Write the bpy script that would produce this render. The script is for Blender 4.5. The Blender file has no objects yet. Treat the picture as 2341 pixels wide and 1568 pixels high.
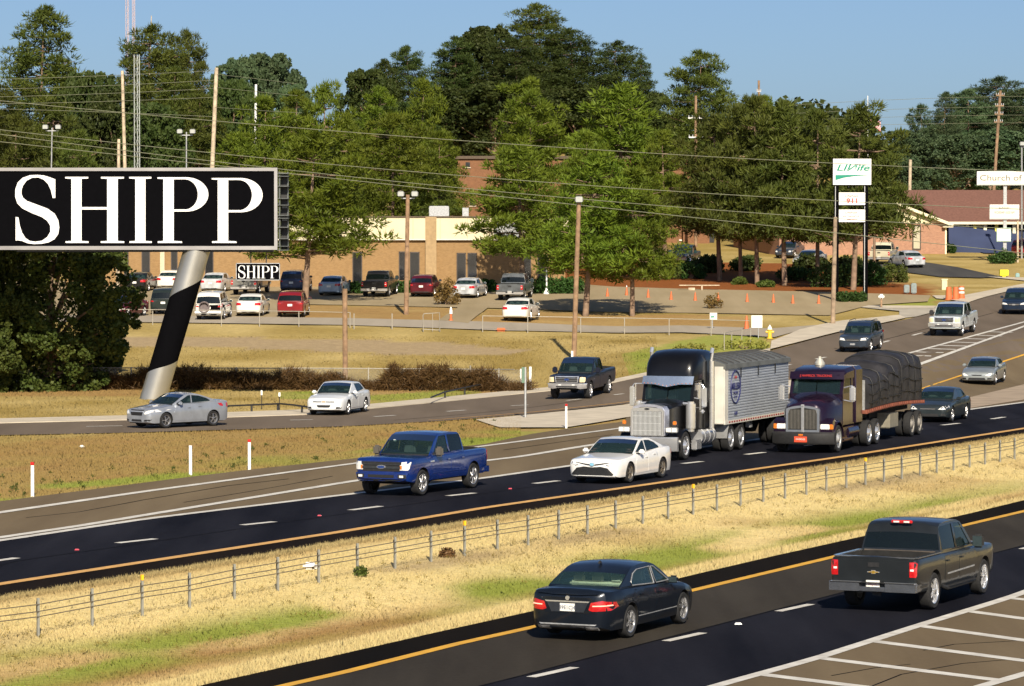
import bpy, bmesh, math, random
import numpy as np
from mathutils import Vector, Matrix
from mathutils.bvhtree import BVHTree
from mathutils.geometry import tessellate_polygon
rnd = random.Random(7)
R = math.radians
scene = bpy.context.scene
COL = scene.collection

# ------------------------------------------------------------------ camera
F, HC, YH, CX, CY = 8000.0, 8.3, 540.0, 1170.0, 784.0     # focal length in photo pixels, camera height, horizon row, centre
PITCH = math.atan((CY - YH) / F)
cam_d = bpy.data.cameras.new('camera')
cam = bpy.data.objects.new('camera', cam_d); COL.objects.link(cam)
cam_d.sensor_width = 36.0; cam_d.lens = 36.0 * F / 2340.0
cam_d.clip_start = 1.0; cam_d.clip_end = 6000
cam.location = (0, 0, HC); cam.rotation_euler = (R(90) - PITCH, 0, 0)
scene.camera = cam

# ------------------------------------------------------------------ sky, sun, exposure
SUN_EL, SUN_AZ = R(33), R(174)          # the sun stands behind the viewer, slightly to the right
world = bpy.data.worlds.new('World'); scene.world = world; world.use_nodes = True
wn = world.node_tree.nodes; wl = world.node_tree.links
bg = wn['Background']
sky = wn.new('ShaderNodeTexSky'); sky.sky_type = 'NISHITA'; sky.sun_disc = False
sky.sun_elevation = SUN_EL; sky.sun_rotation = SUN_AZ
sky.altitude = 0; sky.air_density = 0.6; sky.dust_density = 1.1; sky.ozone_density = 4.2
wl.new(sky.outputs[0], bg.inputs[0]); bg.inputs[1].default_value = 0.069
sun_d = bpy.data.lights.new('sun', 'SUN'); sun_d.energy = 4.6; sun_d.angle = R(0.5); sun_d.color = (1.0, 0.89, 0.71)
sun = bpy.data.objects.new('sun', sun_d); COL.objects.link(sun)
_sd = Vector((math.sin(SUN_AZ) * math.cos(SUN_EL), math.cos(SUN_AZ) * math.cos(SUN_EL), math.sin(SUN_EL)))
sun.rotation_euler = _sd.to_track_quat('Z', 'Y').to_euler()
scene.view_settings.view_transform = 'Standard'; scene.view_settings.look = 'None'
scene.view_settings.exposure = 0.5; scene.view_settings.gamma = 1.0
scene.cycles.transparent_max_bounces = 12; scene.cycles.max_bounces = 6

# ------------------------------------------------------------------ ground shape and pixel -> place
def sstep(a, b, x):
    t = np.clip((x - a) / (b - a), 0, 1); return t * t * (3 - 2 * t)
_TR = ([0, 160, 174, 190, 205, 222, 239, 250, 260, 275, 290, 310, 330, 380, 420, 450, 500, 5000],
       [0, 0, .1, .7, 1.3, 2.0, 2.5, 3.1, 3.7, 4.2, 4.7, 5.7, 6.5, 9, 13, 16.5, 18.5, 18.5])
_TL = ([0, 192, 205, 215, 225, 235, 245, 260, 275, 290, 310, 330, 380, 420, 450, 500, 5000],
       [0, 0, .6, 1.5, 2.45, 2.85, 3.1, 3.7, 4.2, 4.7, 5.7, 6.5, 9, 13, 16.5, 18.5, 18.5])
def smooth_tab(T):
    ys = np.arange(0, 700, 1.0); v = np.interp(ys, *T)
    k = np.ones(9) / 9; v2 = np.convolve(np.pad(v, 4, mode='edge'), k, mode='valid')
    return ys, v2
_TRs, _TLs = smooth_tab(_TR), smooth_tab(_TL)
def road_d(x, y):            # metres north of the highway's white edge line
    return -0.897 * (x + 5.44) + 0.441 * (y - 111.7)
def ground(x, y):
    x = np.asarray(x, float); y = np.asarray(y, float)
    d = road_d(x, y)
    w = sstep(-2, 8, x)
    z = (np.interp(y, *_TLs) * (1 - w) + np.interp(y, *_TRs) * w) * sstep(7, 15, d)
    m = sstep(-8.2, -10.5, d) * sstep(-21.0, -18.0, d)      # median swale
    z = z - 0.45 * m * np.exp(-((d + 17) / 4.0) ** 2)
    lip = np.exp(-((d + 19.3) / 0.9) ** 2)
    z = z + 0.10 * lip * (y < 400)
    v = sstep(3.5, 6.5, d) * sstep(24, 10, d) * sstep(158, 140, y) * sstep(10, -2, x)
    z = z + 0.10 * v
    z = z + 5.0 * np.exp(-((x - 3) / 14) ** 2 - ((y - 445) / 45) ** 2)
    return z
def gz(x, y): return float(ground(x, y))
_cp, _sp = math.cos(PITCH), math.sin(PITCH)
def ray(px, py):
    x = (px - CX) / F; u = (CY - py) / F
    return Vector((x, _cp + _sp * u, -_sp + _cp * u))
def at(px, py, Y):
    d = ray(px, py); return Vector((0, 0, HC)) + d * (Y / d.y)
def G(px, py, dz=0.0):
    d = ray(px, py); o = Vector((0, 0, HC)); Y = 40.0
    prev = Y
    while Y < 3000:
        p = o + d * (Y / d.y)
        if p.z <= gz(p.x, p.y) + dz:
            a, b = prev, Y
            for _ in range(24):
                m = (a + b) / 2; p = o + d * (m / d.y)
                if p.z <= gz(p.x, p.y) + dz: b = m
                else: a = m
            p = o + d * (b / d.y); return p
        prev = Y; Y += 1.5 if Y < 420 else 20
    return o + d * (600 / d.y)
def sc(Y): return F / Y            # photo pixels per metre at depth Y

# ------------------------------------------------------------------ materials
MATS = {}
def nd(nt, t, **kw):
    n = nt.nodes.new(t)
    for k, v in kw.items(): setattr(n, k, v)
    return n
def mat(name, col, rough=.6, metal=0.0, noise=0.0, scale=8.0, spec=.5, coat=0.0, bump=0.0, bscale=60.0, col2=None, detail=3.0, obj=True):
    if name in MATS: return MATS[name]
    m = bpy.data.materials.new(name); m.use_nodes = True; nt = m.node_tree
    b = nt.nodes['Principled BSDF']
    b.inputs['Roughness'].default_value = rough; b.inputs['Metallic'].default_value = metal
    b.inputs['Specular IOR Level'].default_value = spec
    b.inputs['Coat Weight'].default_value = coat; b.inputs['Coat Roughness'].default_value = 0.06
    c = (col[0], col[1], col[2], 1)
    b.inputs['Base Color'].default_value = c
    tc = nd(nt, 'ShaderNodeTexCoord')
    src = tc.outputs['Object']
    if noise or col2:
        n = nd(nt, 'ShaderNodeTexNoise'); n.inputs['Scale'].default_value = scale; n.inputs['Detail'].default_value = detail
        nt.links.new(src, n.inputs['Vector'])
        r = nd(nt, 'ShaderNodeMapRange'); r.inputs[1].default_value = .3; r.inputs[2].default_value = .7
        nt.links.new(n.outputs['Fac'], r.inputs[0])
        mx = nd(nt, 'ShaderNodeMix', data_type='RGBA')
        c2 = col2 or tuple(max(0, v * (1 - noise)) for v in col)
        c1 = col if col2 else tuple(min(1, v * (1 + noise)) for v in col)
        mx.inputs[6].default_value = (*c1, 1); mx.inputs[7].default_value = (*c2, 1)
        nt.links.new(r.outputs[0], mx.inputs[0]); nt.links.new(mx.outputs[2], b.inputs['Base Color'])
    if bump:
        n2 = nd(nt, 'ShaderNodeTexNoise'); n2.inputs['Scale'].default_value = bscale; n2.inputs['Detail'].default_value = 4
        nt.links.new(src, n2.inputs['Vector'])
        bp = nd(nt, 'ShaderNodeBump'); bp.inputs['Strength'].default_value = bump; bp.inputs['Distance'].default_value = .02
        nt.links.new(n2.outputs['Fac'], bp.inputs['Height']); nt.links.new(bp.outputs[0], b.inputs['Normal'])
    MATS[name] = m; return m
def paint(name, col, rough=.32, metal=.0, flake=.12):
    return mat('paint_' + name, col, rough, metal, noise=flake, scale=2.3, coat=1.0 if max(col) > .15 else .45, spec=.5 if max(col) > .15 else .3)
def glass_mat(name, tint, op, dif=(0.030, 0.060, 0.064)):
    if name in MATS: return MATS[name]
    m = bpy.data.materials.new(name); m.use_nodes = True; nt = m.node_tree; nt.nodes.clear()
    o = nd(nt, 'ShaderNodeOutputMaterial'); tr = nd(nt, 'ShaderNodeBsdfTransparent'); tr.inputs[0].default_value = (*tint, 1)
    di = nd(nt, 'ShaderNodeBsdfDiffuse'); di.inputs[0].default_value = (*dif, 1)
    gl = nd(nt, 'ShaderNodeBsdfGlossy'); gl.inputs[1].default_value = 0.03
    mx = nd(nt, 'ShaderNodeMixShader'); mx.inputs[0].default_value = op
    nt.links.new(tr.outputs[0], mx.inputs[1]); nt.links.new(di.outputs[0], mx.inputs[2])
    fr = nd(nt, 'ShaderNodeFresnel'); fr.inputs[0].default_value = 1.5
    m2 = nd(nt, 'ShaderNodeMixShader'); nt.links.new(fr.outputs[0], m2.inputs[0])
    nt.links.new(mx.outputs[0], m2.inputs[1]); nt.links.new(gl.outputs[0], m2.inputs[2])
    nt.links.new(m2.outputs[0], o.inputs[0]); MATS[name] = m; return m
M_GLASS = glass_mat('tinted_glass', (.42, .56, .56), .26)
M_GLASSD = glass_mat('privacy_glass', (.10, .13, .14), .55, (.008, .013, .013))
M_RUB = mat('tyre_rubber', (.016, .016, .017), .85, noise=.3, scale=14)
M_RIM = mat('alloy', (.55, .55, .56), .28, .85, noise=.1, scale=9)
M_RIMD = mat('wheel_recess', (.02, .02, .022), .7, noise=.2)
M_CHROME = mat('chrome', (.74, .75, .77), .16, .72, noise=.06, scale=5)
M_BLK = mat('black_plastic', (.018, .018, .019), .55, noise=.25, scale=12)
M_DARK = mat('underbody', (.012, .012, .012), .9, noise=.3)
M_INT = mat('dark_interior', (.03, .03, .032), .8, noise=.3)
M_LAMP = mat('lamp_lens', (.80, .80, .78), .12, .0, noise=.12, scale=14, coat=1)
M_AMBER = mat('amber_lens', (.65, .18, .02), .2, noise=.15, scale=18, coat=1)
M_RED = mat('red_lens', (.50, .012, .015), .2, noise=.2, scale=16, coat=1)
M_PLATE = mat('plate_white', (.78, .78, .74), .45, noise=.04, scale=20)
M_STEEL = mat('galvanised_steel', (.42, .43, .44), .5, .5, noise=.2, scale=10)
M_WOOD = mat('pole_wood', (.27, .17, .10), .85, noise=.35, scale=3, bump=.3, bscale=20)
M_WOODL = mat('pale_pole_wood', (.52, .42, .30), .85, noise=.3, scale=3)
M_CONC = mat('concrete', (.56, .49, .38), .9, noise=.14, scale=.9, detail=8, bump=.2, bscale=12)
M_WHITE = mat('white_enamel', (.82, .82, .80), .45, noise=.05, scale=4)
M_BLACKP = mat('black_enamel', (.003, .003, .004), .9, noise=.1, scale=4, spec=.03)
def emis(name, col, s):
    m = mat(name, col, .25, coat=1, noise=.05)
    b = m.node_tree.nodes['Principled BSDF']; b.inputs['Emission Color'].default_value = (*col, 1); b.inputs['Emission Strength'].default_value = s
    return m
M_LIT = emis('lit_brake_light', (1.0, .25, .18), 2.2)

# ------------------------------------------------------------------ mesh builders
class MB:
    """collects shapes into one mesh"""
    def __init__(s): s.v = []; s.f = []; s.m = []
    def add(s, vs, fs, m=0):
        o = len(s.v); s.v += [tuple(v) for v in vs]
        s.f += [tuple(i + o for i in f) for f in fs]; s.m += [m] * len(fs); return s
    def box(s, c, d, m=0, rot=None, bev=0.0, taper=(1, 1)):
        hx, hy, hz = d[0] / 2, d[1] / 2, d[2] / 2
        if bev <= 0:
            vs = []
            for z in (-1, 1):
                k = taper if z > 0 else (1, 1)
                for (x, y) in ((-1, -1), (1, -1), (1, 1), (-1, 1)): vs.append(Vector((x * hx * k[0], y * hy * k[1], z * hz)))
            fs = [(3, 2, 1, 0), (4, 5, 6, 7), (0, 1, 5, 4), (1, 2, 6, 5), (2, 3, 7, 6), (3, 0, 4, 7)]
        else:
            b = bm_box(d, bev, taper); vs = [v.co.copy() for v in b.verts]; b.verts.index_update()
            fs = [tuple(v.index for v in f.verts) for f in b.faces]; b.free()
        if rot is not None: vs = [rot @ v for v in vs]
        c = Vector(c); return s.add([v + c for v in vs], fs, m)
    def cyl(s, p0, p1, r0, r1=None, n=10, m=0, caps=True):
        p0, p1 = Vector(p0), Vector(p1); r1 = r0 if r1 is None else r1
        ax = (p1 - p0); 
        if ax.length < 1e-6: return s
        q = ax.to_track_quat('Z', 'Y'); vs = []
        for p, r in ((p0, r0), (p1, r1)):
            for i in range(n):
                a = 2 * math.pi * i / n; vs.append(p + q @ Vector((r * math.cos(a), r * math.sin(a), 0)))
        fs = [(i, (i + 1) % n, n + (i + 1) % n, n + i) for i in range(n)]
        if caps: fs += [tuple(range(n - 1, -1, -1)), tuple(range(n, 2 * n))]
        return s.add(vs, fs, m)
    def tube(s, pts, r, n=6, m=0):
        pts = [Vector(p) for p in pts]; vs = []; k = len(pts)
        for i, p in enumerate(pts):
            t = (pts[min(i + 1, k - 1)] - pts[max(i - 1, 0)]).normalized(); q = t.to_track_quat('Z', 'Y')
            rr = r[i] if hasattr(r, '__len__') else r
            for j in range(n):
                a = 2 * math.pi * j / n; vs.append(p + q @ Vector((rr * math.cos(a), rr * math.sin(a), 0)))
        fs = []
        for i in range(k - 1):
            for j in range(n): fs.append((i * n + j, i * n + (j + 1) % n, (i + 1) * n + (j + 1) % n, (i + 1) * n + j))
        fs += [tuple(range(n - 1, -1, -1)), tuple(range((k - 1) * n, k * n))]
        return s.add(vs, fs, m)
    def prism(s, poly, a, b, axis='y', m=0):
        """poly: 2D outline; extruded from a to b along an axis (y: poly is x,z; x: poly is y,z; z: poly is x,y)"""
        def P(u, v, w): return {'y': (u, w, v), 'x': (w, u, v), 'z': (u, v, w)}[axis]
        n = len(poly); vs = [P(u, v, a) for u, v in poly] + [P(u, v, b) for u, v in poly]
        tr = tessellate_polygon([[Vector((u, v, 0)) for u, v in poly]])
        fs = [tuple(t) for t in tr] + [tuple(n + i for i in reversed(t)) for t in tr]
        fs += [(i, (i + 1) % n, n + (i + 1) % n, n + i) for i in range(n)]
        return s.add(vs, fs, m)
    def lathe(s, prof, c=(0, 0, 0), axis='z', n=20, m=0, mseg=None):
        """prof: (r, h) pairs"""
        vs = []; k = len(prof); c = Vector(c)
        for r, h in prof:
            for j in range(n):
                a = 2 * math.pi * j / n; x, y = r * math.cos(a), r * math.sin(a)
                vs.append(c + (Vector((x, y, h)) if axis == 'z' else Vector((x, h, y)) if axis == 'y' else Vector((h, x, y))))
        for i in range(k - 1):
            fs = [(i * n + j, i * n + (j + 1) % n, (i + 1) * n + (j + 1) % n, (i + 1) * n + j) for j in range(n)]
            s.f += [tuple(q + len(s.v) for q in f) for f in fs]; s.m += [mseg[i] if mseg else m] * n
        s.v += [tuple(v) for v in vs]; return s
    def loft(s, secs, m=0, close=True, cap=True):
        n = len(secs[0]); vs = [p for sec in secs for p in sec]; fs = []
        for i in range(len(secs) - 1):
            for j in range(n if close else n - 1):
                fs.append((i * n + j, i * n + (j + 1) % n, (i + 1) * n + (j + 1) % n, (i + 1) * n + j))
        if cap and close: fs += [tuple(range(n - 1, -1, -1)), tuple(range((len(secs) - 1) * n, len(secs) * n))]
        return s.add(vs, fs, m)
    def mesh(s, name, mats, smooth=None):
        me = bpy.data.meshes.new(name); me.from_pydata(s.v, [], s.f)
        for x in (mats if isinstance(mats, (list, tuple)) else [mats]): me.materials.append(x)
        if any(s.m): me.polygons.foreach_set('material_index', s.m)
        b = bmesh.new(); b.from_mesh(me); bmesh.ops.recalc_face_normals(b, faces=b.faces); b.to_mesh(me); b.free()
        finish(me, smooth); return me
    def obj(s, name, mats, parent=None, smooth=R(35), loc=None, rotz=None):
        return link(name, s.mesh(name, mats, smooth), parent, loc, rotz)
def finish(me, smooth):
    if smooth is not None:
        me.polygons.foreach_set('use_smooth', [True] * len(me.polygons)); me.set_sharp_from_angle(angle=smooth)
    me.update()
def bm_box(d, bev, taper=(1, 1)):
    b = bmesh.new(); bmesh.ops.create_cube(b, size=1)
    for v in b.verts:
        k = taper if v.co.z > 0 else (1, 1)
        v.co = Vector((v.co.x * d[0] * k[0], v.co.y * d[1] * k[1], v.co.z * d[2]))
    bmesh.ops.bevel(b, geom=b.edges[:], offset=bev, segments=2, affect='EDGES', clamp_overlap=True); return b
def link(name, me, parent=None, loc=None, rotz=None):
    o = bpy.data.objects.new(name, me); COL.objects.link(o)
    if parent: o.parent = parent
    if loc is not None: o.location = loc
    if rotz is not None: o.rotation_euler = (0, 0, rotz)
    return o
def tag(o, label, cat, group=None, kind=None):
    o['label'] = label; o['category'] = cat
    if group: o['group'] = group
    if kind: o['kind'] = kind
    return o
def thing(name, label, cat, loc=(0, 0, 0), rotz=0.0, group=None):
    o = bpy.data.objects.new(name, None); COL.objects.link(o); o.empty_display_size = .3
    o.location = loc; o.rotation_euler = (0, 0, rotz); return tag(o, label, cat, group)
def struct(o): o['kind'] = 'structure'; return o
def copy_thing(root, loc, rotz=None, label=None, scale=None):
    c = root.copy(); COL.objects.link(c); c.location = loc
    if rotz is not None: c.rotation_euler = (0, 0, rotz)
    if label: c['label'] = label
    if scale is not None: c.scale = scale
    for ch in list(root.children):
        k = ch.copy(); COL.objects.link(k); k.parent = c
        for g in list(ch.children):
            q = g.copy(); COL.objects.link(q); q.parent = k
    return c
def text_mesh(txt, size, m, name, extrude=.004, align='CENTER', shear=0.0, bold=0.0, space=1.0):
    cu = bpy.data.curves.new(name, 'FONT'); cu.body = txt; cu.size = size; cu.align_x = align; cu.align_y = 'CENTER'
    cu.extrude = extrude; cu.shear = shear; cu.offset = bold; cu.space_character = space; cu.resolution_u = 3
    o = bpy.data.objects.new(name, cu); COL.objects.link(o)
    dg = bpy.context.evaluated_depsgraph_get(); me = bpy.data.meshes.new_from_object(o.evaluated_get(dg))
    bpy.data.objects.remove(o); me.name = name; me.materials.clear(); me.materials.append(m); return me
def upright(me, flip=False):
    """stand a flat text mesh up so that it faces -Y (or +X when flip == 'x', -X when 'nx')"""
    if flip == 'x': mt = Matrix(((0, 0, 1, 0), (1, 0, 0, 0), (0, 1, 0, 0), (0, 0, 0, 1)))
    elif flip == 'nx': mt = Matrix(((0, 0, -1, 0), (-1, 0, 0, 0), (0, 1, 0, 0), (0, 0, 0, 1)))
    else: mt = Matrix(((1, 0, 0, 0), (0, 0, -1, 0), (0, 1, 0, 0), (0, 0, 0, 1)))
    me.transform(mt); return me
# ------------------------------------------------------------------ lines read off the photograph (pixels of a 2340 x 1568 view)
def PL(*p):
    xs = [q[0] for q in p]; ys = [q[1] for q in p]
    def f(x):
        if x < xs[0]: return ys[0] + (ys[1] - ys[0]) / (xs[1] - xs[0]) * (x - xs[0])
        if x > xs[-1]: return ys[-1] + (ys[-1] - ys[-2]) / (xs[-1] - xs[-2]) * (x - xs[-1])
        return float(np.interp(x, xs, ys))
    return f
near_grass = PL((-200, 1748), (467, 1568), (780, 1498), (980, 1452), (1210, 1401), (1547, 1325), (1760, 1275), (1980, 1226), (2210, 1177), (2340, 1145))
near_yellow = PL((-200, 1778), (660, 1569), (780, 1542), (1047, 1475), (1227, 1435), (1573, 1355), (1900, 1277), (2213, 1201), (2340, 1171))
near_joint = PL((200, 1796), (1200, 1545), (1400, 1492), (1680, 1420), (2340, 1248))
near_white = PL((1000, 1768), (1650, 1568), (1870, 1507), (2100, 1433), (2307, 1369), (2340, 1357))
far_grass = PL((-200, 1397), (0, 1365), (417, 1297), (780, 1237), (1180, 1173), (1560, 1113), (1983, 1048), (2340, 991))
far_yellow = PL((-200, 1370), (0, 1338), (780, 1218), (1113, 1162), (1560, 1098), (1923, 1046), (2340, 981))
far_white = PL((-200, 1267), (0, 1238), (333, 1188.5), (780, 1134), (1097, 1096), (1293, 1068), (2213, 937.6), (2340, 921))
gore_white = PL((-200, 1262), (0, 1231), (187, 1203.5), (780, 1106), (1107, 1055), (1193, 1045), (1327, 1022.6), (1480, 1000))
ramp_white = PL((-200, 1203), (0, 1173.5), (333, 1125), (780, 1065), (1103, 1021.6), (1427, 979), (1600, 957))
ramp_north = PL((-200, 1172), (0, 1147), (187, 1123), (387, 1097), (567, 1075), (780, 1052), (1107, 1016), (1213, 993), (1300, 980), (1413, 966), (1500, 953))
front_south = PL((-200, 998), (0, 996), (300, 990), (500, 984), (780, 976), (1013, 963), (1213, 947), (1427, 924), (1783, 872.6), (1950, 843))
front_north = PL((-200, 972), (0, 969), (283, 962), (507, 956), (703, 949.5), (843, 936), (1050, 916), (1260, 894.5), (1403, 876), (1623, 829), (1760, 803), (1860, 776), (1927, 759), (2027, 739), (2093, 726), (2133, 716), (2213, 693), (2340, 659), (2500, 620))
curb_top = PL((-200, 962), (0, 959), (283, 952), (507, 945), (703, 938), (843, 926), (1050, 906), (1260, 886.5), (1403, 868.5), (1623, 823), (1760, 798))

def asphalt(name, c1, c2, rough=.9, spec=.12):
    m = bpy.data.materials.new(name); m.use_nodes = True; nt = m.node_tree; b = nt.nodes['Principled BSDF']
    tc = nd(nt, 'ShaderNodeTexCoord'); mp = nd(nt, 'ShaderNodeMapping'); nt.links.new(tc.outputs['Object'], mp.inputs[0])
    mp.inputs['Rotation'].default_value = (0, 0, R(26))          # streaks run along the traffic
    mp.inputs['Scale'].default_value = (1.1, .045, 1)
    n1 = nd(nt, 'ShaderNodeTexNoise'); n1.inputs['Scale'].default_value = 1.4; n1.inputs['Detail'].default_value = 6
    nt.links.new(mp.outputs[0], n1.inputs[0])
    n2 = nd(nt, 'ShaderNodeTexNoise'); n2.inputs['Scale'].default_value = 9; n2.inputs['Detail'].default_value = 8; n2.inputs['Roughness'].default_value = .75
    nt.links.new(tc.outputs['Object'], n2.inputs[0])
    ad = nd(nt, 'ShaderNodeMath', operation='MULTIPLY_ADD'); ad.inputs[1].default_value = .55
    nt.links.new(n2.outputs['Fac'], ad.inputs[0]); 
    mu = nd(nt, 'ShaderNodeMath', operation='MULTIPLY'); mu.inputs[1].default_value = .45
    nt.links.new(n1.outputs['Fac'], mu.inputs[0]); nt.links.new(mu.outputs[0], ad.inputs[2])
    n4 = nd(nt, 'ShaderNodeTexNoise'); n4.inputs['Scale'].default_value = .22; n4.inputs['Detail'].default_value = 5; mp2 = nd(nt, 'ShaderNodeMapping'); mp2.inputs['Rotation'].default_value = (0, 0, R(26)); mp2.inputs['Scale'].default_value = (2.2, .35, 1)
    nt.links.new(tc.outputs['Object'], mp2.inputs[0]); nt.links.new(mp2.outputs[0], n4.inputs[0]); a2 = nd(nt, 'ShaderNodeMath', operation='MULTIPLY_ADD'); a2.inputs[1].default_value = .55; nt.links.new(n4.outputs['Fac'], a2.inputs[0]); a3 = nd(nt, 'ShaderNodeMath', operation='MULTIPLY'); a3.inputs[1].default_value = .45; nt.links.new(ad.outputs[0], a3.inputs[0]); nt.links.new(a3.outputs[0], a2.inputs[2]); ad = a2
    mr = nd(nt, 'ShaderNodeMapRange'); mr.inputs[1].default_value = .36; mr.inputs[2].default_value = .64
    nt.links.new(ad.outputs[0], mr.inputs[0])
    mx = nd(nt, 'ShaderNodeMix', data_type='RGBA'); mx.inputs[6].default_value = (*c1, 1); mx.inputs[7].default_value = (*c2, 1)
    nt.links.new(mr.outputs[0], mx.inputs[0]); nt.links.new(mx.outputs[2], b.inputs['Base Color'])
    b.inputs['Roughness'].default_value = rough; b.inputs['Specular IOR Level'].default_value = spec
    bp = nd(nt, 'ShaderNodeBump'); bp.inputs['Strength'].default_value = .25; bp.inputs['Distance'].default_value = .01
    n3 = nd(nt, 'ShaderNodeTexNoise'); n3.inputs['Scale'].default_value = 45
    nt.links.new(tc.outputs['Object'], n3.inputs[0]); nt.links.new(n3.outputs['Fac'], bp.inputs['Height']); nt.links.new(bp.outputs[0], b.inputs['Normal'])
    MATS[name] = m; return m
A_BLUE = asphalt('fresh_dark_asphalt', (.0060, .0063, .0105), (.0200, .0205, .0285), spec=.05)  # blue tint stands for sky reflected off black asphalt at a low angle
A_GREY = asphalt('worn_grey_asphalt', (.135, .100, .060), (.190, .145, .088))
A_LANE = asphalt('grey_brown_asphalt', (.027, .023, .019), (.056, .049, .040), spec=.06)
A_SHLD = asphalt('tarred_shoulder', (.005, .004, .003), (.012, .009, .006), spec=.04)
A_SHLB = asphalt('brown_tarred_shoulder', (.008, .0055, .004), (.018, .012, .008), spec=.04)
A_FRNT = asphalt('frontage_asphalt', (.130, .102, .076), (.180, .142, .108))
A_LOT = asphalt('parking_asphalt', (.31, .245, .145), (.40, .32, .20))
A_ACC = asphalt('pale_access_asphalt', (.33, .285, .22), (.42, .365, .29))
A_DRV = asphalt('drive_asphalt', (.05, .05, .052), (.085, .082, .078))
W_LINE = mat('road_white', (.74, .72, .66), .7, scale=2.2, detail=12, col2=(.52, .49, .44))
Y_LINE = mat('road_yellow', (.80, .43, .035), .7, scale=2.2, detail=12, col2=(.58, .31, .035))
T_LINE = mat('road_faded_yellow', (.66, .37, .115), .7, noise=.16, scale=3, detail=8)

def sheet(name, fa, fb, x0, x1, m, dz, n=110, k=10, parent=None):
    vs = []; fs = []
    for i in range(n + 1):
        x = x0 + (x1 - x0) * i / n
        a, b = G(x, fa(x)), G(x, fb(x))
        for j in range(k + 1):
            p = a.lerp(b, j / k); vs.append((p.x, p.y, gz(p.x, p.y) + dz))
    for i in range(n):
        for j in range(k):
            q = i * (k + 1) + j; fs.append((q, q + 1, q + k + 2, q + k + 1))
    b = MB().add(vs, fs); o = b.obj(name, m, parent)
    return o
def strip_line(name, pts, w, m, dz, parent, step=1.0):
    """painted line: pts are ground points"""
    P = [Vector((p[0], p[1], 0)) for p in pts]; out = []
    for a, b in zip(P[:-1], P[1:]):
        k = max(1, int((b - a).length / step)); out += [a.lerp(b, i / k) for i in range(k)]
    out.append(P[-1]); vs = []; fs = []
    for i, p in enumerate(out):
        t = (out[min(i + 1, len(out) - 1)] - out[max(i - 1, 0)]).normalized(); nrm = Vector((-t.y, t.x, 0)) * (w / 2)
        for q in (p + nrm, p - nrm): vs.append((q.x, q.y, gz(q.x, q.y) + dz))
    for i in range(len(out) - 1): fs.append((2 * i, 2 * i + 1, 2 * i + 3, 2 * i + 2))
    return MB().add(vs, fs).obj(name, m, parent)
def px_line(name, f, x0, x1, w, m, dz, parent, n=24):
    return strip_line(name, [G(x0 + (x1 - x0) * i / n, f(x0 + (x1 - x0) * i / n)) for i in range(n + 1)], w, m, dz, parent)
def area(name, px, m, dz, parent=None, step=1.2):
    """flat area from a pixel outline, draped on the ground"""
    P = [G(*p) for p in px]
    bm = bmesh.new(); vs = [bm.verts.new((p.x, p.y, 0)) for p in P]
    es = [bm.edges.new((vs[i], vs[(i + 1) % len(vs)])) for i in range(len(vs))]
    bmesh.ops.triangle_fill(bm, use_beauty=True, edges=es)
    for _ in range(6):
        L = [e for e in bm.edges if e.calc_length() > step * 1.6]
        if not L or len(bm.faces) > 9000: break
        bmesh.ops.subdivide_edges(bm, edges=L, cuts=1); bmesh.ops.triangulate(bm, faces=bm.faces[:])
    for v in bm.verts: v.co.z = gz(v.co.x, v.co.y) + dz
    bmesh.ops.recalc_face_normals(bm, faces=bm.faces)
    if sum(f.normal.z for f in bm.faces) < 0: bmesh.ops.reverse_faces(bm, faces=bm.faces[:])
    me = bpy.data.meshes.new(name); bm.to_mesh(me); bm.free(); me.materials.append(m); finish(me, R(60))
    return link(name, me, parent)

# ------------------------------------------------------------------ the ground sheet
def inpoly(px, X, Y):
    P = [G(*p) for p in px]; ins = np.zeros(X.shape, bool); j = len(P) - 1
    for i in range(len(P)):
        xi, yi, xj, yj = P[i].x, P[i].y, P[j].x, P[j].y
        c = ((yi > Y) != (yj > Y)) & (X < (xj - xi) * (Y - yi) / (yj - yi + 1e-12) + xi); ins ^= c; j = i
    return ins
def vnoise(X, Y, s, seed):
    r = np.random.RandomState(seed); T = r.rand(64, 64)
    x = X / s; y = Y / s; i = np.floor(x).astype(int); j = np.floor(y).astype(int); u = x - i; v = y - j
    u = u * u * (3 - 2 * u); v = v * v * (3 - 2 * v); g = lambda a, b: T[a % 64, b % 64]
    return (g(i, j) * (1 - u) + g(i + 1, j) * u) * (1 - v) + (g(i, j + 1) * (1 - u) + g(i + 1, j + 1) * u) * v
GRAVEL = [(255, 766), (780, 775), (1000, 781), (1215, 800), (1150, 811), (900, 809), (700, 801), (480, 792), (250, 790)]
MULCH = [(1180, 640), (1300, 610), (1500, 596), (1700, 600), (2000, 606), (2000, 640), (2130, 660), (2120, 676), (1910, 668), (1560, 660), (1380, 658)]
BROWN = [[(650, 697), (1060, 702), (1010, 731), (650, 728)], [(1110, 706), (1560, 719), (1720, 722), (1730, 752), (1560, 746), (1070, 738)],
         [(1990, 640), (2150, 650), (2150, 676), (1990, 676)], [(0, 870), (330, 868), (330, 905), (0, 905)], [(670, 880), (1230, 884), (1230, 898), (670, 898)]]
LUSH = [[(1420, 810), (1600, 770), (1740, 745), (1760, 800), (1600, 826), (1440, 862)], [(840, 905), (1100, 882), (1100, 906), (850, 925)], [(1990, 690), (2140, 680), (2133, 714), (2000, 705)], [(640, 895), (740, 893), (740, 912), (640, 912)]]
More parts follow.
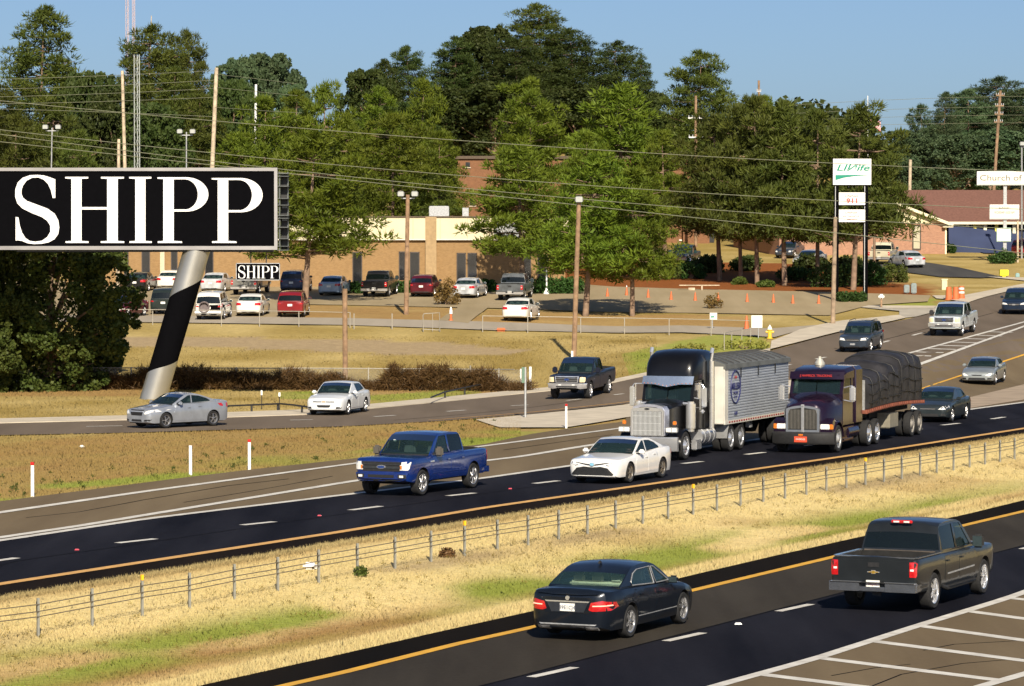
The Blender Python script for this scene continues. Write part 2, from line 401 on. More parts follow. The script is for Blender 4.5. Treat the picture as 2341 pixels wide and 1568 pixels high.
def zones(X, Y):
    """colour of the ground by place: returns weights green, brown, gravel, mulch, olive"""
    d = road_d(X, Y); along = X * .441 + Y * .897
    n1 = vnoise(d * 1.0 + 40, along * .35, 1.6, 1); n2 = vnoise(X, Y, 3.5, 2); n3 = vnoise(d + 9, along * .22, 1.0, 3); n4 = vnoise(X, Y, 1.1, 4)
    med = sstep(-8, -9, d) * sstep(-21.6, -20.5, d)
    cg = -15.6 - .035 * (along - 75); cb = cg - 1.3
    green = med * np.exp(-((d - cg) / 1.5) ** 2) * sstep(.36, .62, n1 * .6 + n3 * .4) * 1.2
    brown = med * np.exp(-((d - cb) / 1.2) ** 2) * sstep(.25, .55, n3 * .5 + n2 * .5) * 1.0
    brown += med * np.exp(-((d + 14.2) / 1.2) ** 2) * sstep(.45, .7, n2) * .45
    brown += med * np.exp(-((d + 8.7) / .5) ** 2) * .5
    stripz = sstep(3, 5, d) * sstep(170, 160, Y) * (Y < 175)
    ins = (d > 3) & (d < 26) & (Y < 172)
    green = np.where(ins, sstep(.38, .62, n2 * .5 + n1 * .5) * sstep(14, 8.8, d) * 1.0 + .15 * n4, green)
    brown = np.where(ins, (.22 + .50 * sstep(6, 11, d)) * (.55 + .75 * n1), brown)
    olive = np.where((d > 24) | (Y > 170), .85 + .5 * (n2 - .5), 0.0); olive = np.where(ins, .85, olive)
    gravel = inpoly(GRAVEL, X, Y) * 1.0; mul = inpoly(MULCH, X, Y) * 1.0
    for b in BROWN: brown = np.maximum(brown, inpoly(b, X, Y) * (.55 + .4 * n2))
    for b in LUSH: green = np.maximum(green, inpoly(b, X, Y) * (.5 + .6 * n4))
    gr2 = med * np.exp(-((d + 12.6) / .6) ** 2) * sstep(.55, .75, vnoise(d, along, 5, 9)) * .8
    return np.clip(green, 0, 1), np.clip(brown, 0, 1), np.clip(gravel + gr2, 0, 1), np.clip(mul, 0, 1), np.clip(olive, 0, 1)
C_STRAW, C_GREEN, C_BROWN, C_GRAV, C_MULCH, C_OLIVE = map(np.array, ((.80, .635, .30), (.30, .34, .065), (.38, .23, .09), (.38, .285, .165), (.26, .090, .026), (.35, .255, .080)))
def zone_colour(X, Y):
    g, b, v, m, o = [q[..., None] for q in zones(X, Y)]
    c = C_STRAW * (1 - o) + C_OLIVE * o
    for w, k in ((b, C_BROWN), (g, C_GREEN), (v, C_GRAV), (m, C_MULCH)): c = c * (1 - w) + k * w
    return c
def ground_material():
    m = bpy.data.materials.new('dry_grass_ground'); m.use_nodes = True; nt = m.node_tree; b = nt.nodes['Principled BSDF']
    at_ = nd(nt, 'ShaderNodeVertexColor', layer_name='zone')
    tc = nd(nt, 'ShaderNodeTexCoord')
    n1 = nd(nt, 'ShaderNodeTexNoise'); n1.inputs['Scale'].default_value = 2.2; n1.inputs['Detail'].default_value = 9; n1.inputs['Roughness'].default_value = .72
    nt.links.new(tc.outputs['Object'], n1.inputs[0])
    mr = nd(nt, 'ShaderNodeMapRange'); mr.inputs[1].default_value = .3; mr.inputs[2].default_value = .7; mr.inputs[3].default_value = .80; mr.inputs[4].default_value = 1.15
    nt.links.new(n1.outputs['Fac'], mr.inputs[0])
    mx = nd(nt, 'ShaderNodeMix', data_type='RGBA', blend_type='MULTIPLY'); mx.inputs[0].default_value = 1
    nt.links.new(at_.outputs[0], mx.inputs[6]); nt.links.new(mr.outputs[0], mx.inputs[7]); nt.links.new(mx.outputs[2], b.inputs['Base Color'])
    n2 = nd(nt, 'ShaderNodeTexNoise'); n2.inputs['Scale'].default_value = 7; n2.inputs['Detail'].default_value = 6
    nt.links.new(tc.outputs['Object'], n2.inputs[0])
    bp = nd(nt, 'ShaderNodeBump'); bp.inputs['Strength'].default_value = .7; bp.inputs['Distance'].default_value = .12
    nt.links.new(n2.outputs['Fac'], bp.inputs['Height']); nt.links.new(bp.outputs[0], b.inputs['Normal'])
    b.inputs['Roughness'].default_value = .95; b.inputs['Specular IOR Level'].default_value = .1
    return m
M_GROUND = ground_material()
def build_ground():
    ys = np.concatenate([np.arange(-40, 50, 6.0), np.arange(50, 165, .8), np.arange(165, 345, 1.3), np.geomspace(346, 4200, 26)])
    xs = np.concatenate([-np.geomspace(60, 2600, 14)[::-1], np.arange(-56, 66, .8), np.geomspace(68, 2600, 14)])
    X, Y = np.meshgrid(xs, ys); Z = ground(X, Y) + .05 * (vnoise(X, Y, 2.3, 11) - .55) * (np.abs(road_d(X, Y) + 30) > 0) * sstep(0, 1, 1)
    # keep it just below the paved sheets
    Z = Z - .02
    V = np.stack([X, Y, Z], -1).reshape(-1, 3); h, w = X.shape
    i = np.arange(h - 1)[:, None] * w + np.arange(w - 1)[None, :]
    Fq = np.stack([i, i + 1, i + w + 1, i + w], -1).reshape(-1, 4)
    me = bpy.data.meshes.new('ground'); me.vertices.add(len(V)); me.vertices.foreach_set('co', V.ravel())
    me.loops.add(Fq.size); me.loops.foreach_set('vertex_index', Fq.ravel()); me.polygons.add(len(Fq))
    me.polygons.foreach_set('loop_start', np.arange(0, Fq.size, 4)); me.update(calc_edges=True)
    c = zone_colour(X.ravel(), Y.ravel()); a = me.color_attributes.new('zone', 'FLOAT_COLOR', 'POINT')
    a.data.foreach_set('color', np.concatenate([c, np.ones((len(c), 1))], 1).ravel())
    me.polygons.foreach_set('use_smooth', [True] * len(me.polygons)); me.materials.append(M_GROUND)
    return struct(link('ground', me))
build_ground()

# ------------------------------------------------------------------ roads
hw = struct(sheet('highway', far_white, far_yellow, -700, 2900, A_BLUE, .030, n=160))
sheet('shoulder', far_yellow, far_grass, -700, 2900, A_SHLB, .030, n=160, k=4, parent=hw)
px_line('edge_line', far_yellow, -600, 2800, .36, T_LINE, .040, hw, 60)
px_line('edge_line', far_white, -600, 2800, .33, W_LINE, .040, hw, 60)
FD = [(-245, 1348, -150, 1336), (-55, 1324.5, 39, 1311), (275.2, 1276, 364, 1266), (567.5, 1233.7, 642.7, 1225.8), (821.2, 1198.5, 892.3, 1189.3), (1049.6, 1165, 1111.8, 1158.2), (1252, 1135.9, 1308.4, 1129.4),
      (1425, 1113, 1480, 1106.5), (1600, 1089, 1645, 1084), (1748.7, 1067.6, 1791.5, 1062.5), (1890, 1047, 1932, 1041.5), (2020, 1028, 2060, 1022.5), (2120, 1012.5, 2158, 1007.5), (2208.5, 998.5, 2247.9, 994), (2324.8, 984, 2353.8, 979.5), (2420, 968, 2455, 963)]
for a in FD:
    a = [v * .975 for v in a]
    strip_line('lane_dash', [G(a[0], a[1]), G(a[2], a[3])], .27, W_LINE, .040, hw)
nr = struct(sheet('near_carriageway', near_yellow, near_joint, -400, 2900, A_LANE, .030, n=140))
sheet('shoulder', near_grass, near_yellow, -400, 2900, A_SHLD, .030, n=140, k=4, parent=nr)
sheet('dark_lane', near_joint, near_white, 700, 2900, A_BLUE, .030, n=90, parent=nr)
sheet('gore_pavement', near_white, lambda x: near_white(x) + 330, 1000, 2900, A_GREY, .030, n=80, parent=nr)
px_line('edge_line', near_yellow, -300, 2800, .26, Y_LINE, .040, nr, 60)
px_line('edge_line', near_white, 1200, 2800, .28, W_LINE, .040, nr, 40)
for a in [(1213.3, 1551.9, 1313.3, 1529.5), (1521.7, 1469.2, 1606.7, 1450.2), (1778.3, 1400.9, 1853.3, 1384.5), (1992, 1347, 2058, 1330), (2175, 1300, 2233, 1285), (2335, 1258, 2390, 1244)]:
    strip_line('lane_dash', [G(a[0], a[1]), G(a[2], a[3])], .21, W_LINE, .040, nr)
for a in [(1740, 1545, 1990, 1576), (1870, 1507, 2290, 1559.5), (1993, 1468.5, 2420, 1524), (2100, 1433.5, 2480, 1486.5), (2213, 1400, 2520, 1442), (2307, 1370, 2560, 1396), (1600, 1588, 1760, 1609)]:
    strip_line('gore_stripe', [G(a[0], a[1]), G(a[2], a[3])], .34, W_LINE, .036, nr)
strip_line('gore_line', [G(2130, 1608), G(2260, 1568), G(2340, 1545), G(2560, 1482)], .28, W_LINE, .042, nr)
rp = struct(sheet('slip_road', ramp_north, far_white, -700, 1430, A_GREY, .022, n=120))
sheet('slip_road_upper', lambda x: front_south(x) - 1, far_white, 1430, 2900, A_GREY, .024, n=80, parent=rp)
px_line('edge_line', ramp_white, -600, 1520, .30, W_LINE, .036, rp, 50)
px_line('gore_line', gore_white, -600, 1470, .36, W_LINE, .038, rp, 50)
fr = struct(sheet('frontage_road', front_north, front_south, -900, 1950, A_FRNT, .028, n=140))
area('frontage_upper', [(1945, 755), (1950, 844), (2110, 889), (2340, 812), (2800, 660), (2800, 540), (2340, 659), (2213, 693), (2133, 716), (2027, 739)], A_FRNT, .0265, fr)
px_line('edge_line', lambda x: front_south(x) - 3, 980, 1950, .12, T_LINE, .040, fr, 30)
px_line('edge_line', PL((2060, 905), (2107, 889), (2340, 812), (2700, 690)), 2060, 2700, .14, Y_LINE, .040, fr, 20)
for a in [(-150, 984, -60, 982), (197, 976.6, 280, 975), (663, 962, 715, 961), (855, 954, 903, 951), (1022, 942, 1063, 939), (1168, 929, 1207, 927), (1295, 917, 1327, 913.5), (1403, 904, 1425, 901.5), (1510, 890, 1535, 886),
          (1610, 873, 1632, 869), (1700, 854, 1722, 850), (1785, 838, 1807, 834), (1865, 822, 1887, 817.5), (1945, 802, 1966, 797), (2017, 784, 2032, 780), (2085, 768, 2107, 762), (2155, 750, 2172, 745), (2222, 732, 2234, 728)]:
    strip_line('lane_dash', [G(a[0], a[1]), G(a[2], a[3])], .22, W_LINE, .040, fr)
up, lo = PL((1990, 832), (2050, 816), (2340, 737)), PL((1990, 868), (2090, 838), (2340, 747))
px_line('edge_line', up, 1985, 2560, .28, W_LINE, .040, fr, 20); px_line('edge_line', lo, 1985, 2520, .28, W_LINE, .040, fr, 20)
for x0, y0, x1, y1 in [(2036, 822, 2060, 846), (2062, 813, 2100, 834), (2090, 805.5, 2128, 824.5), (2118, 798, 2156, 814.5), (2146, 790.5, 2184, 805), (2176, 783, 2212, 795), (2204, 775, 2238, 785), (2232, 767.5, 2262, 776.5), (2262, 759.5, 2286, 767.5)]:
    strip_line('gore_stripe', [G(x0, y0), G(x1 + 28, y0 + 2.0)], .42, W_LINE, .0385, fr)
isl = struct(area('concrete_island', [(1087, 961), (1213, 949), (1427, 927), (1560, 906), (1800, 870), (1830, 874), (1800, 905), (1600, 935), (1430, 956), (1293, 979), (1143, 979)], M_CONC, .048))
struct(area('gore_apron', [(1950, 967), (2107, 936), (2340, 880), (2500, 843), (2500, 872), (2340, 915), (2213, 935), (2050, 957)], mat('tan_gore', (.36, .28, .20), .9, noise=.2, scale=.8, detail=8), .042))
SEAM = mat('tar_seam', (.006, .006, .007), .8, noise=.4, scale=2, spec=.05)
dash_line = PL((-200, 1341), (39, 1279), (308, 1241), (590, 1199), (835, 1164), (1054, 1132), (1248, 1104), (1700, 1040), (2160, 974), (2340, 950))
px_line('tar_seam', lambda x: dash_line(x) + 6, -300, 2600, .05, SEAM, .036, hw, 60)
px_line('tar_seam', lambda x: near_joint(x) + 1.0, 760, 2600, .06, SEAM, .036, nr, 50)
for q in ([(1960, 1585), (2060, 1545), (2200, 1520), (2340, 1508)], [(2110, 1490), (2180, 1476), (2290, 1470), (2400, 1462)], [(1900, 1548), (2000, 1530), (2080, 1522)]):
    strip_line('tar_seam', [G(*v) for v in q], .045, SEAM, .034, nr)
for q in ([(60, 1185), (180, 1172), (330, 1144), (520, 1112), (660, 1096)], [(420, 1150), (600, 1120), (760, 1090)], [(1150, 1030), (1250, 1016), (1400, 995)]):
    strip_line('tar_seam', [G(*v) for v in q], .06, SEAM, .027, rp)
for q in ([(900, 962), (1010, 953), (1160, 939), (1330, 916)], [(1560, 892), (1700, 868), (1850, 838)], [(1930, 800), (2050, 770), (2160, 742), (2270, 716)]):
    strip_line('tar_seam', [G(*v) for v in q], .08, SEAM, .033, fr)
# kerb and gutter along the frontage road, and the concrete corner aprons
kb = struct(sheet('kerb', curb_top, front_north, -900, 1760, M_CONC, .06, n=150, k=3))
def edge_wall(name, f, x0, x1, z0, z1, m, parent, n=120):
    vs = []; fs = []
    for i in range(n + 1):
        x = x0 + (x1 - x0) * i / n; p = G(x, f(x)); g = gz(p.x, p.y)
        vs += [(p.x, p.y - .01, g + z0), (p.x, p.y - .01, g + z1)]
    for i in range(n): fs.append((2 * i, 2 * i + 2, 2 * i + 3, 2 * i + 1))
    return MB().add(vs, fs).obj(name, m, parent)
edge_wall('kerb_face', front_north, -900, 1760, 0, .06, M_CONC, kb)
struct(area('pavement_corner', [(1760, 801), (1763, 782), (1800, 768), (1827, 756), (1880, 743), (1925, 735), (2000, 728), (2055, 722), (2070, 729), (2027, 738.5), (1927, 758.5), (1860, 775.5)], M_CONC, .09))
struct(area('drive_entrance', [(1967, 704), (2060, 703), (2133, 703), (2185, 688), (2210, 690), (2133, 715), (2093, 725), (2068, 728), (2055, 721), (2055, 712)], mat('pale_drive', (.42, .38, .31), .9, noise=.15, scale=1.1, detail=8), .052))
struct(area('concrete_apron', [(1967, 704), (1985, 700), (2140, 701), (2133, 706), (2050, 707)], M_CONC, .07))
struct(area('pavement_strip', [(2130, 677), (2200, 677), (2340, 650), (2520, 605), (2520, 614), (2340, 659), (2213, 693), (2185, 688), (2140, 684)], M_CONC, .07))
struct(area('side_pavement', [(2255, 634), (2340, 636), (2480, 641), (2480, 650), (2340, 643)], M_CONC, .07))
# access road, parking lot, drives
struct(area('access_road', [(-300, 718), (273, 722), (780, 728), (1147, 738), (1560, 745), (1760, 752), (1880, 743), (1827, 757), (1770, 772), (1560, 761), (1147, 757), (780, 744), (273, 737), (-300, 733)], A_ACC, .045))
struct(area('parking_lot', [(-300, 640), (700, 645), (1300, 648), (1400, 656), (1560, 661), (1910, 669), (2127, 676), (2120, 690), (1985, 699), (1893, 722), (1700, 718), (1560, 716), (1113, 705), (780, 698), (650, 696), (640, 726), (-300, 719)], A_LOT, .040))
struct(area('lot_drive', [(1050, 701), (1118, 702), (1070, 740), (1003, 733)], A_LOT, .055))
struct(area('church_drive', [(1960, 603), (2110, 600), (2190, 612), (2290, 634), (2240, 636), (2150, 634), (2060, 622), (1960, 618)], A_DRV, .050))
struct(area('church_car_park', [(2185, 520), (2600, 530), (2600, 590), (2340, 580), (2250, 580), (2200, 566)], mat('blue_grey_asphalt', (.035, .05, .115), .85, noise=.12, scale=.4), .060))
for a in [(2185, 541, 2480, 549), (2190, 527, 2480, 533)]:
    p0, p1 = G(a[0], a[1]), G(a[2], a[3])
# ------------------------------------------------------------------ vehicles
def lerp_tab(T, x): return float(np.interp(x, [t[0] for t in T], [t[1] for t in T]))
_wheel_cache = {}
def wheel_parts(r, w, spokes, rim, style):
    """tyre and rim meshes, axle along y, outer face towards +y"""
    k = (round(r, 3), round(w, 3), spokes, rim.name, style)
    if k in _wheel_cache: return _wheel_cache[k]
    rr = r * (.70 if style != 'truck' else .62)
    t = MB().lathe([(rr, -w / 2 + .01), (r * .90, -w / 2), (r * .985, -w / 2 + .025), (r, -w / 4), (r, w / 4), (r * .985, w / 2 - .025), (r * .92, w / 2), (rr + .012, w / 2 - .006), (rr, w / 2 - .012)], axis='y', n=28)
    tm = t.mesh('tyre', M_RUB, R(40))
    b = MB()
    b.lathe([(rr, w / 2 - .004), (rr * .93, w / 2 - .012), (rr * .90, w / 2 - .035), (rr * .88, -w / 2 + .02)], axis='y', n=28, m=0)
    b.lathe([(rr * .90, w / 2 - .085), (.001, w / 2 - .085)], axis='y', n=28, m=1)
    if style == 'hub':                                   # steel truck wheel with hand holes and a protruding hub
        b.lathe([(rr * .90, w / 2 - .05), (rr * .55, w / 2 - .075), (rr * .45, w / 2 - .03), (rr * .30, w / 2 + .03), (.001, w / 2 + .05)], axis='y', n=20, m=0)
        for i in range(10):
            a = 2 * math.pi * i / 10; c = Vector((rr * .72 * math.cos(a), w / 2 - .055, rr * .72 * math.sin(a)))
            b.cyl(c, c + Vector((0, .012, 0)), rr * .075, n=8, m=1)
    else:
        for i in range(spokes):
            a = 2 * math.pi * i / spokes; wd = (.36 if spokes <= 6 else .22) * rr
            for s in ((-.3, .3) if style == 'twin' else (0,)):
                q = Matrix.Rotation(-(a + s * .5), 3, 'Y')
                sec = []
                for (rad, ww, off) in ((rr * .12, wd * .62, .0), (rr * .55, wd * .48, .008), (rr * .93, wd * .62, -.012)):
                    y = w / 2 - .018 + off; ww = ww * (.5 if style == 'twin' else 1)
                    sec.append([q @ Vector((rad, y - .03, -ww / 2)), q @ Vector((rad, y, -ww / 2 * .7)), q @ Vector((rad, y, ww / 2 * .7)), q @ Vector((rad, y - .03, ww / 2))])
                b.loft(sec, m=0)
        b.lathe([(rr * .20, w / 2 - .05), (rr * .20, w / 2 - .012), (rr * .13, w / 2 - .004), (.001, w / 2 - .004)], axis='y', n=14, m=0)
    rm = b.mesh('rim', [rim, M_RIMD], R(35))
    _wheel_cache[k] = (tm, rm); return tm, rm
def add_wheel(parent, x, y, r, w, spokes=5, rim=None, style='', label=None):
    tm, rm = wheel_parts(r, w, spokes, rim or M_RIM, style)
    e = bpy.data.objects.new('wheel', None); COL.objects.link(e); e.parent = parent; e.empty_display_size = .2
    e.location = (x, y, r); e.rotation_euler = (0, rnd.uniform(0, 6), 0) if y > 0 else (0, rnd.uniform(0, 6), math.pi)
    link('tyre', tm, e); link('rim', rm, e); return e
def bool_cut(me, cutter):
    o = bpy.data.objects.new('tmp', me); c = bpy.data.objects.new('tmpc', cutter); COL.objects.link(o); COL.objects.link(c)
    md = o.modifiers.new('b', 'BOOLEAN'); md.operation = 'DIFFERENCE'; md.solver = 'EXACT'; md.object = c
    dg = bpy.context.evaluated_depsgraph_get(); r = bpy.data.meshes.new_from_object(o.evaluated_get(dg))
    bpy.data.objects.remove(o); bpy.data.objects.remove(c); return r
def decal(bvh, poly, axis, sg, off, m, name, parent, sub=.14, depth=.025, fallback=None, smooth=R(40)):
    """a panel whose outline is given in side/front/top view, laid on the body surface, standing proud by off"""
    bm = bmesh.new(); vs = [bm.verts.new((u, v, 0)) for u, v in poly]
    es = [bm.edges.new((vs[i], vs[(i + 1) % len(vs)])) for i in range(len(vs))]
    bmesh.ops.triangle_fill(bm, use_beauty=True, edges=es)
    for _ in range(3):
        L = [e for e in bm.edges if e.calc_length() > sub]
        if not L: break
        bmesh.ops.subdivide_edges(bm, edges=L, cuts=1); bmesh.ops.triangulate(bm, faces=bm.faces[:])
    ax = {'x': Vector((1, 0, 0)), 'y': Vector((0, 1, 0)), 'z': Vector((0, 0, 1))}[axis] * sg
    base = {}; miss = []; good = []
    for v in bm.verts:
        u, w = v.co.x, v.co.y
        P = {'x': Vector((0, u, w)), 'y': Vector((u, 0, w)), 'z': Vector((u, w, 0))}[axis]
        h = bvh.ray_cast(P + ax * 12, -ax)
        if h[0] is None: miss.append((v, P))
        else:
            nn = h[1] if h[1].dot(ax) > 0 else -h[1]
            v.co = h[0] + (nn * .75 + ax * .25).normalized() * off; good.append(h[0].dot(ax))
    d0 = (sum(good) / len(good)) if good else (fallback or 0)
    for v, P in miss:
        n = bvh.find_nearest(P + ax * d0)
        v.co = Vector([P[i] if abs(ax[i]) < .5 else (n[0] + ax * off)[i] for i in range(3)])
    be = [e for e in bm.edges if len(e.link_faces) == 1]
    g = bmesh.ops.extrude_edge_only(bm, edges=be)
    for v in [q for q in g['geom'] if isinstance(q, bmesh.types.BMVert)]: v.co -= ax * (depth + off)
    bmesh.ops.recalc_face_normals(bm, faces=bm.faces)
    me = bpy.data.meshes.new(name); bm.to_mesh(me); bm.free(); me.materials.append(m); finish(me, smooth)
    return link(name, me, parent)
def rect(x0, x1, z0, z1): return [(x0, z0), (x1, z0), (x1, z1), (x0, z1)]
def mirror(poly): return [(-u, v) for u, v in poly]
def ellipse(cx, cz, rx, rz, n=16): return [(cx + rx * math.cos(2 * math.pi * i / n), cz + rz * math.sin(2 * math.pi * i / n)) for i in range(n)]

def lower_body(p):
    """closed shell below the windows; returns mesh (wheel arches cut)"""
    Fx, Rx = p['front'], p['rear']; W2 = p['W'] / 2
    g = np.arange(Rx, Fx + .001, .01)
    zs = np.interp(g, [t[0] for t in p['shoulder']], [t[1] for t in p['shoulder']])
    k = 11; zs = np.convolve(np.pad(zs, k // 2, mode='edge'), np.ones(k) / k, mode='valid')
    ee = p.get('ends', [(0, .64), (.035, .78), (.11, .88), (.30, .95), (.75, 1.0)])
    er = p.get('rends', ee)
    xs = sorted(set([round(v, 3) for v in np.arange(Rx + .75, Fx - .75, .16)] + [round(Fx - e[0], 3) for e in ee] + [round(Rx + e[0], 3) for e in er] + [round(Fx - e, 3) for e in (.2, .45, .6)] + [round(Rx + e, 3) for e in (.2, .45, .6)]))
    sec = []
    B = p.get('boxy', 0.0)
    for x in xs:
        df, dr = Fx - x, x - Rx
        w = W2 * min(lerp_tab(ee, df), lerp_tab(er, dr)); z1 = float(np.interp(x, g, zs))
        zb = p['zb'] + .07 * max(0, 1 - df / .25) + .09 * max(0, 1 - dr / .3)
        z1 -= p.get('nose', .10) * max(0, 1 - df / .14) ** 2 + p.get('tail', .06) * max(0, 1 - dr / .10) ** 2
        h = z1 - zb; cr = p.get('crown', .05) * (1 if df < Fx - p['cowl'] + .3 or dr < .8 else .5)
        a = [(0, zb), (.80, zb), (.955, zb + .03), (.978 + .012 * B, zb + .16 * h), (.995, zb + .42 * h), (1.0, zb + .58 * h), (.992 + .006 * B, zb + .74 * h), (.968 + .02 * B, zb + .90 * h), (.93 + .035 * B, z1 - .018), (.86 + .05 * B, z1), (.5, z1 + cr * .75)]
        loop = [Vector((x, w * u, v)) for u, v in a] + [Vector((x, 0, z1 + cr))] + [Vector((x, -w * u, v)) for u, v in reversed(a[1:])]
        sec.append(loop)
    b = MB(); n = len(sec[0]); b.loft(sec, cap=False)
    for s, rev in ((0, True), (len(sec) - 1, False)):
        o = s * n; fs = []
        for i in range(1, n // 2): fs.append((o + i, o + i + 1, o + n - i - 1, o + n - i))
        fs[0:0] = [(o, o + 1, o + n - 1)]
        b.f += [f if not rev else tuple(reversed(f)) for f in fs if len(set(f)) > 2]; b.m += [0] * len(fs)
    me = b.mesh('body', [p['paint'], M_DARK], None)
    c = MB(); ra = p['arch']
    for ax in (p['wb'] / 2, -p['wb'] / 2):
        for s in (1, -1):
            zc = p['tr'] + .015
            c.cyl((ax, s * (W2 - .34), zc), (ax, s * (W2 + .2), zc), ra, n=26, m=1)
    if 'bed' in p:
        x0, x1, zf = p['bed']; c.box(((x0 + x1) / 2, 0, zf + 1), (x1 - x0, p['W'] - .30, 2.0), m=1)
    cm = c.mesh('cut', [p['paint'], M_DARK], None)
    r = bool_cut(me, cm); finish(r, R(32)); return r
def greenhouse(p, root):
    """pillars, roof, glass"""
    W2 = p['W'] / 2; rl = p['roofline']; zr = max(z for _, z in rl); bl = p['belt']
    yb, yr = p.get('yb', .925) * W2, p.get('yr', .735) * W2
    xm = sum(x for x, _ in rl) / len(rl); xl = rl[-1][0] - rl[0][0]
    def Y(x, z):
        zb = lerp_tab(bl, x); t = max(0, min(1, (z - zb) / (zr - zb)))
        k = 1 - p.get('ptaper', .06) * (abs(x - xm) / (xl / 2)) ** 3
        return (yb + (yr - yb) * t ** 1.15) * min(1, k)
    # roofline samples with labels: 'r' rear glass, 't' roof, 'w' windscreen
    ir, iw = p['kinks']                       # indices in roofline where the roof begins and ends
    S = []; tagk = []
    for i in range(len(rl) - 1):
        a, b_ = rl[i], rl[i + 1]; typ = 'r' if i < ir else ('w' if i >= iw else 't')
        fr = [0, .25, .5, .75]
        if i == 0 and typ == 'r': fr = [0, p.get('rg0', .06), .35, .65]
        if i == len(rl) - 2: fr = [0, .35, .65, 1 - p.get('wg0', .05)]
        for f in fr: S.append((a[0] + (b_[0] - a[0]) * f, a[1] + (b_[1] - a[1]) * f)); tagk.append((typ, i, f))
    S.append(rl[-1]); tagk.append(('w', len(rl) - 1, 1))
    # soften the kinks
    for j in range(2, len(S) - 2):
        if tagk[j][2] == 0: S[j] = (S[j][0] * .5 + (S[j - 1][0] + S[j + 1][0]) * .25, S[j][1] * .5 + (S[j - 1][1] + S[j + 1][1]) * .25)
    J = [-1, -.965, -.9, -.6, -.3, 0, .3, .6, .9, .965, 1]
    body = MB(); gl = {'r': MB(), 'w': MB()}
    rows = []
    for (x, z), (typ, i, f) in zip(S, tagk):
        y = Y(x, z); row = []
        for q in J:
            e = 1 - q * q
            bow = p.get('bow_w', .13) * (z < zr - .02) * (typ == 'w') * (1 if f > .2 or i > iw else .5) - p.get('bow_r', .12) * (typ == 'r') * (1 if f < .8 else .5)
            row.append(Vector((x + bow * e, y * q, z + p.get('rcrown', .045) * e * min(1, max(.1, (z - lerp_tab(bl, x)) / .35)))))
        rows.append(row)
    nw = [k for k, t in enumerate(tagk) if t[0] == 'w']; nr_ = [k for k, t in enumerate(tagk) if t[0] == 'r']
    for k in range(len(S) - 1):
        typ = tagk[k][0]
        for j in range(len(J) - 1):
            q = [rows[k][j], rows[k][j + 1], rows[k + 1][j + 1], rows[k + 1][j]]
            side = j in (0, len(J) - 2)
            isg = not side and ((typ == 'w' and k > nw[0] and k < len(S) - 2) or (typ == 'w' and k == nw[0]) or (typ == 'r' and k > 0 and not p.get('noglass_r')))
            if typ == 'r' and k == nr_[-1] : isg = isg and False
            if isg: gl[typ].add(q, [(0, 1, 2, 3)])
            else: body.add(q, [(0, 1, 2, 3)], 1 if (typ == 'w' and k >= len(S) - 2 and not side) or (typ == 'r' and k == 0 and not side and p.get('rblack')) else 0)
    # sides
    out = [(x, z) for x, z in S]
    base = [(x, lerp_tab(bl, x) - .03) for x in np.linspace(rl[-1][0], rl[0][0], 8)]
    outline = out + base
    polys = [[Vector((x, z, 0)) for x, z in outline]] + [[Vector((x, z, 0)) for x, z in w] for w in p['windows']]
    flat = [q for pl in polys for q in pl]; tr = tessellate_polygon(polys)
    for s in (1, -1):
        body.add([Vector((q.x, s * Y(q.x, q.y), q.y)) for q in flat], [tuple(t) for t in tr], 0)
    bo = body.obj('cabin', [p['paint'], M_BLK], root, smooth=R(30))
    # weld and smooth
    bm = bmesh.new(); bm.from_mesh(bo.data); bmesh.ops.remove_doubles(bm, verts=bm.verts, dist=.001); bmesh.ops.recalc_face_normals(bm, faces=bm.faces); bm.to_mesh(bo.data); bm.free(); finish(bo.data, R(38))
    G1 = p.get('glass', M_GLASS); G2 = p.get('glass_rear', G1)
    if gl['w'].v: gl['w'].obj('windscreen', G1, root, smooth=R(60))
    if gl['r'].v: gl['r'].obj('rear_window', G2, root, smooth=R(60))
    for wi, w in enumerate(p['windows']):
        for s in (1, -1):
            n = len(w); cx = sum(a for a, _ in w) / n; cz = sum(b for _, b in w) / n
            vs = [Vector((x, s * (Y(x, z) - .012), z)) for x, z in w] + [Vector((cx, s * (Y(cx, cz) - .008), cz))]
            MB().add(vs, [(i, (i + 1) % n, n) for i in range(n)]).obj('side_window', G1 if wi == 0 else G2, root, smooth=R(60))
            if p.get('chrome_trim') or p.get('black_trim'):
                pts = [Vector((x, s * (Y(x, z) + .004), z)) for x, z in w]; 
                MB().tube(pts + pts[:1], .013 if p.get('chrome_trim') else .016, 5).obj('window_trim', M_STEEL if p.get('chrome_trim') else M_BLK, root)
    # dark cabin floor and seats
    x0, x1 = rl[0][0] + .12, rl[-1][0] - .05; zf = max(b for _, b in bl) - .02
    fl = MB().box(((x0 + x1) / 2, 0, zf + .01), (x1 - x0, yb * 1.72, .03)); fl.box((x1 - .28, 0, zf + .05), (.42, yb * 1.6, .08), bev=.03)
    fl.obj('dashboard', M_INT, root)
    sm = p.get('seat', mat('seat_cloth', (.20, .19, .17), .8, noise=.1))
    rowsx = p.get('seatrows', [(x1 - 1.15, 2), (x0 + .35, 3)])
    hh = min(.22, zr - zf - .16)
    for sx, n in rowsx:
        ysx = [-.38, .38] if n == 2 else [-.42, 0, .42]
        sb = MB()
        for y in ysx:
            if n == 2: sb.box((sx, y * yb / .85, zf + .16), (.16, .44, .32), bev=.05, taper=(.8, .8))
            sb.box((sx - .03, y * yb / .85, zf + (.16 if n == 3 else .36)), (.10, .26, .17), bev=.04)
        if n == 3: sb.box((sx, 0, zf + .04), (.18, yb * 1.5, .14), bev=.05)
        sb.obj('seat', sm, root)
    return Y
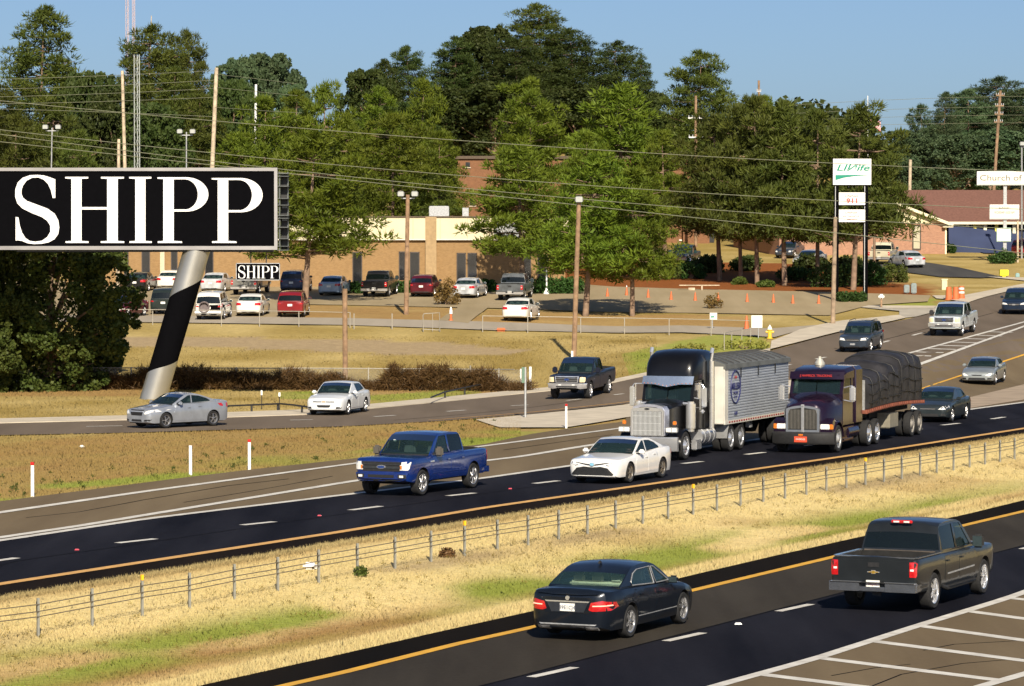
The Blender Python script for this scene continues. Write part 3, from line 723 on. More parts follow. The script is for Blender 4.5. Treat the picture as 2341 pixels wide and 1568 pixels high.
def mirror_pair(root, x, y, z, s=1.0, m=None, tall=False):
    for q in (1, -1):
        b = MB(); d = (.13 * s, .24 * s, .17 * s if not tall else .27 * s)
        b.box((x, q * (y + .15 * s), z + .04), d, bev=.045 * s, taper=(.85, .92))
        b.box((x + .03, q * (y + .02), z - .02), (.07, .12, .05), m=1)
        b.box((x - d[0] / 2 - .001, q * (y + .15 * s), z + .04), (.012, d[1] * .8, d[2] * .75), m=2)
        b.obj('mirror', [m or M_BLK, M_BLK, mat('mirror_glass', (.03, .045, .05), .15, noise=.1)], root)  # dark teal face colour stands in for what the mirror reflects
def place(root, px, py, ref, phi, p, dz=0.0):
    """puts the wheel 'ref' (e.g. 'FL') of the vehicle on the ground point seen at px, py; phi: travel direction from +Y towards +X, degrees"""
    g = G(px, py); a = R(phi); fx, fy = math.sin(a), math.cos(a); lx, ly = -fy, fx
    u = p['wb'] / 2 * (1 if ref[0] == 'F' else -1); v = (p['W'] / 2 - .10) * (1 if ref[1] == 'L' else -1)
    if ref[0] == 'C': u = 0
    if ref[1] == 'C': v = 0
    ox, oy = u * fx + v * lx, u * fy + v * ly
    X, Y = g.x - ox, g.y - oy
    # pitch with the slope
    zf, zr = gz(X + fx * p['wb'] / 2, Y + fy * p['wb'] / 2), gz(X - fx * p['wb'] / 2, Y - fy * p['wb'] / 2)
    root.location = (X, Y, (zf + zr) / 2 + .045 + dz)
    root.rotation_euler = (0, -math.atan2(zf - zr, p['wb']), math.pi / 2 - a)

def make_car(name, label, cat, p, group=None):
    root = thing(name, label, cat, group=group)
    p.setdefault('arch', p['tr'] * 1.13); p.setdefault('tw', .225)
    me = lower_body(p); body = link('body', me, root)
    bm = bmesh.new(); bm.from_mesh(me); bvh = BVHTree.FromBMesh(bm); bm.free()
    if 'roofline' in p: p['Yf'] = greenhouse(p, root)
    yw = p['W'] / 2 - p['tw'] / 2 - .015
    for x in (p['wb'] / 2, -p['wb'] / 2):
        for s in (1, -1): add_wheel(root, x, s * yw, p['tr'], p['tw'], p.get('spokes', 5), p.get('rim'), p.get('rimstyle', ''))
    D = lambda nm, poly, ax, sg, m, off=.008, **k: decal(bvh, poly, ax, sg, off, m, nm, root, **k)
    for nm, poly, m in p.get('fronts', []): D(nm, poly, 'x', 1, m)
    for nm, poly, m in p.get('rears', []): D(nm, poly, 'x', -1, m)
    for nm, poly, m in p.get('front_pairs', []):
        D(nm, poly, 'x', 1, m); D(nm, mirror(poly), 'x', 1, m)
    for nm, poly, m in p.get('rear_pairs', []):
        D(nm, poly, 'x', -1, m); D(nm, mirror(poly), 'x', -1, m)
    for nm, poly, m in p.get('sides', []):
        for s in (1, -1): D(nm, poly, 'y', s, m)
    for nm, poly, m in p.get('tops', []): D(nm, poly, 'z', 1, m)
    # doors with handles
    W2 = p['W'] / 2
    for poly, hx, hz in p.get('doors', []):
        for s in (1, -1):
            d = D('door', poly, 'y', s, p['paint'], off=.007, sub=.22)
            h = bvh.ray_cast(Vector((hx, s * 5, hz)), Vector((0, -s, 0)))[0]
            if h:
                MB().box((hx, h.y + s * .025, hz), (.19, .035, .035), bev=.012).obj('handle', p.get('handle', p['paint']), d)
    if 'mirror' in p:
        x, z, s = p['mirror'][:3]; mirror_pair(root, x, p.get('yb', .925) * W2, z, s, p.get('mirror_mat', p['paint']), p.get('mirror_tall', False))
    # shadowy underside so that no light shows between the axles
    MB().box((0, 0, p['zb'] + .0), (p['wb'] + 1.0, p['W'] * .62, .10)).obj('underside', M_DARK, root)
    p['bvh'] = bvh
    return root
def plate_text(root, x, y, z, txt, flip, size=.10, m=None):
    me = upright(text_mesh(txt, size, m or mat('plate_print', (.16, .17, .22), .6, noise=.1), 'plate_text', extrude=.002), flip)
    return link('plate_text', me, root, (x, y, z))

# ---- side-view outlines shared by the saloons
def sedan(L, W, H, wb, fo, paintm, **kw):
    f = wb / 2 + fo; r = -(L - f); hw, fw = wb / 2, f
    zh = kw.pop('zh', .72); zc = kw.pop('zc', .93); zd = kw.pop('zd', 1.0); zbf = kw.pop('zbf', .93); zbr = kw.pop('zbr', 1.0)
    cow = kw.pop('cow', hw - .48); wt = kw.pop('wt', cow - .86); rt = kw.pop('rt', -hw + .38); rb = kw.pop('rb', -hw - .28)
    tr = kw.pop('tr', .325)
    dlz = kw.pop('sill', .30)
    roof = kw.pop('roofline', [(rb, zd + .015), (rt, H - .075), ((rt + wt) / 2, H - .035), (wt + .1, H - .065), (cow, zc + .01)])
    fr_t = H - .135
    bp = kw.pop('bpil', -.10)
    w1 = [(cow - .20, zbf + .045), (wt - .03, fr_t + .005), (bp + .16, fr_t + .03), (bp + .06, zbf + .055)]
    w2 = [(bp - .06, zbf + .058), (bp + .04, fr_t + .03), (rt + .16, fr_t + .012), (rt - .05, fr_t - .05), (rt - .30, zbr + .13), (rt - .26, zbr + .075)]
    p = dict(L=L, W=W, H=H, wb=wb, front=f, rear=r, cowl=cow, tr=tr, zb=.19, paint=paintm,
             shoulder=[(r, zd - .05), (r + .12, zd - .005), (rb, zd), (rb + .5, zbr + .0), (cow, zc - .01), (f - .75, zc - .085), (f - .2, zh + .01), (f, zh - .03)],
             roofline=roof, kinks=(1, 3), belt=[(rb, zbr - .01), (cow, zbf - .02)], windows=[w1, w2])
    arch = tr * 1.13
    def arc(cx, a0, a1, n=7): return [(cx + (arch + .05) * math.cos(R(a0 + (a1 - a0) * i / n)), tr + (arch + .05) * math.sin(R(a0 + (a1 - a0) * i / n))) for i in range(n + 1)]
    d1 = [(hw - arch - .14, dlz), (hw - arch - .05, .62), (cow - .16, zbf - .045), (bp + .02, zbf - .035), (bp - .02, dlz)]
    ra = [q for q in arc(-hw, 25, 78) if q[1] > dlz]
    d2 = [(bp - .035, dlz), (bp + .005, zbf - .035), (rt - .18, zbr - .05)] + [(-hw + arch * .15, zbr - .22)] + list(reversed(ra)) + [(-hw + arch + .07, dlz)]
    p['doors'] = [(d1, bp + .16, zbf - .14), (d2, rt - .02 + .1, zbr - .17)]
    p['mirror'] = (cow - .30, zbf + .03, .92)
    p.update(kw); return p
# patch: let front/rear/side entries carry their own standing-proud distance
def _entries(L):
    for t in L: yield (t if len(t) == 4 else (*t, .009))
def dress(root, p):
    bvh = p['bvh']
    def D(nm, poly, ax, sg, m, off, par=root): return decal(bvh, poly, ax, sg, off, m, nm, par)
    for nm, poly, m, o in _entries(p.get('F', [])): D(nm, poly, 'x', 1, m, o)
    for nm, poly, m, o in _entries(p.get('FF', [])): D(nm, poly, 'x', 1, m, o); D(nm, mirror(poly), 'x', 1, m, o)
    for nm, poly, m, o in _entries(p.get('B', [])): D(nm, poly, 'x', -1, m, o)
    for nm, poly, m, o in _entries(p.get('BB', [])): D(nm, poly, 'x', -1, m, o); D(nm, mirror(poly), 'x', -1, m, o)
    for nm, poly, m, o in _entries(p.get('S', [])):
        for s in (1, -1): D(nm, poly, 'y', s, m, o)
    for nm, poly, m, o in _entries(p.get('T', [])): D(nm, poly, 'z', 1, m, o)
def front_basic(p, zl=.60, grille=M_BLK, lamp=None, gz0=.47, gz1=.62, gy=.42, low=True, chrome_g=False):
    W2 = p['W'] / 2
    F = [('grille', [(-gy, gz0 + .03), (-gy + .06, gz0), (gy - .06, gz0), (gy, gz0 + .03), (gy + .03, gz1), (-gy - .03, gz1)], grille)]
    if chrome_g: F += [('grille_bar', rect(-gy, gy, (gz0 + gz1) / 2 - .012, (gz0 + gz1) / 2 + .012), M_CHROME, .02)]
    if low: F += [('intake', [(-.50, .27), (.50, .27), (.44, .39), (-.44, .39)], M_BLK)]
    F += [('bumper_lip', rect(-.70, .70, .205, .235), M_BLK)]
    p['F'] = F; p['FF'] = [('headlight', lamp or [(.50, zl - .05), (.58, zl - .065), (.85, zl - .02), (.875, zl + .07), (.80, zl + .085), (.55, zl + .05)], M_LAMP), ('fog_light_recess', [(.58, .30), (.80, .31), (.82, .38), (.60, .39)], M_BLK)]
def rear_basic(p, lamp=None, z=.80, plate_z=.72, lampm=None, boot=True):
    p['B'] = [('number_plate', rect(-.155, .155, plate_z - .078, plate_z + .078), M_PLATE, .016), ('bumper_underside', rect(-.62, .62, .26, .33), M_BLK)]
    if boot: p['B'].insert(0, ('boot_lid', [(-.60, plate_z - .13), (.60, plate_z - .13), (.64, z + .07), (-.64, z + .07)], p['paint'], .006))
    p['BB'] = [('tail_light', lamp or [(.46, z - .09), (.80, z - .10), (.875, z - .04), (.87, z + .08), (.70, z + .09), (.48, z + .06)], lampm or M_RED, .014)]

# ---- near dark saloon, seen from behind
P_SLATE = paint('slate_blue', (.009, .013, .021), .28, .3)
p = sedan(4.87, 1.854, 1.47, 2.874, .83, P_SLATE, zd=1.03, zbr=1.02, zbf=.95, zc=.97, zh=.75, tr=.335, chrome_trim=True, seat=mat('beige_leather', (.78, .72, .56), .7, noise=.06, scale=6), spokes=5, rimstyle='twin',
          rt=-.98, rb=-1.78, glass=glass_mat('clear_glass', (.66, .82, .80), .20, (.06, .13, .13)))
p['windows'] = [[(.80, .99), (.72, 1.03), (.14, 1.335), (.02, 1.345), (.03, 1.0)], [(-.08, 1.0), (-.06, 1.345), (-.75, 1.335), (-1.0, 1.27), (-1.20, 1.13), (-1.22, 1.05)]]
p['belt'] = [(-1.78, 1.01), (.96, .94)]
p['seatrows'] = [(.05, 2), (-1.02, 3)]
p['B'] = [('boot_lid', [(-.50, .58), (.50, .58), (.62, .90), (-.62, .90)], P_SLATE, .006), ('plate_recess', [(-.36, .60), (.36, .60), (.46, .795), (-.46, .795)], mat('recess_grey', (.02, .024, .032), .5, noise=.2), .010),
          ('number_plate', rect(-.165, .165, .615, .775), M_PLATE, .018), ('chrome_strip', [(-.47, .80), (.47, .80), (.50, .828), (-.50, .828)], M_CHROME, .022),
          ('emblem', ellipse(0, .885, .045, .045), M_CHROME, .016), ('lower_valance', [(-.66, .24), (.66, .24), (.72, .33), (-.72, .33)], M_BLK, .012), ('valance_strip', [(-.60, .335), (.60, .335), (.64, .36), (-.64, .36)], M_STEEL, .016),
          ('spoiler_lip', [(-.66, .955), (.66, .955), (.64, .975), (-.64, .975)], P_SLATE, .035)]
p['BB'] = [('tail_light', [(.47, .655), (.55, .625), (.86, .64), (.90, .70), (.885, .80), (.74, .845), (.52, .80)], M_RED, .014), ('brake_light_strip', [(.56, .725), (.87, .735), (.865, .757), (.56, .747)], M_LIT, .022),
           ('exhaust_tip', rect(.40, .66, .255, .305), M_CHROME, .03)]
p['S'] = [('side_strip', [(-1.02, .40), (1.02, .40), (1.02, .42), (-1.02, .42)], M_STEEL, .010)]
c1 = make_car('saloon_car', 'dark slate saloon with lit red tail lights and beige headrests in the inner near lane', 'car', p); dress(c1, p)
for ch in c1.children:
    if ch.name.startswith('boot_lid'): bl_ = ch
plate_text(c1, p['rear'] - .028, 0, .69, '39E1CJ4', 'nx', .105)
link('badge', upright(text_mesh('E350', .06, M_CHROME, 'badge'), 'nx'), c1, (p['rear'] + .005, .52, .862)); link('badge', upright(text_mesh('Luxury', .05, M_CHROME, 'badge'), 'nx'), c1, (p['rear'] + .005, -.50, .862))
MB().box((-.95, 0, 1.475), (.16, .05, .07), bev=.02, taper=(.5, .5)).obj('roof_antenna', M_BLK, c1)
place(c1, 1433.5, 1461, 'RR', 25.0, p)

# ---- pickups
def pickup(L, W, H, wb, fo, pm, cab_rear, cow, **kw):
    f = wb / 2 + fo; r = -(L - f); zb_ = kw.pop('belt_z', 1.17); zr_ = kw.pop('rail_z', 1.20); zh = kw.pop('hood_z', 1.13); hw = wb / 2; tr = kw.pop('tr', .40)
    sill = kw.pop('sill', .46); wt = kw.pop('wt', cow - .78); bp = kw.pop('bpil', (cab_rear + cow) / 2 - .12)
    ft = H - .12
    w1 = [(cow - .24, zb_ + .055), (wt - .02, ft - .01), (bp + .09, ft + .015), (bp + .06, zb_ + .065)]
    w2 = [(bp - .05, zb_ + .065), (bp - .04, ft + .015), (cab_rear + .22, ft), (cab_rear + .15, ft - .05), (cab_rear + .12, zb_ + .085)]
    p = dict(L=L, W=W, H=H, wb=wb, front=f, rear=r, cowl=cow, tr=tr, zb=.42, paint=pm, boxy=1.0, crown=.04, nose=.06, tail=.02, tw=.27,
             ends=[(0, .80), (.04, .88), (.12, .94), (.30, .98), (.75, 1.0)], rends=[(0, .93), (.03, .97), (.10, .99), (.30, 1.0), (.75, 1.0)],
             shoulder=[(r, zr_), (cab_rear - .12, zr_), (cab_rear, zb_ + .01), (cow, zb_ - .01), (cow + .2, zb_ - .015), (f - .25, zh), (f, zh - .03)],
             roofline=[(cab_rear, zb_ + .02), (cab_rear + .13, H - .07), ((cab_rear + wt) / 2, H - .03), (wt + .05, H - .06), (cow, zb_ + .01)], kinks=(1, 3),
             belt=[(cab_rear, zb_ - .01), (cow, zb_ - .03)], windows=[w1, w2], yb=.94, yr=.79, ptaper=.03, rcrown=.035, bow_r=.02, rg0=.10, spokes=6,
             bed=(r + .09, cab_rear - .14, .78), glass_rear=M_GLASSD, seatrows=[(cow - 1.25, 2), (cab_rear + .42, 3)])
    arch = tr * 1.15; p['arch'] = arch
    d1 = [(hw - arch - .12, sill), (hw - arch - .05, .85), (cow - .12, zb_ - .05), (bp + .02, zb_ - .04), (bp, sill)]
    d2 = [(bp - .03, sill), (bp - .01, zb_ - .04), (cab_rear + .10, zb_ - .05), (cab_rear + .08, sill)]
    p['doors'] = [(d1, bp + .18, zb_ - .16), (d2, cab_rear + .26, zb_ - .16)]
    p['mirror'] = (cow - .28, zb_ + .09, 1.15); p['mirror_tall'] = True
    p.update(kw); return p
def pickup_rear(p, lampw=.10, lz0=.80, lz1=1.13, badge=True):
    W2 = p['W'] / 2
    p['B'] = [('tailgate', rect(-W2 + .20, W2 - .20, .70, p['shoulder'][0][1] - .05), p['paint'], .012), ('tailgate_handle', rect(-.13, .13, 1.0, 1.10), M_BLK, .022)]
    p['BB'] = [('tail_light', [(W2 - .19, lz0), (W2 - .05, lz0), (W2 - .035, lz0 + .05), (W2 - .035, lz1 - .03), (W2 - .06, lz1), (W2 - .19, lz1)], M_RED, .016), ('lamp_lens', rect(W2 - .17, W2 - .09, (lz0 + lz1) / 2 - .03, (lz0 + lz1) / 2 + .015), M_LAMP, .022)]
def rear_bumper(root, p, m, plate=None):
    r = p['rear']; W2 = p['W'] / 2; b = MB()
    for s in (1, -1):
        b.prism([(s * .30, .47), (s * (W2 - .02), .47), (s * (W2 - .02), .66), (s * .30, .66)], r - .12, r + .06, 'x')
        b.box((r + .12, s * (W2 - .035), .565), (.34, .06, .18), bev=.02)
    b.box((r - .04, 0, .52), (.16, .62, .10), bev=.015)
    b.box((r - .06, 0, .665), (.16, p['W'] - .1, .012), m=1)
    b.obj('bumper', [m, M_BLK], root)
    if plate:
        MB().box((r - .05, 0, .635), (.02, .31, .155)).obj('number_plate', M_PLATE, root)
        plate_text(root, r - .063, 0, .63, plate, 'nx', .095, mat('plate_red', (.45, .12, .10), .6, noise=.1))
P_GREY = paint('graphite', (.022, .026, .030), .30, .35)
p = pickup(5.84, 2.03, 1.88, 3.645, .95, P_GREY, -1.22, 1.22, tr=.405, mirror_mat=M_BLK, spokes=5, rimstyle='twin', rim=M_CHROME)
pickup_rear(p)
p['B'] += [('emblem', [(-.14, .90), (-.05, .905), (-.05, .93), (.05, .93), (.05, .905), (.14, .90), (.14, .88), (.05, .875), (.05, .85), (-.05, .85), (-.05, .875), (-.14, .88)], M_CHROME, .024),
           ('emblem_fill', [(-.11, .895), (-.035, .90), (-.035, .92), (.035, .92), (.035, .90), (.11, .895), (.11, .882), (.035, .878), (.035, .858), (-.035, .858), (-.035, .878), (-.11, .882)], mat('gold_badge', (.62, .38, .06), .3, .6, noise=.1), .030)]
p['S'] = [('side_moulding', [(-.95, .70), (1.0, .72), (1.0, .755), (-.95, .735)], M_STEEL, .014), ('wheel_arch_trim', [(-3.0, .55), (-2.40, .55), (-2.38, .60), (-3.0, .60)], P_GREY, .012)]
c2 = make_car('pickup_truck', 'graphite crew cab pickup seen from behind with an empty open bed and chrome bumper', 'pickup', p); dress(c2, p)
rear_bumper(c2, p, mat('bumper_chrome', (.30, .32, .36), .22, .85, noise=.1), '10BJ0B3')
MB().box((p['rear'] - .03, .62, .665), (.14, .72, .016), bev=.004).box((p['rear'] - .03, -.62, .665), (.14, .72, .016), bev=.004).obj('bumper_edge', M_CHROME, c2)['kind'] = 'stuff'
link('badge', upright(text_mesh('SILVERADO', .075, M_STEEL, 'badge'), 'nx'), c2, (p['rear'] - .006, .50, .735)); link('badge', upright(text_mesh('LTZ', .06, M_STEEL, 'badge'), 'nx'), c2, (p['rear'] - .006, -.62, .735))
MB().box((-1.145, 0, 1.855), (.05, .50, .07), bev=.015).obj('high_brake_light', M_RED, c2); [MB().box((-1.18, y, 1.855), (.03, .13, .035)).obj('reversing_light', M_LAMP, c2) for y in (.12, -.12)]
b = MB()
for s in (1, -1):
    b.tube([(1.15, s * .93, .46), (1.0, s * 1.0, .40), (-1.0, s * 1.0, .40), (-1.15, s * .93, .46)], .055, 8); b.box((0, s * 1.02, .445), (1.9, .13, .02))
b.obj('side_step', M_BLK, c2)
rc = mat('rail_cap', (.085, .088, .095), .28, noise=.1, coat=1)  # lighter grey puts the sky's highlight along the rails into the colour
for s in (1, -1): MB().box((-2.12, s * .925, 1.212), (1.62, .13, .03), bev=.012).obj('rail_cap', rc, c2)
MB().box((-2.99, 0, 1.212), (.12, 1.86, .035), bev=.014).obj('tailgate_cap', rc, c2); MB().box((-1.31, 0, 1.02), (.03, 1.66, .42)).obj('bed_front_wall', mat('bed_brown', (.085, .068, .055), .7, noise=.3, scale=3), c2)
b = MB(); b.box((-2.1, 0, .80), (1.6, 1.6, .03)); 
for k in range(9): b.box((-2.1, -.68 + k * .17, .825), (1.6, .06, .02))
b.obj('bed_floor', M_BLK, c2)
MB().cyl((-2.95, -.1, .40), (-3.0, -.1, .40), .05).box((-2.9, 0, .42), (.2, .1, .1)).obj('tow_hitch', M_BLK, c2)
place(c2, 2128, 1396, 'RR', 25.0, p)

P_BLUE = paint('royal_blue', (.005, .026, .165), .25, .1, .10)
p = pickup(5.66, 2.03, 1.94, 3.68, .93, P_BLUE, -1.25, 1.20, tr=.41, spokes=6, belt_z=1.22, rail_z=1.26, hood_z=1.20, mirror_mat=mat('mirror_taupe', (.10, .09, .075), .4, noise=.1))
pickup_rear(p, lz0=.85, lz1=1.2)
p['F'] = [('grille', [(-.66, .80), (.66, .80), (.70, .86), (.70, 1.10), (-.70, 1.10), (-.70, .86)], M_BLK, .012), ('grille_bar', rect(-.68, .68, .885, .955), mat('grille_grey', (.05, .055, .06), .4, .4, noise=.2), .03), ('grille_bar', rect(-.68, .68, 1.0, 1.03), mat('grille_grey', (.05, .055, .06), .4), .03),
          ('bumper_face', [(-.86, .56), (.86, .56), (.90, .74), (-.90, .74)], P_BLUE, .05), ('intake', rect(-.46, .46, .60, .69), M_BLK, .062), ('air_dam', [(-.80, .43), (.80, .43), (.84, .53), (-.84, .53)], M_BLK, .02),
          ('emblem', ellipse(0, .935, .155, .06), M_CHROME, .042), ('emblem_fill', ellipse(0, .935, .14, .048), mat('emblem_blue', (.02, .05, .18), .3, noise=.1, coat=1), .050)]
p['FF'] = [('headlight', [(.66, .84), (.91, .84), (.94, .90), (.955, 1.07), (.955, 1.10), (.72, 1.10), (.72, 1.02), (.66, 1.0)], M_LAMP, .02), ('amber_marker', rect(.665, .735, .87, .99), M_AMBER, .028), ('fog_light', rect(.66, .80, .61, .68), M_LAMP, .066), ('fog_light_recess', rect(.60, .86, .585, .705), M_BLK, .056)]
p['S'] = [('fender_badge', rect(1.05, 1.30, 1.03, 1.075), M_CHROME, .014), ('character_line', [(-1.2, .66), (1.2, .66), (1.2, .685), (-1.2, .685)], P_BLUE, .018)]
c3 = make_car('pickup_truck', 'bright blue crew cab pickup with black grille driving towards the viewer', 'pickup', p); dress(c3, p)
rear_bumper(c3, p, P_BLUE); place(c3, 961, 1135, 'FL', 205.5, p)
MB().box((.78, -.55, 1.66), (.01, .10, .06)).obj('windscreen_sticker', M_PLATE, c3)

# ---- white saloon in front of the lorry
P_WHITE = paint('pearl_white', (.80, .80, .79), .28, 0, .02)
p = sedan(4.95, 1.93, 1.45, 2.825, 1.04, P_WHITE, zh=.79, zc=.93, zd=1.06, zbr=1.02, zbf=.93, tr=.335, spokes=5, rimstyle='twin', rt=-.72, rb=-1.70, rim=mat('bronze_alloy', (.36, .33, .29), .3, .8, noise=.1), glass=glass_mat('teal_glass', (.34, .50, .50), .34))
p['windows'] = [[(.76, .985), (.05, 1.335), (-.10, 1.345), (-.03, .985)], [(-.10, .985), (-.17, 1.345), (-.60, 1.33), (-.95, 1.24), (-1.22, 1.10), (-1.25, 1.04)]]
p['belt'] = [(-1.70, 1.02), (.93, .92)]
p['F'] = [('grille', [(-.72, .285), (.72, .285), (.75, .33), (.56, .53), (.30, .575), (0, .55), (-.30, .575), (-.56, .53), (-.75, .33)], M_BLK, .014), ('grille_slot', [(-.62, .715), (0, .645), (.62, .715), (.60, .69), (.16, .62), (0, .60), (-.16, .62), (-.60, .70)], M_BLK, .014),
          ('emblem', ellipse(0, .645, .095, .065), M_CHROME, .026), ('emblem_fill', ellipse(0, .645, .075, .048), mat('badge_sky_blue', (.25, .55, .75), .3, noise=.1, coat=1), .034), ('chin', [(-.76, .225), (.76, .225), (.78, .262), (-.78, .262)], P_WHITE, .03)]
for k in range(6): p['F'].append(('grille_bar', [(-.66 + .028 * k, .315 + .036 * k), (.66 - .028 * k, .315 + .036 * k), (.66 - .028 * k, .321 + .036 * k), (-.66 + .028 * k, .321 + .036 * k)], mat('grille_grey', (.05, .055, .06), .4), .020))
p['FF'] = [('headlight', [(.50, .66), (.60, .625), (.80, .665), (.885, .73), (.90, .775), (.86, .775), (.66, .72)], M_LAMP, .014), ('running_light', [(.50, .63), (.60, .595), (.62, .605), (.52, .645)], M_STEEL, .014), ('lamp_eye', ellipse(.72, .70, .03, .02, 10), M_CHROME, .022)]
rear_basic(p, z=.86, plate_z=.70)
c4 = make_car('saloon_car', 'white saloon with wide black grille ahead of the chrome-nosed lorry', 'car', p); dress(c4, p); place(c4, 1435.5, 1106, 'FL', 205.0, p)

# ---- saloons on the frontage road and the slip road
P_SILV = paint('silver_blue', (.36, .39, .44), .32, .45)
p = sedan(4.60, 1.80, 1.476, 2.685, .92, P_SILV, zh=.80, zc=.98, zd=1.08, zbr=1.04, zbf=.98, tr=.325, cow=.92, wt=.02, rt=-.62, rb=-1.62)
p['windows'] = [[(.72, 1.03), (-.02, 1.355), (-.16, 1.365), (-.10, 1.045)], [(-.17, 1.045), (-.22, 1.365), (-.62, 1.33), (-1.02, 1.22), (-1.22, 1.12), (-1.18, 1.085)]]
p['belt'] = [(-1.62, 1.045), (.92, .965)]
p['F'] = [('grille', [(-.34, .55), (.34, .55), (.40, .69), (-.40, .69)], M_BLK, .012), ('upper_grille', [(-.42, .755), (.42, .755), (.44, .79), (-.44, .79)], M_BLK, .012), ('chrome_strip', rect(-.42, .42, .70, .725), M_CHROME, .016), ('intake', [(-.34, .29), (.34, .29), (.30, .38), (-.30, .38)], M_BLK, .012)]
p['FF'] = [('headlight', [(.48, .62), (.60, .60), (.86, .70), (.885, .80), (.82, .80), (.55, .72)], M_LAMP, .014), ('fog_light_recess', [(.48, .31), (.76, .31), (.80, .39), (.52, .37)], M_BLK, .012)]
rear_basic(p, z=.90, plate_z=.72)
c5 = make_car('saloon_car', 'silver saloon passing the foot of the leaning sign pole', 'car', p); dress(c5, p); place(c5, 377.5, 980.5, 'FL', 180 + 44, p)

P_WH2 = paint('plain_white', (.72, .74, .75), .32, 0, .03)
p = sedan(4.95, 1.85, 1.49, 2.80, 1.0, P_WH2, zh=.74, zc=.95, tr=.33)
front_basic(p, zl=.62, gy=.30, gz0=.36, gz1=.47, low=False, lamp=[(.52, .60), (.58, .55), (.80, .55), (.88, .63), (.86, .72), (.72, .73)])
p['F'] += [('upper_grille', rect(-.52, -.10, .60, .64), M_BLK, .012), ('upper_grille', rect(.10, .52, .60, .64), M_BLK, .012), ('emblem', rect(-.08, .08, .60, .645), mat('gold_badge', (.62, .38, .06), .3, .6), .016)]
rear_basic(p)
c6 = make_car('saloon_car', 'white saloon on the frontage road in front of the vine covered fence', 'car', p); dress(c6, p); place(c6, 793, 949.5, 'FL', 180 + 14, p)

P_NAVY = paint('navy', (.010, .014, .030), .3, .1)
p = pickup(5.85, 2.03, 1.98, 3.60, .92, P_NAVY, -.85, 1.20, tr=.43, belt_z=1.24, rail_z=1.30, hood_z=1.20, zb=.52)
pickup_rear(p)
def super_duty(p, chrome=M_CHROME):
    p['F'] = [('grille', [(-.58, .86), (.58, .86), (.62, 1.16), (-.62, 1.16)], chrome, .03), ('grille_opening', rect(-.54, -.02, .89, .96), M_BLK, .036), ('grille_opening', rect(.02, .54, .89, .96), M_BLK, .036), ('grille_opening', rect(-.56, .56, .975, 1.05), M_BLK, .036), ('grille_opening', rect(-.56, .56, 1.065, 1.13), M_BLK, .036),
              ('emblem', ellipse(0, 1.01, .14, .055), mat('emblem_blue', (.02, .05, .18), .3), .045), ('bumper', [(-.93, .60), (.93, .60), (.95, .82), (-.95, .82)], chrome, .09), ('bumper_slot', rect(-.55, .55, .62, .69), M_BLK, .098)]
    p['FF'] = [('headlight', [(.66, .88), (.90, .88), (.93, .95), (.93, 1.12), (.68, 1.12)], mat('cream_lens', (.72, .62, .40), .2, noise=.1, coat=1), .024), ('fog_light', rect(.28, .42, .72, .77), M_LAMP, .10)]
super_duty(p)
c7 = make_car('pickup_truck', 'dark navy pickup with chrome grille on the frontage road left of the lorries', 'pickup', p); dress(c7, p); place(c7, 1347, 912, 'FL', 180 + 16.5, p)

P_ICE = paint('ice_white', (.62, .68, .70), .32, .1, .03)
p = pickup(6.2, 2.03, 1.98, 3.96, .95, P_ICE, -1.5, 1.35, tr=.42, belt_z=1.24, rail_z=1.30, hood_z=1.20, mirror_mat=M_BLK)
pickup_rear(p); super_duty(p)
c8 = make_car('pickup_truck', 'pale white pickup with large dark mirrors beside the hatched road markings', 'pickup', p); dress(c8, p); place(c8, 2197, 769, 'FL', 180 + 17.5, p)
c8.scale = (1.03, 1.03, 1.03)

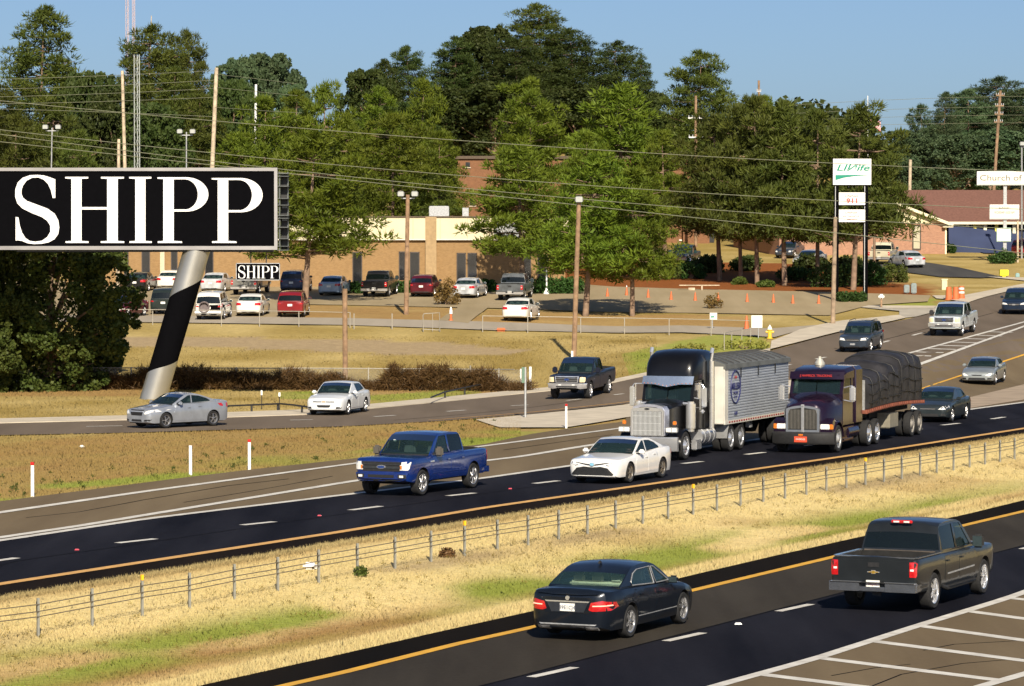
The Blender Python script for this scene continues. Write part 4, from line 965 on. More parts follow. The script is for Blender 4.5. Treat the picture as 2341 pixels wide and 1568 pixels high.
def suv(L, W, H, wb, fo, pm, **kw):
    f = wb / 2 + fo; r = -(L - f); hw = wb / 2; zh = kw.pop('zh', .92); zc = kw.pop('zc', 1.05); zb_ = kw.pop('zbelt', 1.04); tr = kw.pop('tr', .36); cow = kw.pop('cow', hw - .42); wt = kw.pop('wt', cow - .80); bp = kw.pop('bpil', -.10)
    ft = H - .13; sill = .38
    slope = kw.pop('slope', .34)
    w1 = [(cow - .18, zb_ + .04), (wt - .02, ft), (bp + .08, ft + .02), (bp + .06, zb_ + .05)]
    w2 = [(bp - .05, zb_ + .05), (bp - .03, ft + .02), (-hw + .22, ft + .01), (-hw + .12, zb_ + .07)]
    w3 = [(-hw + .02, zb_ + .08), (-hw + .12, ft + .01), (r + slope + .22, ft - .01), (r + slope + .02, zb_ + .12)]
    p = dict(L=L, W=W, H=H, wb=wb, front=f, rear=r, cowl=cow, tr=tr, zb=.26, paint=pm, boxy=.4, crown=.05, nose=.08, tail=.05,
             rends=[(0, .80), (.035, .90), (.11, .95), (.30, .985), (.75, 1.0)],
             shoulder=[(r, zb_ - .02), (cow, zc - .02), (f - .7, zc - .06), (f - .2, zh), (f, zh - .04)],
             roofline=[(r + .05, zb_), (r + slope, H - .08), (-.3, H - .02), (wt + .08, H - .07), (cow, zc - .01)], kinks=(1, 3), belt=[(r + .05, zb_ - .02), (cow, zc - .05)],
             windows=[w1, w2, w3], yb=.94, yr=.78, ptaper=.05, bow_r=.05, glass_rear=M_GLASSD, seatrows=[(cow - 1.1, 2), (-hw + .35, 3)])
    arch = tr * 1.13
    d1 = [(hw - arch - .12, sill), (hw - arch - .05, .75), (cow - .14, zb_ - .05), (bp + .02, zb_ - .04), (bp - .02, sill)]
    ra = [(-hw + (arch + .05) * math.cos(R(a)), tr + (arch + .05) * math.sin(R(a))) for a in (78, 60, 42, 26, 12)]
    d2 = [(bp - .04, sill), (bp, zb_ - .04), (-hw + .10, zb_ - .04), (-hw + .06, .86)] + [q for q in ra if q[1] > sill] + [(-hw + arch + .06, sill)]
    p['doors'] = [(d1, bp + .16, zb_ - .14), (d2, -hw + .28, zb_ - .14)]; p['mirror'] = (cow - .28, zb_ + .05, 1.0)
    p.update(kw); return p
def suv_rear(p, lz0=.88, lz1=1.12, plate_z=.80):
    W2 = p['W'] / 2
    p['B'] = [('tailgate', [(-W2 + .22, .50), (W2 - .22, .50), (W2 - .20, p['shoulder'][0][1] - .02), (-W2 + .20, p['shoulder'][0][1] - .02)], p['paint'], .008), ('number_plate', rect(-.155, .155, plate_z - .075, plate_z + .075), M_PLATE, .018), ('bumper_underside', rect(-.7, .7, .33, .42), M_BLK, .012)]
    p['BB'] = [('tail_light', [(W2 - .30, lz0), (W2 - .06, lz0 - .01), (W2 - .03, lz1 - .1), (W2 - .06, lz1 - .03), (W2 - .22, lz1 - .06)], M_RED, .016)]
P_TEALGREY = paint('blue_grey', (.045, .060, .085), .3, .4)
p = suv(4.68, 1.89, 1.73, 2.70, .92, P_TEALGREY)
front_basic(p, zl=.80, gy=.38, gz0=.66, gz1=.82, chrome_g=True, lamp=[(.44, .72), (.80, .74), (.88, .84), (.80, .88), (.50, .84)]); suv_rear(p)
p['F'].append(('number_plate', rect(-.15, .15, .45, .55), M_STEEL, .02))
c9 = make_car('estate_suv', 'blue grey estate SUV with roof rails on the frontage road', 'car', p); dress(c9, p); place(c9, 1988, 806, 'FL', 180 + 18, p)
MB().tube([(.1, .66, 1.74), (.0, .66, 1.78), (-1.4, .66, 1.78), (-1.6, .66, 1.72)], .02).tube([(.1, -.66, 1.74), (.0, -.66, 1.78), (-1.4, -.66, 1.78), (-1.6, -.66, 1.72)], .02).obj('roof_rail', M_BLK, c9)
P_DKNAVY = paint('deep_blue', (.016, .028, .055), .3, .3)
p = suv(4.6, 1.86, 1.68, 2.65, .92, P_DKNAVY, tr=.35)
front_basic(p, zl=.78, gy=.36, gz0=.64, gz1=.78, chrome_g=True, lamp=[(.42, .70), (.82, .72), (.89, .82), (.80, .86), (.50, .80)]); suv_rear(p)
p['F'].append(('emblem', rect(-.1, .1, .66, .75), M_CHROME, .03))
c10 = make_car('estate_suv', 'dark blue SUV cut by the right edge on the upper frontage road', 'car', p); dress(c10, p); place(c10, 2293, 718, 'FR', 180 + 15, p)

P_SIL2 = paint('grey_silver', (.33, .36, .36), .34, .45)
p = sedan(5.0, 1.86, 1.42, 2.76, 1.0, P_SIL2, zh=.68, zc=.92, tr=.32)
front_basic(p, zl=.56, gy=.28, gz0=.50, gz1=.56, lamp=[(.46, .50), (.70, .48), (.88, .58), (.87, .66), (.70, .64)]); rear_basic(p)
c11 = make_car('saloon_car', 'grey silver saloon on the slip road right of the tarped load', 'car', p); dress(c11, p); place(c11, 2273, 881.5, 'FL', 180 + 17.5, p)
P_GREEN = paint('dark_green_grey', (.035, .045, .050), .28, .4)
p = sedan(5.1, 1.85, 1.49, 2.84, 1.0, P_GREEN, zh=.74, zc=.95, tr=.335)
front_basic(p, zl=.62, gy=.34, gz0=.56, gz1=.64, chrome_g=True, lamp=[(.46, .58), (.78, .58), (.88, .66), (.86, .74), (.66, .71)]); rear_basic(p)
c12 = make_car('saloon_car', 'dark green grey saloon following the tarped flatbed', 'car', p); dress(c12, p); place(c12, 2173, 966, 'FL', 180 + 20, p)
# ------------------------------------------------------------------ the two lorries
def duals(root, x, yo, r, rim=None):
    for s in (1, -1):
        e = add_wheel(root, x, s * (yo - .15), r, .30, rim=rim or M_CHROME, style='hub'); add_wheel(root, x, s * (yo - .50), r, .28, rim=M_STEEL, style='hub')
P_BLK = paint('lorry_black', (.006, .006, .007), .28, .2)
t1 = thing('lorry_tractor', 'black lorry tractor with long chrome nose, visor and tall domed sleeper', 'lorry')
p1 = dict(wb=6.0, W=2.44)
# nose
b = MB(); secs = []
for x, w, zt in ((3.95, .60, 1.90), (3.85, .62, 1.98), (2.9, .66, 2.06), (1.75, .78, 2.14)):
    secs.append([(x, -w, .95), (x, -w, zt - .16), (x, -w + .10, zt - .04), (x, -w * .5, zt + .02), (x, 0, zt + .04), (x, w * .5, zt + .02), (x, w - .10, zt - .04), (x, w, zt - .16), (x, w, .95)])
b.loft(secs); b.obj('hood', P_BLK, t1)
MB().loft([[(x, y * k, z) for y, z in ((-.655, .92), (-.655, 1.84), (-.56, 1.99), (-.3, 2.055), (0, 2.075), (.3, 2.055), (.56, 1.99), (.655, 1.84), (.655, .92))] for x, k in ((3.42, 1.02), (3.90, 1.0))]).obj('radiator_shell', mat('lilac_sky_sheen', (.42, .43, .50), .25, .5, noise=.15, scale=2, coat=1), t1)  # lilac in the silver paints in the sky's reflection on the nose
b = MB(); b.prism([(-.64, .90), (.64, .90), (.64, 1.84), (.58, 1.92), (0, 1.97), (-.58, 1.92), (-.64, 1.84)], 3.90, 4.0, 'x'); gs = b.obj('grille_surround', M_CHROME, t1)
b = MB(); b.box((4.005, 0, 1.37), (.01, 1.12, .88), m=1)
for k in range(23): b.box((4.02, -.54 + k * .049, 1.37), (.02, .022, .87))
for k in range(3): b.box((4.03, 0, 1.10 + k * .27), (.01, 1.1, .012))
b.obj('grille', [mat('grille_bright', (.74, .75, .74), .35, .35, noise=.06), M_DARK], t1)
MB().prism(ellipse(0, 1.90, .10, .035), 4.0, 4.02, 'x').obj('emblem', M_BLK, t1)
b = MB(); secs = []
for y in np.linspace(-1.2, 1.2, 9): 
    d = .20 * (abs(y) / 1.2) ** 3; secs.append([(4.25 - d, y, .36), (4.28 - d, y, .42), (4.28 - d, y, .84), (4.24 - d, y, .88), (4.12 - d, y, .88), (4.12 - d, y, .36)])
b.loft(secs); b.box((4.285, -.30, .62), (.01, .28, .14), m=1); b.box((4.285, .42, .60), (.01, .12, .07), m=1)
b.obj('bumper', [M_CHROME, M_PLATE], t1)
for s in (1, -1):
    b = MB(); sec = []                                    # front fender sweeping over the wheel
    for a in np.linspace(-10, 170, 13):
        x, z = 3.05 + .66 * math.cos(R(a)), .56 + .62 * math.sin(R(a)); sec.append([(x, s * .66, z), (x, s * 1.18, z - .04), (x, s * 1.20, z - .08), (x, s * .66, z - .03)])
    b.loft(sec); b.obj('fender', P_BLK, t1)
    h = MB(); h.box((3.86, s * .92, 1.13), (.16, .46, .20), bev=.03, m=2)
    for q in (-.11, .11): h.box((3.945, s * .92 + q, 1.13), (.02, .18, .14), bev=.005, m=1)
    h.obj('headlight', [M_BLK, M_LAMP, M_CHROME], t1)
    MB().box((3.72, s * .98, 1.38), (.08, .14, .14), bev=.02).obj('turn_signal', M_AMBER, t1)
    b = MB(); b.cyl((1.95, s * 1.02, 1.10), (1.95, s * 1.02, 2.02), .19, n=18).cyl((1.95, s * 1.02, 2.02), (1.95, s * 1.02, 2.10), .13, n=16).cyl((1.95, s * 1.02, .98), (1.95, s * 1.02, 1.10), .14, n=16).tube([(1.95, s * .95, 2.0), (1.95, s * .72, 2.02)], .06)
    b.obj('air_cleaner', M_CHROME, t1)
    b = MB(); b.cyl((-.05, s * 1.20, 1.0), (-.05, s * 1.20, 3.55), .095, n=14).tube([(-.05, s * 1.20, 3.5), (-.05, s * 1.20, 3.85), (-.13, s * 1.20, 4.02)], .07, 10)
    for k in range(4): b.cyl((-.05, s * 1.20, 1.6 + k * .5), (-.05, s * 1.20, 1.64 + k * .5), .105, n=14)
    b.obj('exhaust_stack', M_CHROME, t1)
    b = MB(); b.box((1.55, s * 1.42, 2.25), (.10, .20, .74), bev=.03).box((1.497, s * 1.42, 2.25), (.004, .16, .68), m=1).tube([(1.35, s * .95, 2.72), (1.55, s * 1.34, 2.72), (1.55, s * 1.42, 2.6)], .022).tube([(1.35, s * .95, 1.84), (1.55, s * 1.34, 1.84), (1.55, s * 1.42, 1.95)], .022).tube([(1.60, s * 1.27, 2.74), (1.60, s * 1.27, 1.78)], .02).box((1.57, s * 1.36, 1.72), (.12, .18, .14), bev=.05)
    b.obj('mirror', [M_CHROME, M_BLK], t1)
    b = MB(); b.cyl((.95, s * .86, .72), (-.75, s * .86, .72), .31, n=22)
    for x in (.6, 0, -.5): b.cyl((x - .03, s * .86, .72), (x + .03, s * .86, .72), .32, n=22, m=1)
    b.obj('fuel_tank', [M_CHROME, M_STEEL], t1)
    b = MB(); b.box((1.35, s * .90, .62), (.62, .46, .05)).box((1.35, s * 1.05, .45), (.62, .22, .35), bev=.03); b.obj('step_box', M_CHROME, t1)
    sec = []
    for a in np.linspace(0, 92, 8):
        x, z = -2.62 + .74 * math.cos(R(a)), .55 + .66 * math.sin(R(a)); sec.append([(x, s * .62, z), (x, s * 1.24, z), (x, s * 1.24, z - .03), (x, s * .62, z - .03)])
    MB().loft(sec).obj('quarter_fender', M_CHROME, t1)
# cab and sleeper: windows in a front wall under a chrome visor, tall rounded dome behind
b = MB()
secs = []
for x, w, zt, zr in ((1.62, .98, 2.10, 0), (1.58, 1.0, 2.16, 0)): pass
b.prism([(1.66, 1.35), (1.66, 2.12), (1.60, 2.12), (1.60, 1.0), (.30, .92), (.30, 1.35)], -1.0, -.94, 'y').prism([(1.66, 1.35), (1.66, 2.12), (1.60, 2.12), (1.60, 1.0), (.30, .92), (.30, 1.35)], .94, 1.0, 'y')
b.box((.95, 0, 1.0), (1.34, 1.98, .10)).box((1.63, 0, 1.73), (.06, 1.98, .80))
for s in (1, -1):
    b.prism([(1.66, 2.10), (1.42, 2.80), (1.34, 2.80), (1.56, 2.10)], s * .90, s * 1.0, 'y'); b.box((.95, s * .975, 1.75), (1.36, .06, .80)); b.box((.36, s * .975, 2.45), (.16, .06, .72))
b.prism([(-.96, 2.10), (-.90, 2.10), (-.90, 2.80), (-.96, 2.80)], 1.30, 1.36, 'x')
b.box((.86, 0, 2.82), (1.16, 2.0, .06)); b.obj('cab', P_BLK, t1)
b = MB(); secs = []
for x, w, zt in ((1.46, .80, 3.12), (1.40, .90, 3.42), (1.22, .97, 3.68), (.92, 1.01, 3.86), (.45, 1.04, 3.96), (-.45, 1.06, 3.98), (-.80, 1.06, 3.95), (-.92, 1.04, 3.86)):
    zb = 2.86 if x > .3 else 1.05
    pts = [(x, -w, zb), (x, -w, zt - .42)] + [(x, -w + .30 * (1 - math.cos(R(a))), zt - .42 + .40 * math.sin(R(a))) for a in (25, 50, 75)] + [(x, -w * .4, zt), (x, 0, zt + .02), (x, w * .4, zt)] + [(x, w - .30 * (1 - math.cos(R(a))), zt - .42 + .40 * math.sin(R(a))) for a in (75, 50, 25)] + [(x, w, zt - .42), (x, w, zb)]
    secs.append(pts)
b.loft(secs); b.obj('sleeper', P_BLK, t1)
b = MB(); b.box((-.25, 0, 1.9), (1.30, 2.06, 1.9)); b.obj('sleeper_side', P_BLK, t1)
b = MB()
for y0, y1 in ((-.90, -.02), (.02, .90)): b.add([(1.655, y0, 2.10), (1.655 + .03, y1, 2.10), (1.46, y1, 2.74), (1.44, y0, 2.74)], [(0, 1, 2, 3)])
b.obj('windscreen', M_GLASS, t1)
for s in (1, -1): MB().add([(1.50, s * .99, 2.13), (.46, s * .99, 2.13), (.46, s * .99, 2.76), (1.32, s * .99, 2.76)], [(0, 1, 2, 3)]).obj('side_window', M_GLASS, t1)
b = MB(); n = 12; vs = []
for i in range(n + 1):
    y = -1.0 + 2.0 * i / n; k = 1 - abs(y); bow = .10 * (1 - y * y)
    vs += [(1.50 + bow, y, 3.02), (1.66 + bow, y, 2.72 - .10 * max(0, 1 - abs(y) * 1.9))]
b.add(vs, [(2 * i, 2 * i + 1, 2 * i + 3, 2 * i + 2) for i in range(n)]); b.obj('sun_visor', mat('visor_blue_chrome', (.50, .60, .74), .22, .8, noise=.06), t1)
b = MB()
for i in range(13): 
    y = -.9 + 1.8 * i / 12; b.box((1.66 + .10 * (1 - y * y), y, 2.76 - .10 * max(0, 1 - abs(y) * 1.9)), (.03, .035, .03), bev=.01)
b.obj('visor_lights', M_AMBER, t1)['kind'] = 'stuff'
b = MB(); b.box((1.1, 0, 2.3), (.14, .5, .5), bev=.1).box((1.45, 0, 2.06), (.3, 1.7, .1)); b.obj('seat', M_INT, t1)
b = MB()
for s in (1, -1): b.box((-.2, s * .43, .82), (8.0, .10, .26))
b.box((-3.0, 0, 1.05), (1.0, .9, .12)); b.obj('chassis_rail', M_DARK, t1)
for s in (1, -1): add_wheel(t1, 3.0, s * 1.04, .52, .30, rim=M_CHROME, style='hub')
for x in (-2.45, -3.75): duals(t1, x, 1.22, .51)
place(t1, 1564, 1053, 'FL', 180 + 21, p1)

def corr_side(b, x0, x1, y, z0, z1, n, s, m=0):
    """corrugated sheet: n horizontal ribs"""
    vs = []; h = (z1 - z0) / n
    for k in range(n):
        for z, o in ((z0 + k * h, 0), (z0 + k * h + h * .12, .020), (z0 + k * h + h * .62, .020), (z0 + k * h + h * .74, 0)): vs.append((z, y + s * o))
    vs.append((z1, y)); V = [(x0, q, z) for z, q in vs] + [(x1, q, z) for z, q in vs]; N = len(vs)
    b.add(V, [(i, i + 1, N + i + 1, N + i) for i in range(N - 1)], m)
ang = t1.rotation_euler.z; fwd = Vector((math.cos(ang), math.sin(ang), 0))
TRL = 8.6
t2 = thing('grain_trailer', 'silver corrugated hopper trailer with a round crest and a rolled grey cover', 'trailer', t1.location + fwd * -2.15, ang)
M_ALU = mat('ribbed_aluminium', (.50, .54, .60), .42, .35, noise=.08, scale=1.2)
M_CREAM = mat('cream_panel', (.64, .62, .56), .5, noise=.10, scale=2)
b = MB(); X0, X1, z0, z1 = .65, .65 - TRL, 1.08, 3.30; b.box(((X0 + X1) / 2, 0, (z0 + z1) / 2), (TRL - .06, 2.42, z1 - z0 - .04))
for s in (1, -1): corr_side(b, X0 - .42, X1, s * 1.225, z0 + .12, z1 - .08, 19, s)
b.obj('side_wall', M_ALU, t2)
b = MB()
for s in (1, -1): b.box((X0 - .20, s * 1.235, (z0 + z1) / 2), (.46, .06, z1 - z0), bev=.015); b.box(((X0 + X1) / 2, s * 1.25, z1 - .03), (TRL, .07, .12)); b.box(((X0 + X1) / 2, s * 1.245, z0 + .05), (TRL, .07, .14))
b.box((X0 + .0, 0, (z0 + z1) / 2), (.10, 2.46, z1 - z0), bev=.02); b.box((X0 + .12, -.5, 2.4), (.12, .25, 1.5)); b.obj('front_wall', M_CREAM, t2)
b = MB(); b.obj  # cover
secs = []
for x in np.linspace(X0 + .04, X1 - .10, 15):
    sag = .03 * math.sin(x * 5); secs.append([(x, y, z1 + .03 + (.26 + sag) * (1 - (y / 1.3) ** 2) + .02) for y in np.linspace(-1.29, 1.29, 11)] + [(x, 1.31, z1 - .12), (x, 1.29, z1 - .12), (x, 0, z1), (x, -1.29, z1 - .12), (x, -1.31, z1 - .12)])
MB().loft(secs).obj('roll_cover', mat('cover_grey', (.12, .125, .12), .6, noise=.25, scale=1.5), t2)
b = MB()
for k in range(11): b.tube([(X0 - .3 - k * .78, y, z1 + .085 + .29 * (1 - (y / 1.3) ** 2)) for y in np.linspace(-1.28, 1.28, 9)], .022, 5)
b.obj('cover_bow', mat('cover_dark', (.05, .05, .05), .6, noise=.2), t2)
b = MB()
for k in range(3): b.box((X0 - 2.0 - 2.3 * k, 1.285, z1 - .28), (.05, .03, .45))
b.obj('cover_strap', M_BLK, t2)
b = MB()
for k in range(26): b.box((X0 - .55 - k * .31, 1.288, z0 + .06), (.16, .006, .055))
b.obj('reflective_tape', M_RED, t2)['kind'] = 'stuff'
NAVYP = mat('crest_navy', (.03, .035, .13), .5, noise=.1)
cx, cz = X0 - 1.35, 2.46
b = MB(); b.tube([(cx + .62 * math.cos(2 * math.pi * i / 28), 1.27, cz + .62 * math.sin(2 * math.pi * i / 28)) for i in range(29)], .026, 5); b.obj('crest_ring', NAVYP, t2)
def side_text(txt, size, x, z, m, bold=0.0):
    me = text_mesh(txt, size, m, 'crest_text', bold=bold, extrude=.006)
    me.transform(Matrix(((-1, 0, 0, 0), (0, 0, 1, 0), (0, 1, 0, 0), (0, 0, 0, 1)))); return link('crest_text', me, t2, (x, 1.275, z))
side_text('MILLER', .34, cx, cz + .02, NAVYP, .006); side_text('TTM', .16, cx, cz + .36, mat('crest_red', (.5, .05, .04), .5, noise=.1)); side_text('TRUCKING', .12, cx, cz - .22, NAVYP); side_text('CO. INC', .11, cx, cz - .38, NAVYP); side_text('LUBE', .18, cx - .05, 1.44, NAVYP)
b = MB()
for s in (1, -1): b.box((-3.4, s * .42, .92), (8.4, .12, .26))
for x in (-1.9, -4.3): b.prism([(x + 1.0, 1.06), (x + .25, .55), (x - .25, .55), (x - 1.0, 1.06)], -.9, .9, 'y')
b.box((-.75, .75, .62), (.10, .10, .95)).box((-.75, -.75, .62), (.10, .10, .95)).box((-.75, 0, .55), (.08, 1.4, .06)).box((-3.15, 1.05, .95), (.25, .2, .35), m=1).box((-2.4, 1.0, .85), (.08, .1, .6), m=1)
b.obj('undercarriage', [M_DARK, M_STEEL], t2)
for x in (-6.4, -7.6): duals(t2, x, 1.22, .51, M_STEEL)
b = MB()
for s in (1, -1): b.box((-7.9, s * .9, .75), (.02, .6, .6))
b.obj('mudflap', M_BLK, t2)

# tarped flatbed
P_PURP = paint('deep_purple_black', (.016, .008, .022), .22, .25)
k1 = thing('lorry_tractor', 'dark purple lorry tractor with oval split grille and red plate on a black bumper', 'lorry')
p2 = dict(wb=5.0, W=2.44)
b = MB(); secs = []
for x, w, zt, zb in ((3.30, .66, 1.72, .86), (3.22, .74, 1.86, .86), (2.9, .86, 1.94, .86), (2.3, .98, 2.06, .86), (1.45, 1.06, 2.22, .86)):
    secs.append([(x, -w, zb), (x, -w, zt - .34), (x, -w + .10, zt - .12), (x, -w * .55, zt), (x, 0, zt + .05), (x, w * .55, zt), (x, w - .10, zt - .12), (x, w, zt - .34), (x, w, zb)])
b.loft(secs); b.obj('hood', P_PURP, k1)
gp = []
for a in range(0, 181, 15): gp.append((.62 * math.cos(R(a)) ** 1 if True else 0, 1.62 + .20 * math.sin(R(a))))
outer = [(.66, .80)] + [(.66 * max(-1, min(1, math.cos(R(a)) * 1.12)), 1.56 + .24 * math.sin(R(a))) for a in range(0, 181, 15)] + [(-.66, .80)]
MB().prism(outer, 3.24, 3.40, 'x').obj('grille_surround', mat('grille_chrome', (.62, .64, .66), .28, .9), k1)
MB().box((3.40, 0, 1.27), (.06, .09, .96)).box((3.41, 0, 1.80), (.05, .14, .10), bev=.02).obj('grille_divider', M_CHROME, k1)
b = MB()
for s in (1, -1):
    b.prism([(s * .06, .88), (s * .57, .88), (s * .57, 1.50), (s * .50, 1.66), (s * .06, 1.72)], 3.402, 3.41, 'x', m=1)
    for j in range(9): b.box((3.415, s * (.10 + j * .055), 1.28), (.012, .014, .74))
b.obj('grille', [mat('grille_bronze', (.30, .28, .24), .4, .5, noise=.15), M_DARK], k1)
for s in (1, -1):
    b = MB(); sec = []
    for a in np.linspace(0, 172, 12):
        x, z = 2.5 + .72 * math.cos(R(a)), .52 + .70 * math.sin(R(a)); sec.append([(x, s * .70, z + .04), (x, s * 1.14, z), (x, s * 1.20, z - .06), (x, s * .70, z - .06)])
    b.loft(sec); b.prism([(3.30, .80), (3.30, 1.20), (3.0, 1.32), (2.9, .8)], s * .64, s * 1.16, 'y'); b.obj('fender', P_PURP, k1)
    MB().box((3.30, s * .86, 1.00), (.08, .36, .20), bev=.02).obj('headlight', M_LAMP, k1); MB().box((3.27, s * 1.10, 1.00), (.12, .15, .20), bev=.02).obj('turn_signal', M_AMBER, k1)
    b = MB(); b.box((1.35, s * 1.42, 2.18), (.12, .24, .60), bev=.05).box((1.288, s * 1.42, 2.18), (.004, .19, .5), m=1).tube([(1.3, s * 1.0, 1.95), (1.35, s * 1.40, 1.88), (1.35, s * 1.42, 1.95)], .025).tube([(1.3, s * 1.0, 2.4), (1.35, s * 1.40, 2.5), (1.35, s * 1.42, 2.4)], .025)
    b.obj('mirror', [M_CHROME, M_BLK], k1)
    MB().cyl((.9, s * .88, .66), (-.6, s * .88, .66), .30, n=20).obj('fuel_tank', P_PURP, k1)
    MB().box((.9, s * 1.02, .42), (1.3, .25, .06)).box((.9, s * 1.08, .62), (1.7, .05, .55)).obj('side_skirt', P_PURP, k1)
b = MB(); secs = []
for y in np.linspace(-1.22, 1.22, 11):
    d = .34 * (abs(y) / 1.22) ** 2.6; secs.append([(3.62 - d, y, .34), (3.66 - d, y, .42), (3.64 - d, y, .74), (3.58 - d, y, .80), (3.40 - d, y, .80), (3.40 - d, y, .34)])
b.loft(secs); b.obj('bumper', M_BLK, k1)
MB().box((3.675, 0, .53), (.02, .50, .22)).obj('red_plate', mat('plate_red_orange', (.62, .075, .03), .5, noise=.05), k1)
me = upright(text_mesh('OVERSIZE', .085, M_WHITE, 'plate_text', extrude=.002), 'x'); link('plate_text', me, k1, (3.69, 0, .53))
MB().box((3.66, 0, .70), (.02, .18, .06)).obj('bumper_light', M_AMBER, k1)
b = MB()
for s in (1, -1):
    b.prism([(1.50, 2.16), (1.22, 2.80), (1.12, 2.80), (1.40, 2.16)], s * .92, s * 1.06, 'y'); b.box((.66, s * 1.04, 1.60), (1.66, .06, 1.20)); b.box((.05, s * 1.04, 2.48), (.40, .06, .68))
b.box((1.46, 0, 1.9), (.06, 2.1, .56)).box((.6, 0, 1.0), (1.7, 2.1, .06)); b.box((-.17, 0, 1.9), (.06, 2.1, 1.8)); b.obj('cab', P_PURP, k1)
secs = []
for x, w, z0_, zt in ((1.40, 1.0, 2.76, 2.90), (1.28, 1.04, 2.76, 3.02), (.9, 1.08, 2.76, 3.12), (-.2, 1.10, 2.76, 3.20), (-.22, 1.14, 1.0, 3.20), (-1.15, 1.14, 1.0, 3.20)):
    secs.append([(x, -w, z0_), (x, -w, zt - .14), (x, -w + .12, zt), (x, 0, zt + .03), (x, w - .12, zt), (x, w, zt - .14), (x, w, z0_)])
MB().loft(secs).obj('sleeper', P_PURP, k1)
b = MB()
for y0, y1 in ((-.94, -.015), (.015, .94)): b.add([(1.50, y0, 2.18), (1.53, y1, 2.18), (1.27, y1, 2.76), (1.25, y0, 2.76)], [(0, 1, 2, 3)])
b.obj('windscreen', M_GLASS, k1)
for s in (1, -1): MB().add([(1.36, s * 1.045, 2.2), (.26, s * 1.045, 2.2), (.26, s * 1.045, 2.76), (1.12, s * 1.045, 2.76)], [(0, 1, 2, 3)]).obj('side_window', M_GLASS, k1)
b = MB(); vs = []
for i in range(13):
    y = -1.08 + 2.16 * i / 12; bow = .10 * (1 - (y / 1.08) ** 2); vs += [(1.30 + bow, y, 3.02), (1.42 + bow, y, 2.74)]
b.add(vs, [(2 * i, 2 * i + 1, 2 * i + 3, 2 * i + 2) for i in range(12)]); b.obj('sun_visor', P_PURP, k1)
b = MB(); me = upright(text_mesh('J HAMRICK TRUCKING', .125, mat('visor_red', (.60, .04, .03), .5, noise=.05), 'visor_text', extrude=.004), 'x'); link('visor_text', me, k1, (1.50, 0, 2.87))
MB().box((.62, .45, 2.28), (.14, .45, .5), bev=.1).box((1.3, 0, 2.16), (.25, 1.7, .08)).obj('seat', M_INT, k1)
b = MB(); b.cyl((-.3, -.35, 3.22), (-.3, -.35, 3.30), .20, n=18).cyl((-.3, -.35, 3.30), (-.3, -.35, 3.46), .20, .10, n=18).cyl((-.3, -.35, 3.46), (-.3, -.35, 3.56), .06, n=10); b.obj('roof_vent', mat('vent_cream', (.6, .58, .5), .4, .5, noise=.1), k1)
b = MB()
for s in (1, -1): b.box((-.4, s * .43, .80), (6.6, .10, .26)); b.cyl((-1.22, s * 1.02, .9), (-1.22, s * 1.02, 3.05), .07, n=10)
b.obj('chassis_rail', M_DARK, k1)
for s in (1, -1): add_wheel(k1, 2.5, s * 1.04, .52, .30, rim=M_STEEL, style='hub')
for x in (-1.95, -3.2): duals(k1, x, 1.22, .51)
place(k1, 1913, 1036, 'FL', 180 + 20.5, p2)
ang = k1.rotation_euler.z; fwd = Vector((math.cos(ang), math.sin(ang), 0))
FL_ = 9.4
f1 = thing('flatbed_trailer', 'flatbed trailer with a rust red deck edge under the dark tarped load', 'trailer', k1.location + fwd * -1.45, ang)
M_RUST = mat('deck_rust_red', (.20, .060, .035), .7, noise=.3, scale=2)
def bow(x): return .10 * math.sin(math.pi * (x + FL_) / FL_)
b = MB(); secs = []
for x in np.linspace(0, -FL_, 14): z = 1.42 + bow(x); secs.append([(x, -1.27, z - .14), (x, -1.27, z), (x, 1.27, z), (x, 1.27, z - .14)])
b.loft(secs); b.obj('deck', M_RUST, f1)
b = MB()
for k in range(30):
    x = -.15 - k * .31; z = 1.42 + bow(x); b.box((x, 1.29, z - .05), (.07, .05, .10))
b.obj('stake_pocket', M_RUST, f1)['kind'] = 'stuff'
b = MB()
for s in (1, -1):
    b.prism([(-.2, 1.28), (-9.3, 1.28), (-9.3, 1.05), (-7.4, 1.05), (-6, .95), (-3, .95), (-1.2, 1.1), (-.2, 1.12)], s * .45, s * .55, 'y')
b.box((-8.2, 0, .8), (2.2, 1.0, .2)).box((-2.3, .7, .75), (.1, .1, .9)).box((-2.3, -.7, .75), (.1, .1, .9)); b.obj('frame_rail', M_DARK, f1)
MB().box((-5.0, .80, .80), (1.4, .55, .62), bev=.03).obj('tool_box', mat('box_olive_grey', (.24, .22, .17), .6, noise=.15), f1)
for x in (-7.5, -8.75): duals(f1, x, 1.22, .51, mat('worn_steel_wheel', (.30, .28, .25), .6, .3, noise=.2))
MB().box((-.05, 0, 2.0), (.06, 2.3, 1.2)).obj('headboard', M_STEEL, f1)
ld = thing('tarped_load', 'bulky load under a dark strapped tarpaulin, tallest towards the back', 'load', f1.location + Vector((0, 0, 1.44)), ang)
M_TARP = mat('dark_tarpaulin', (.022, .021, .024), .58, noise=.5, scale=1.6, bump=.5, bscale=5, detail=5)
secs = []; hs = []
for x in np.linspace(-.25, -9.2, 56):
    h = 1.36 + .10 * math.sin(x * 2.2) if x > -3.3 else (1.62 + .05 * math.sin(x * 3.1) if x > -5.2 else 1.98 - .05 * abs(x + 7.2))
    h -= .34 * math.exp(-((x + 3.3) / .22) ** 2) + .30 * math.exp(-((x + 5.2) / .22) ** 2) + .12 * math.exp(-((x + 7.3) / .25) ** 2)
    hs.append((x, h))
hv = np.array([h for _, h in hs]); hv = np.convolve(np.pad(hv, 1, mode='edge'), np.ones(3) / 3, mode='valid')
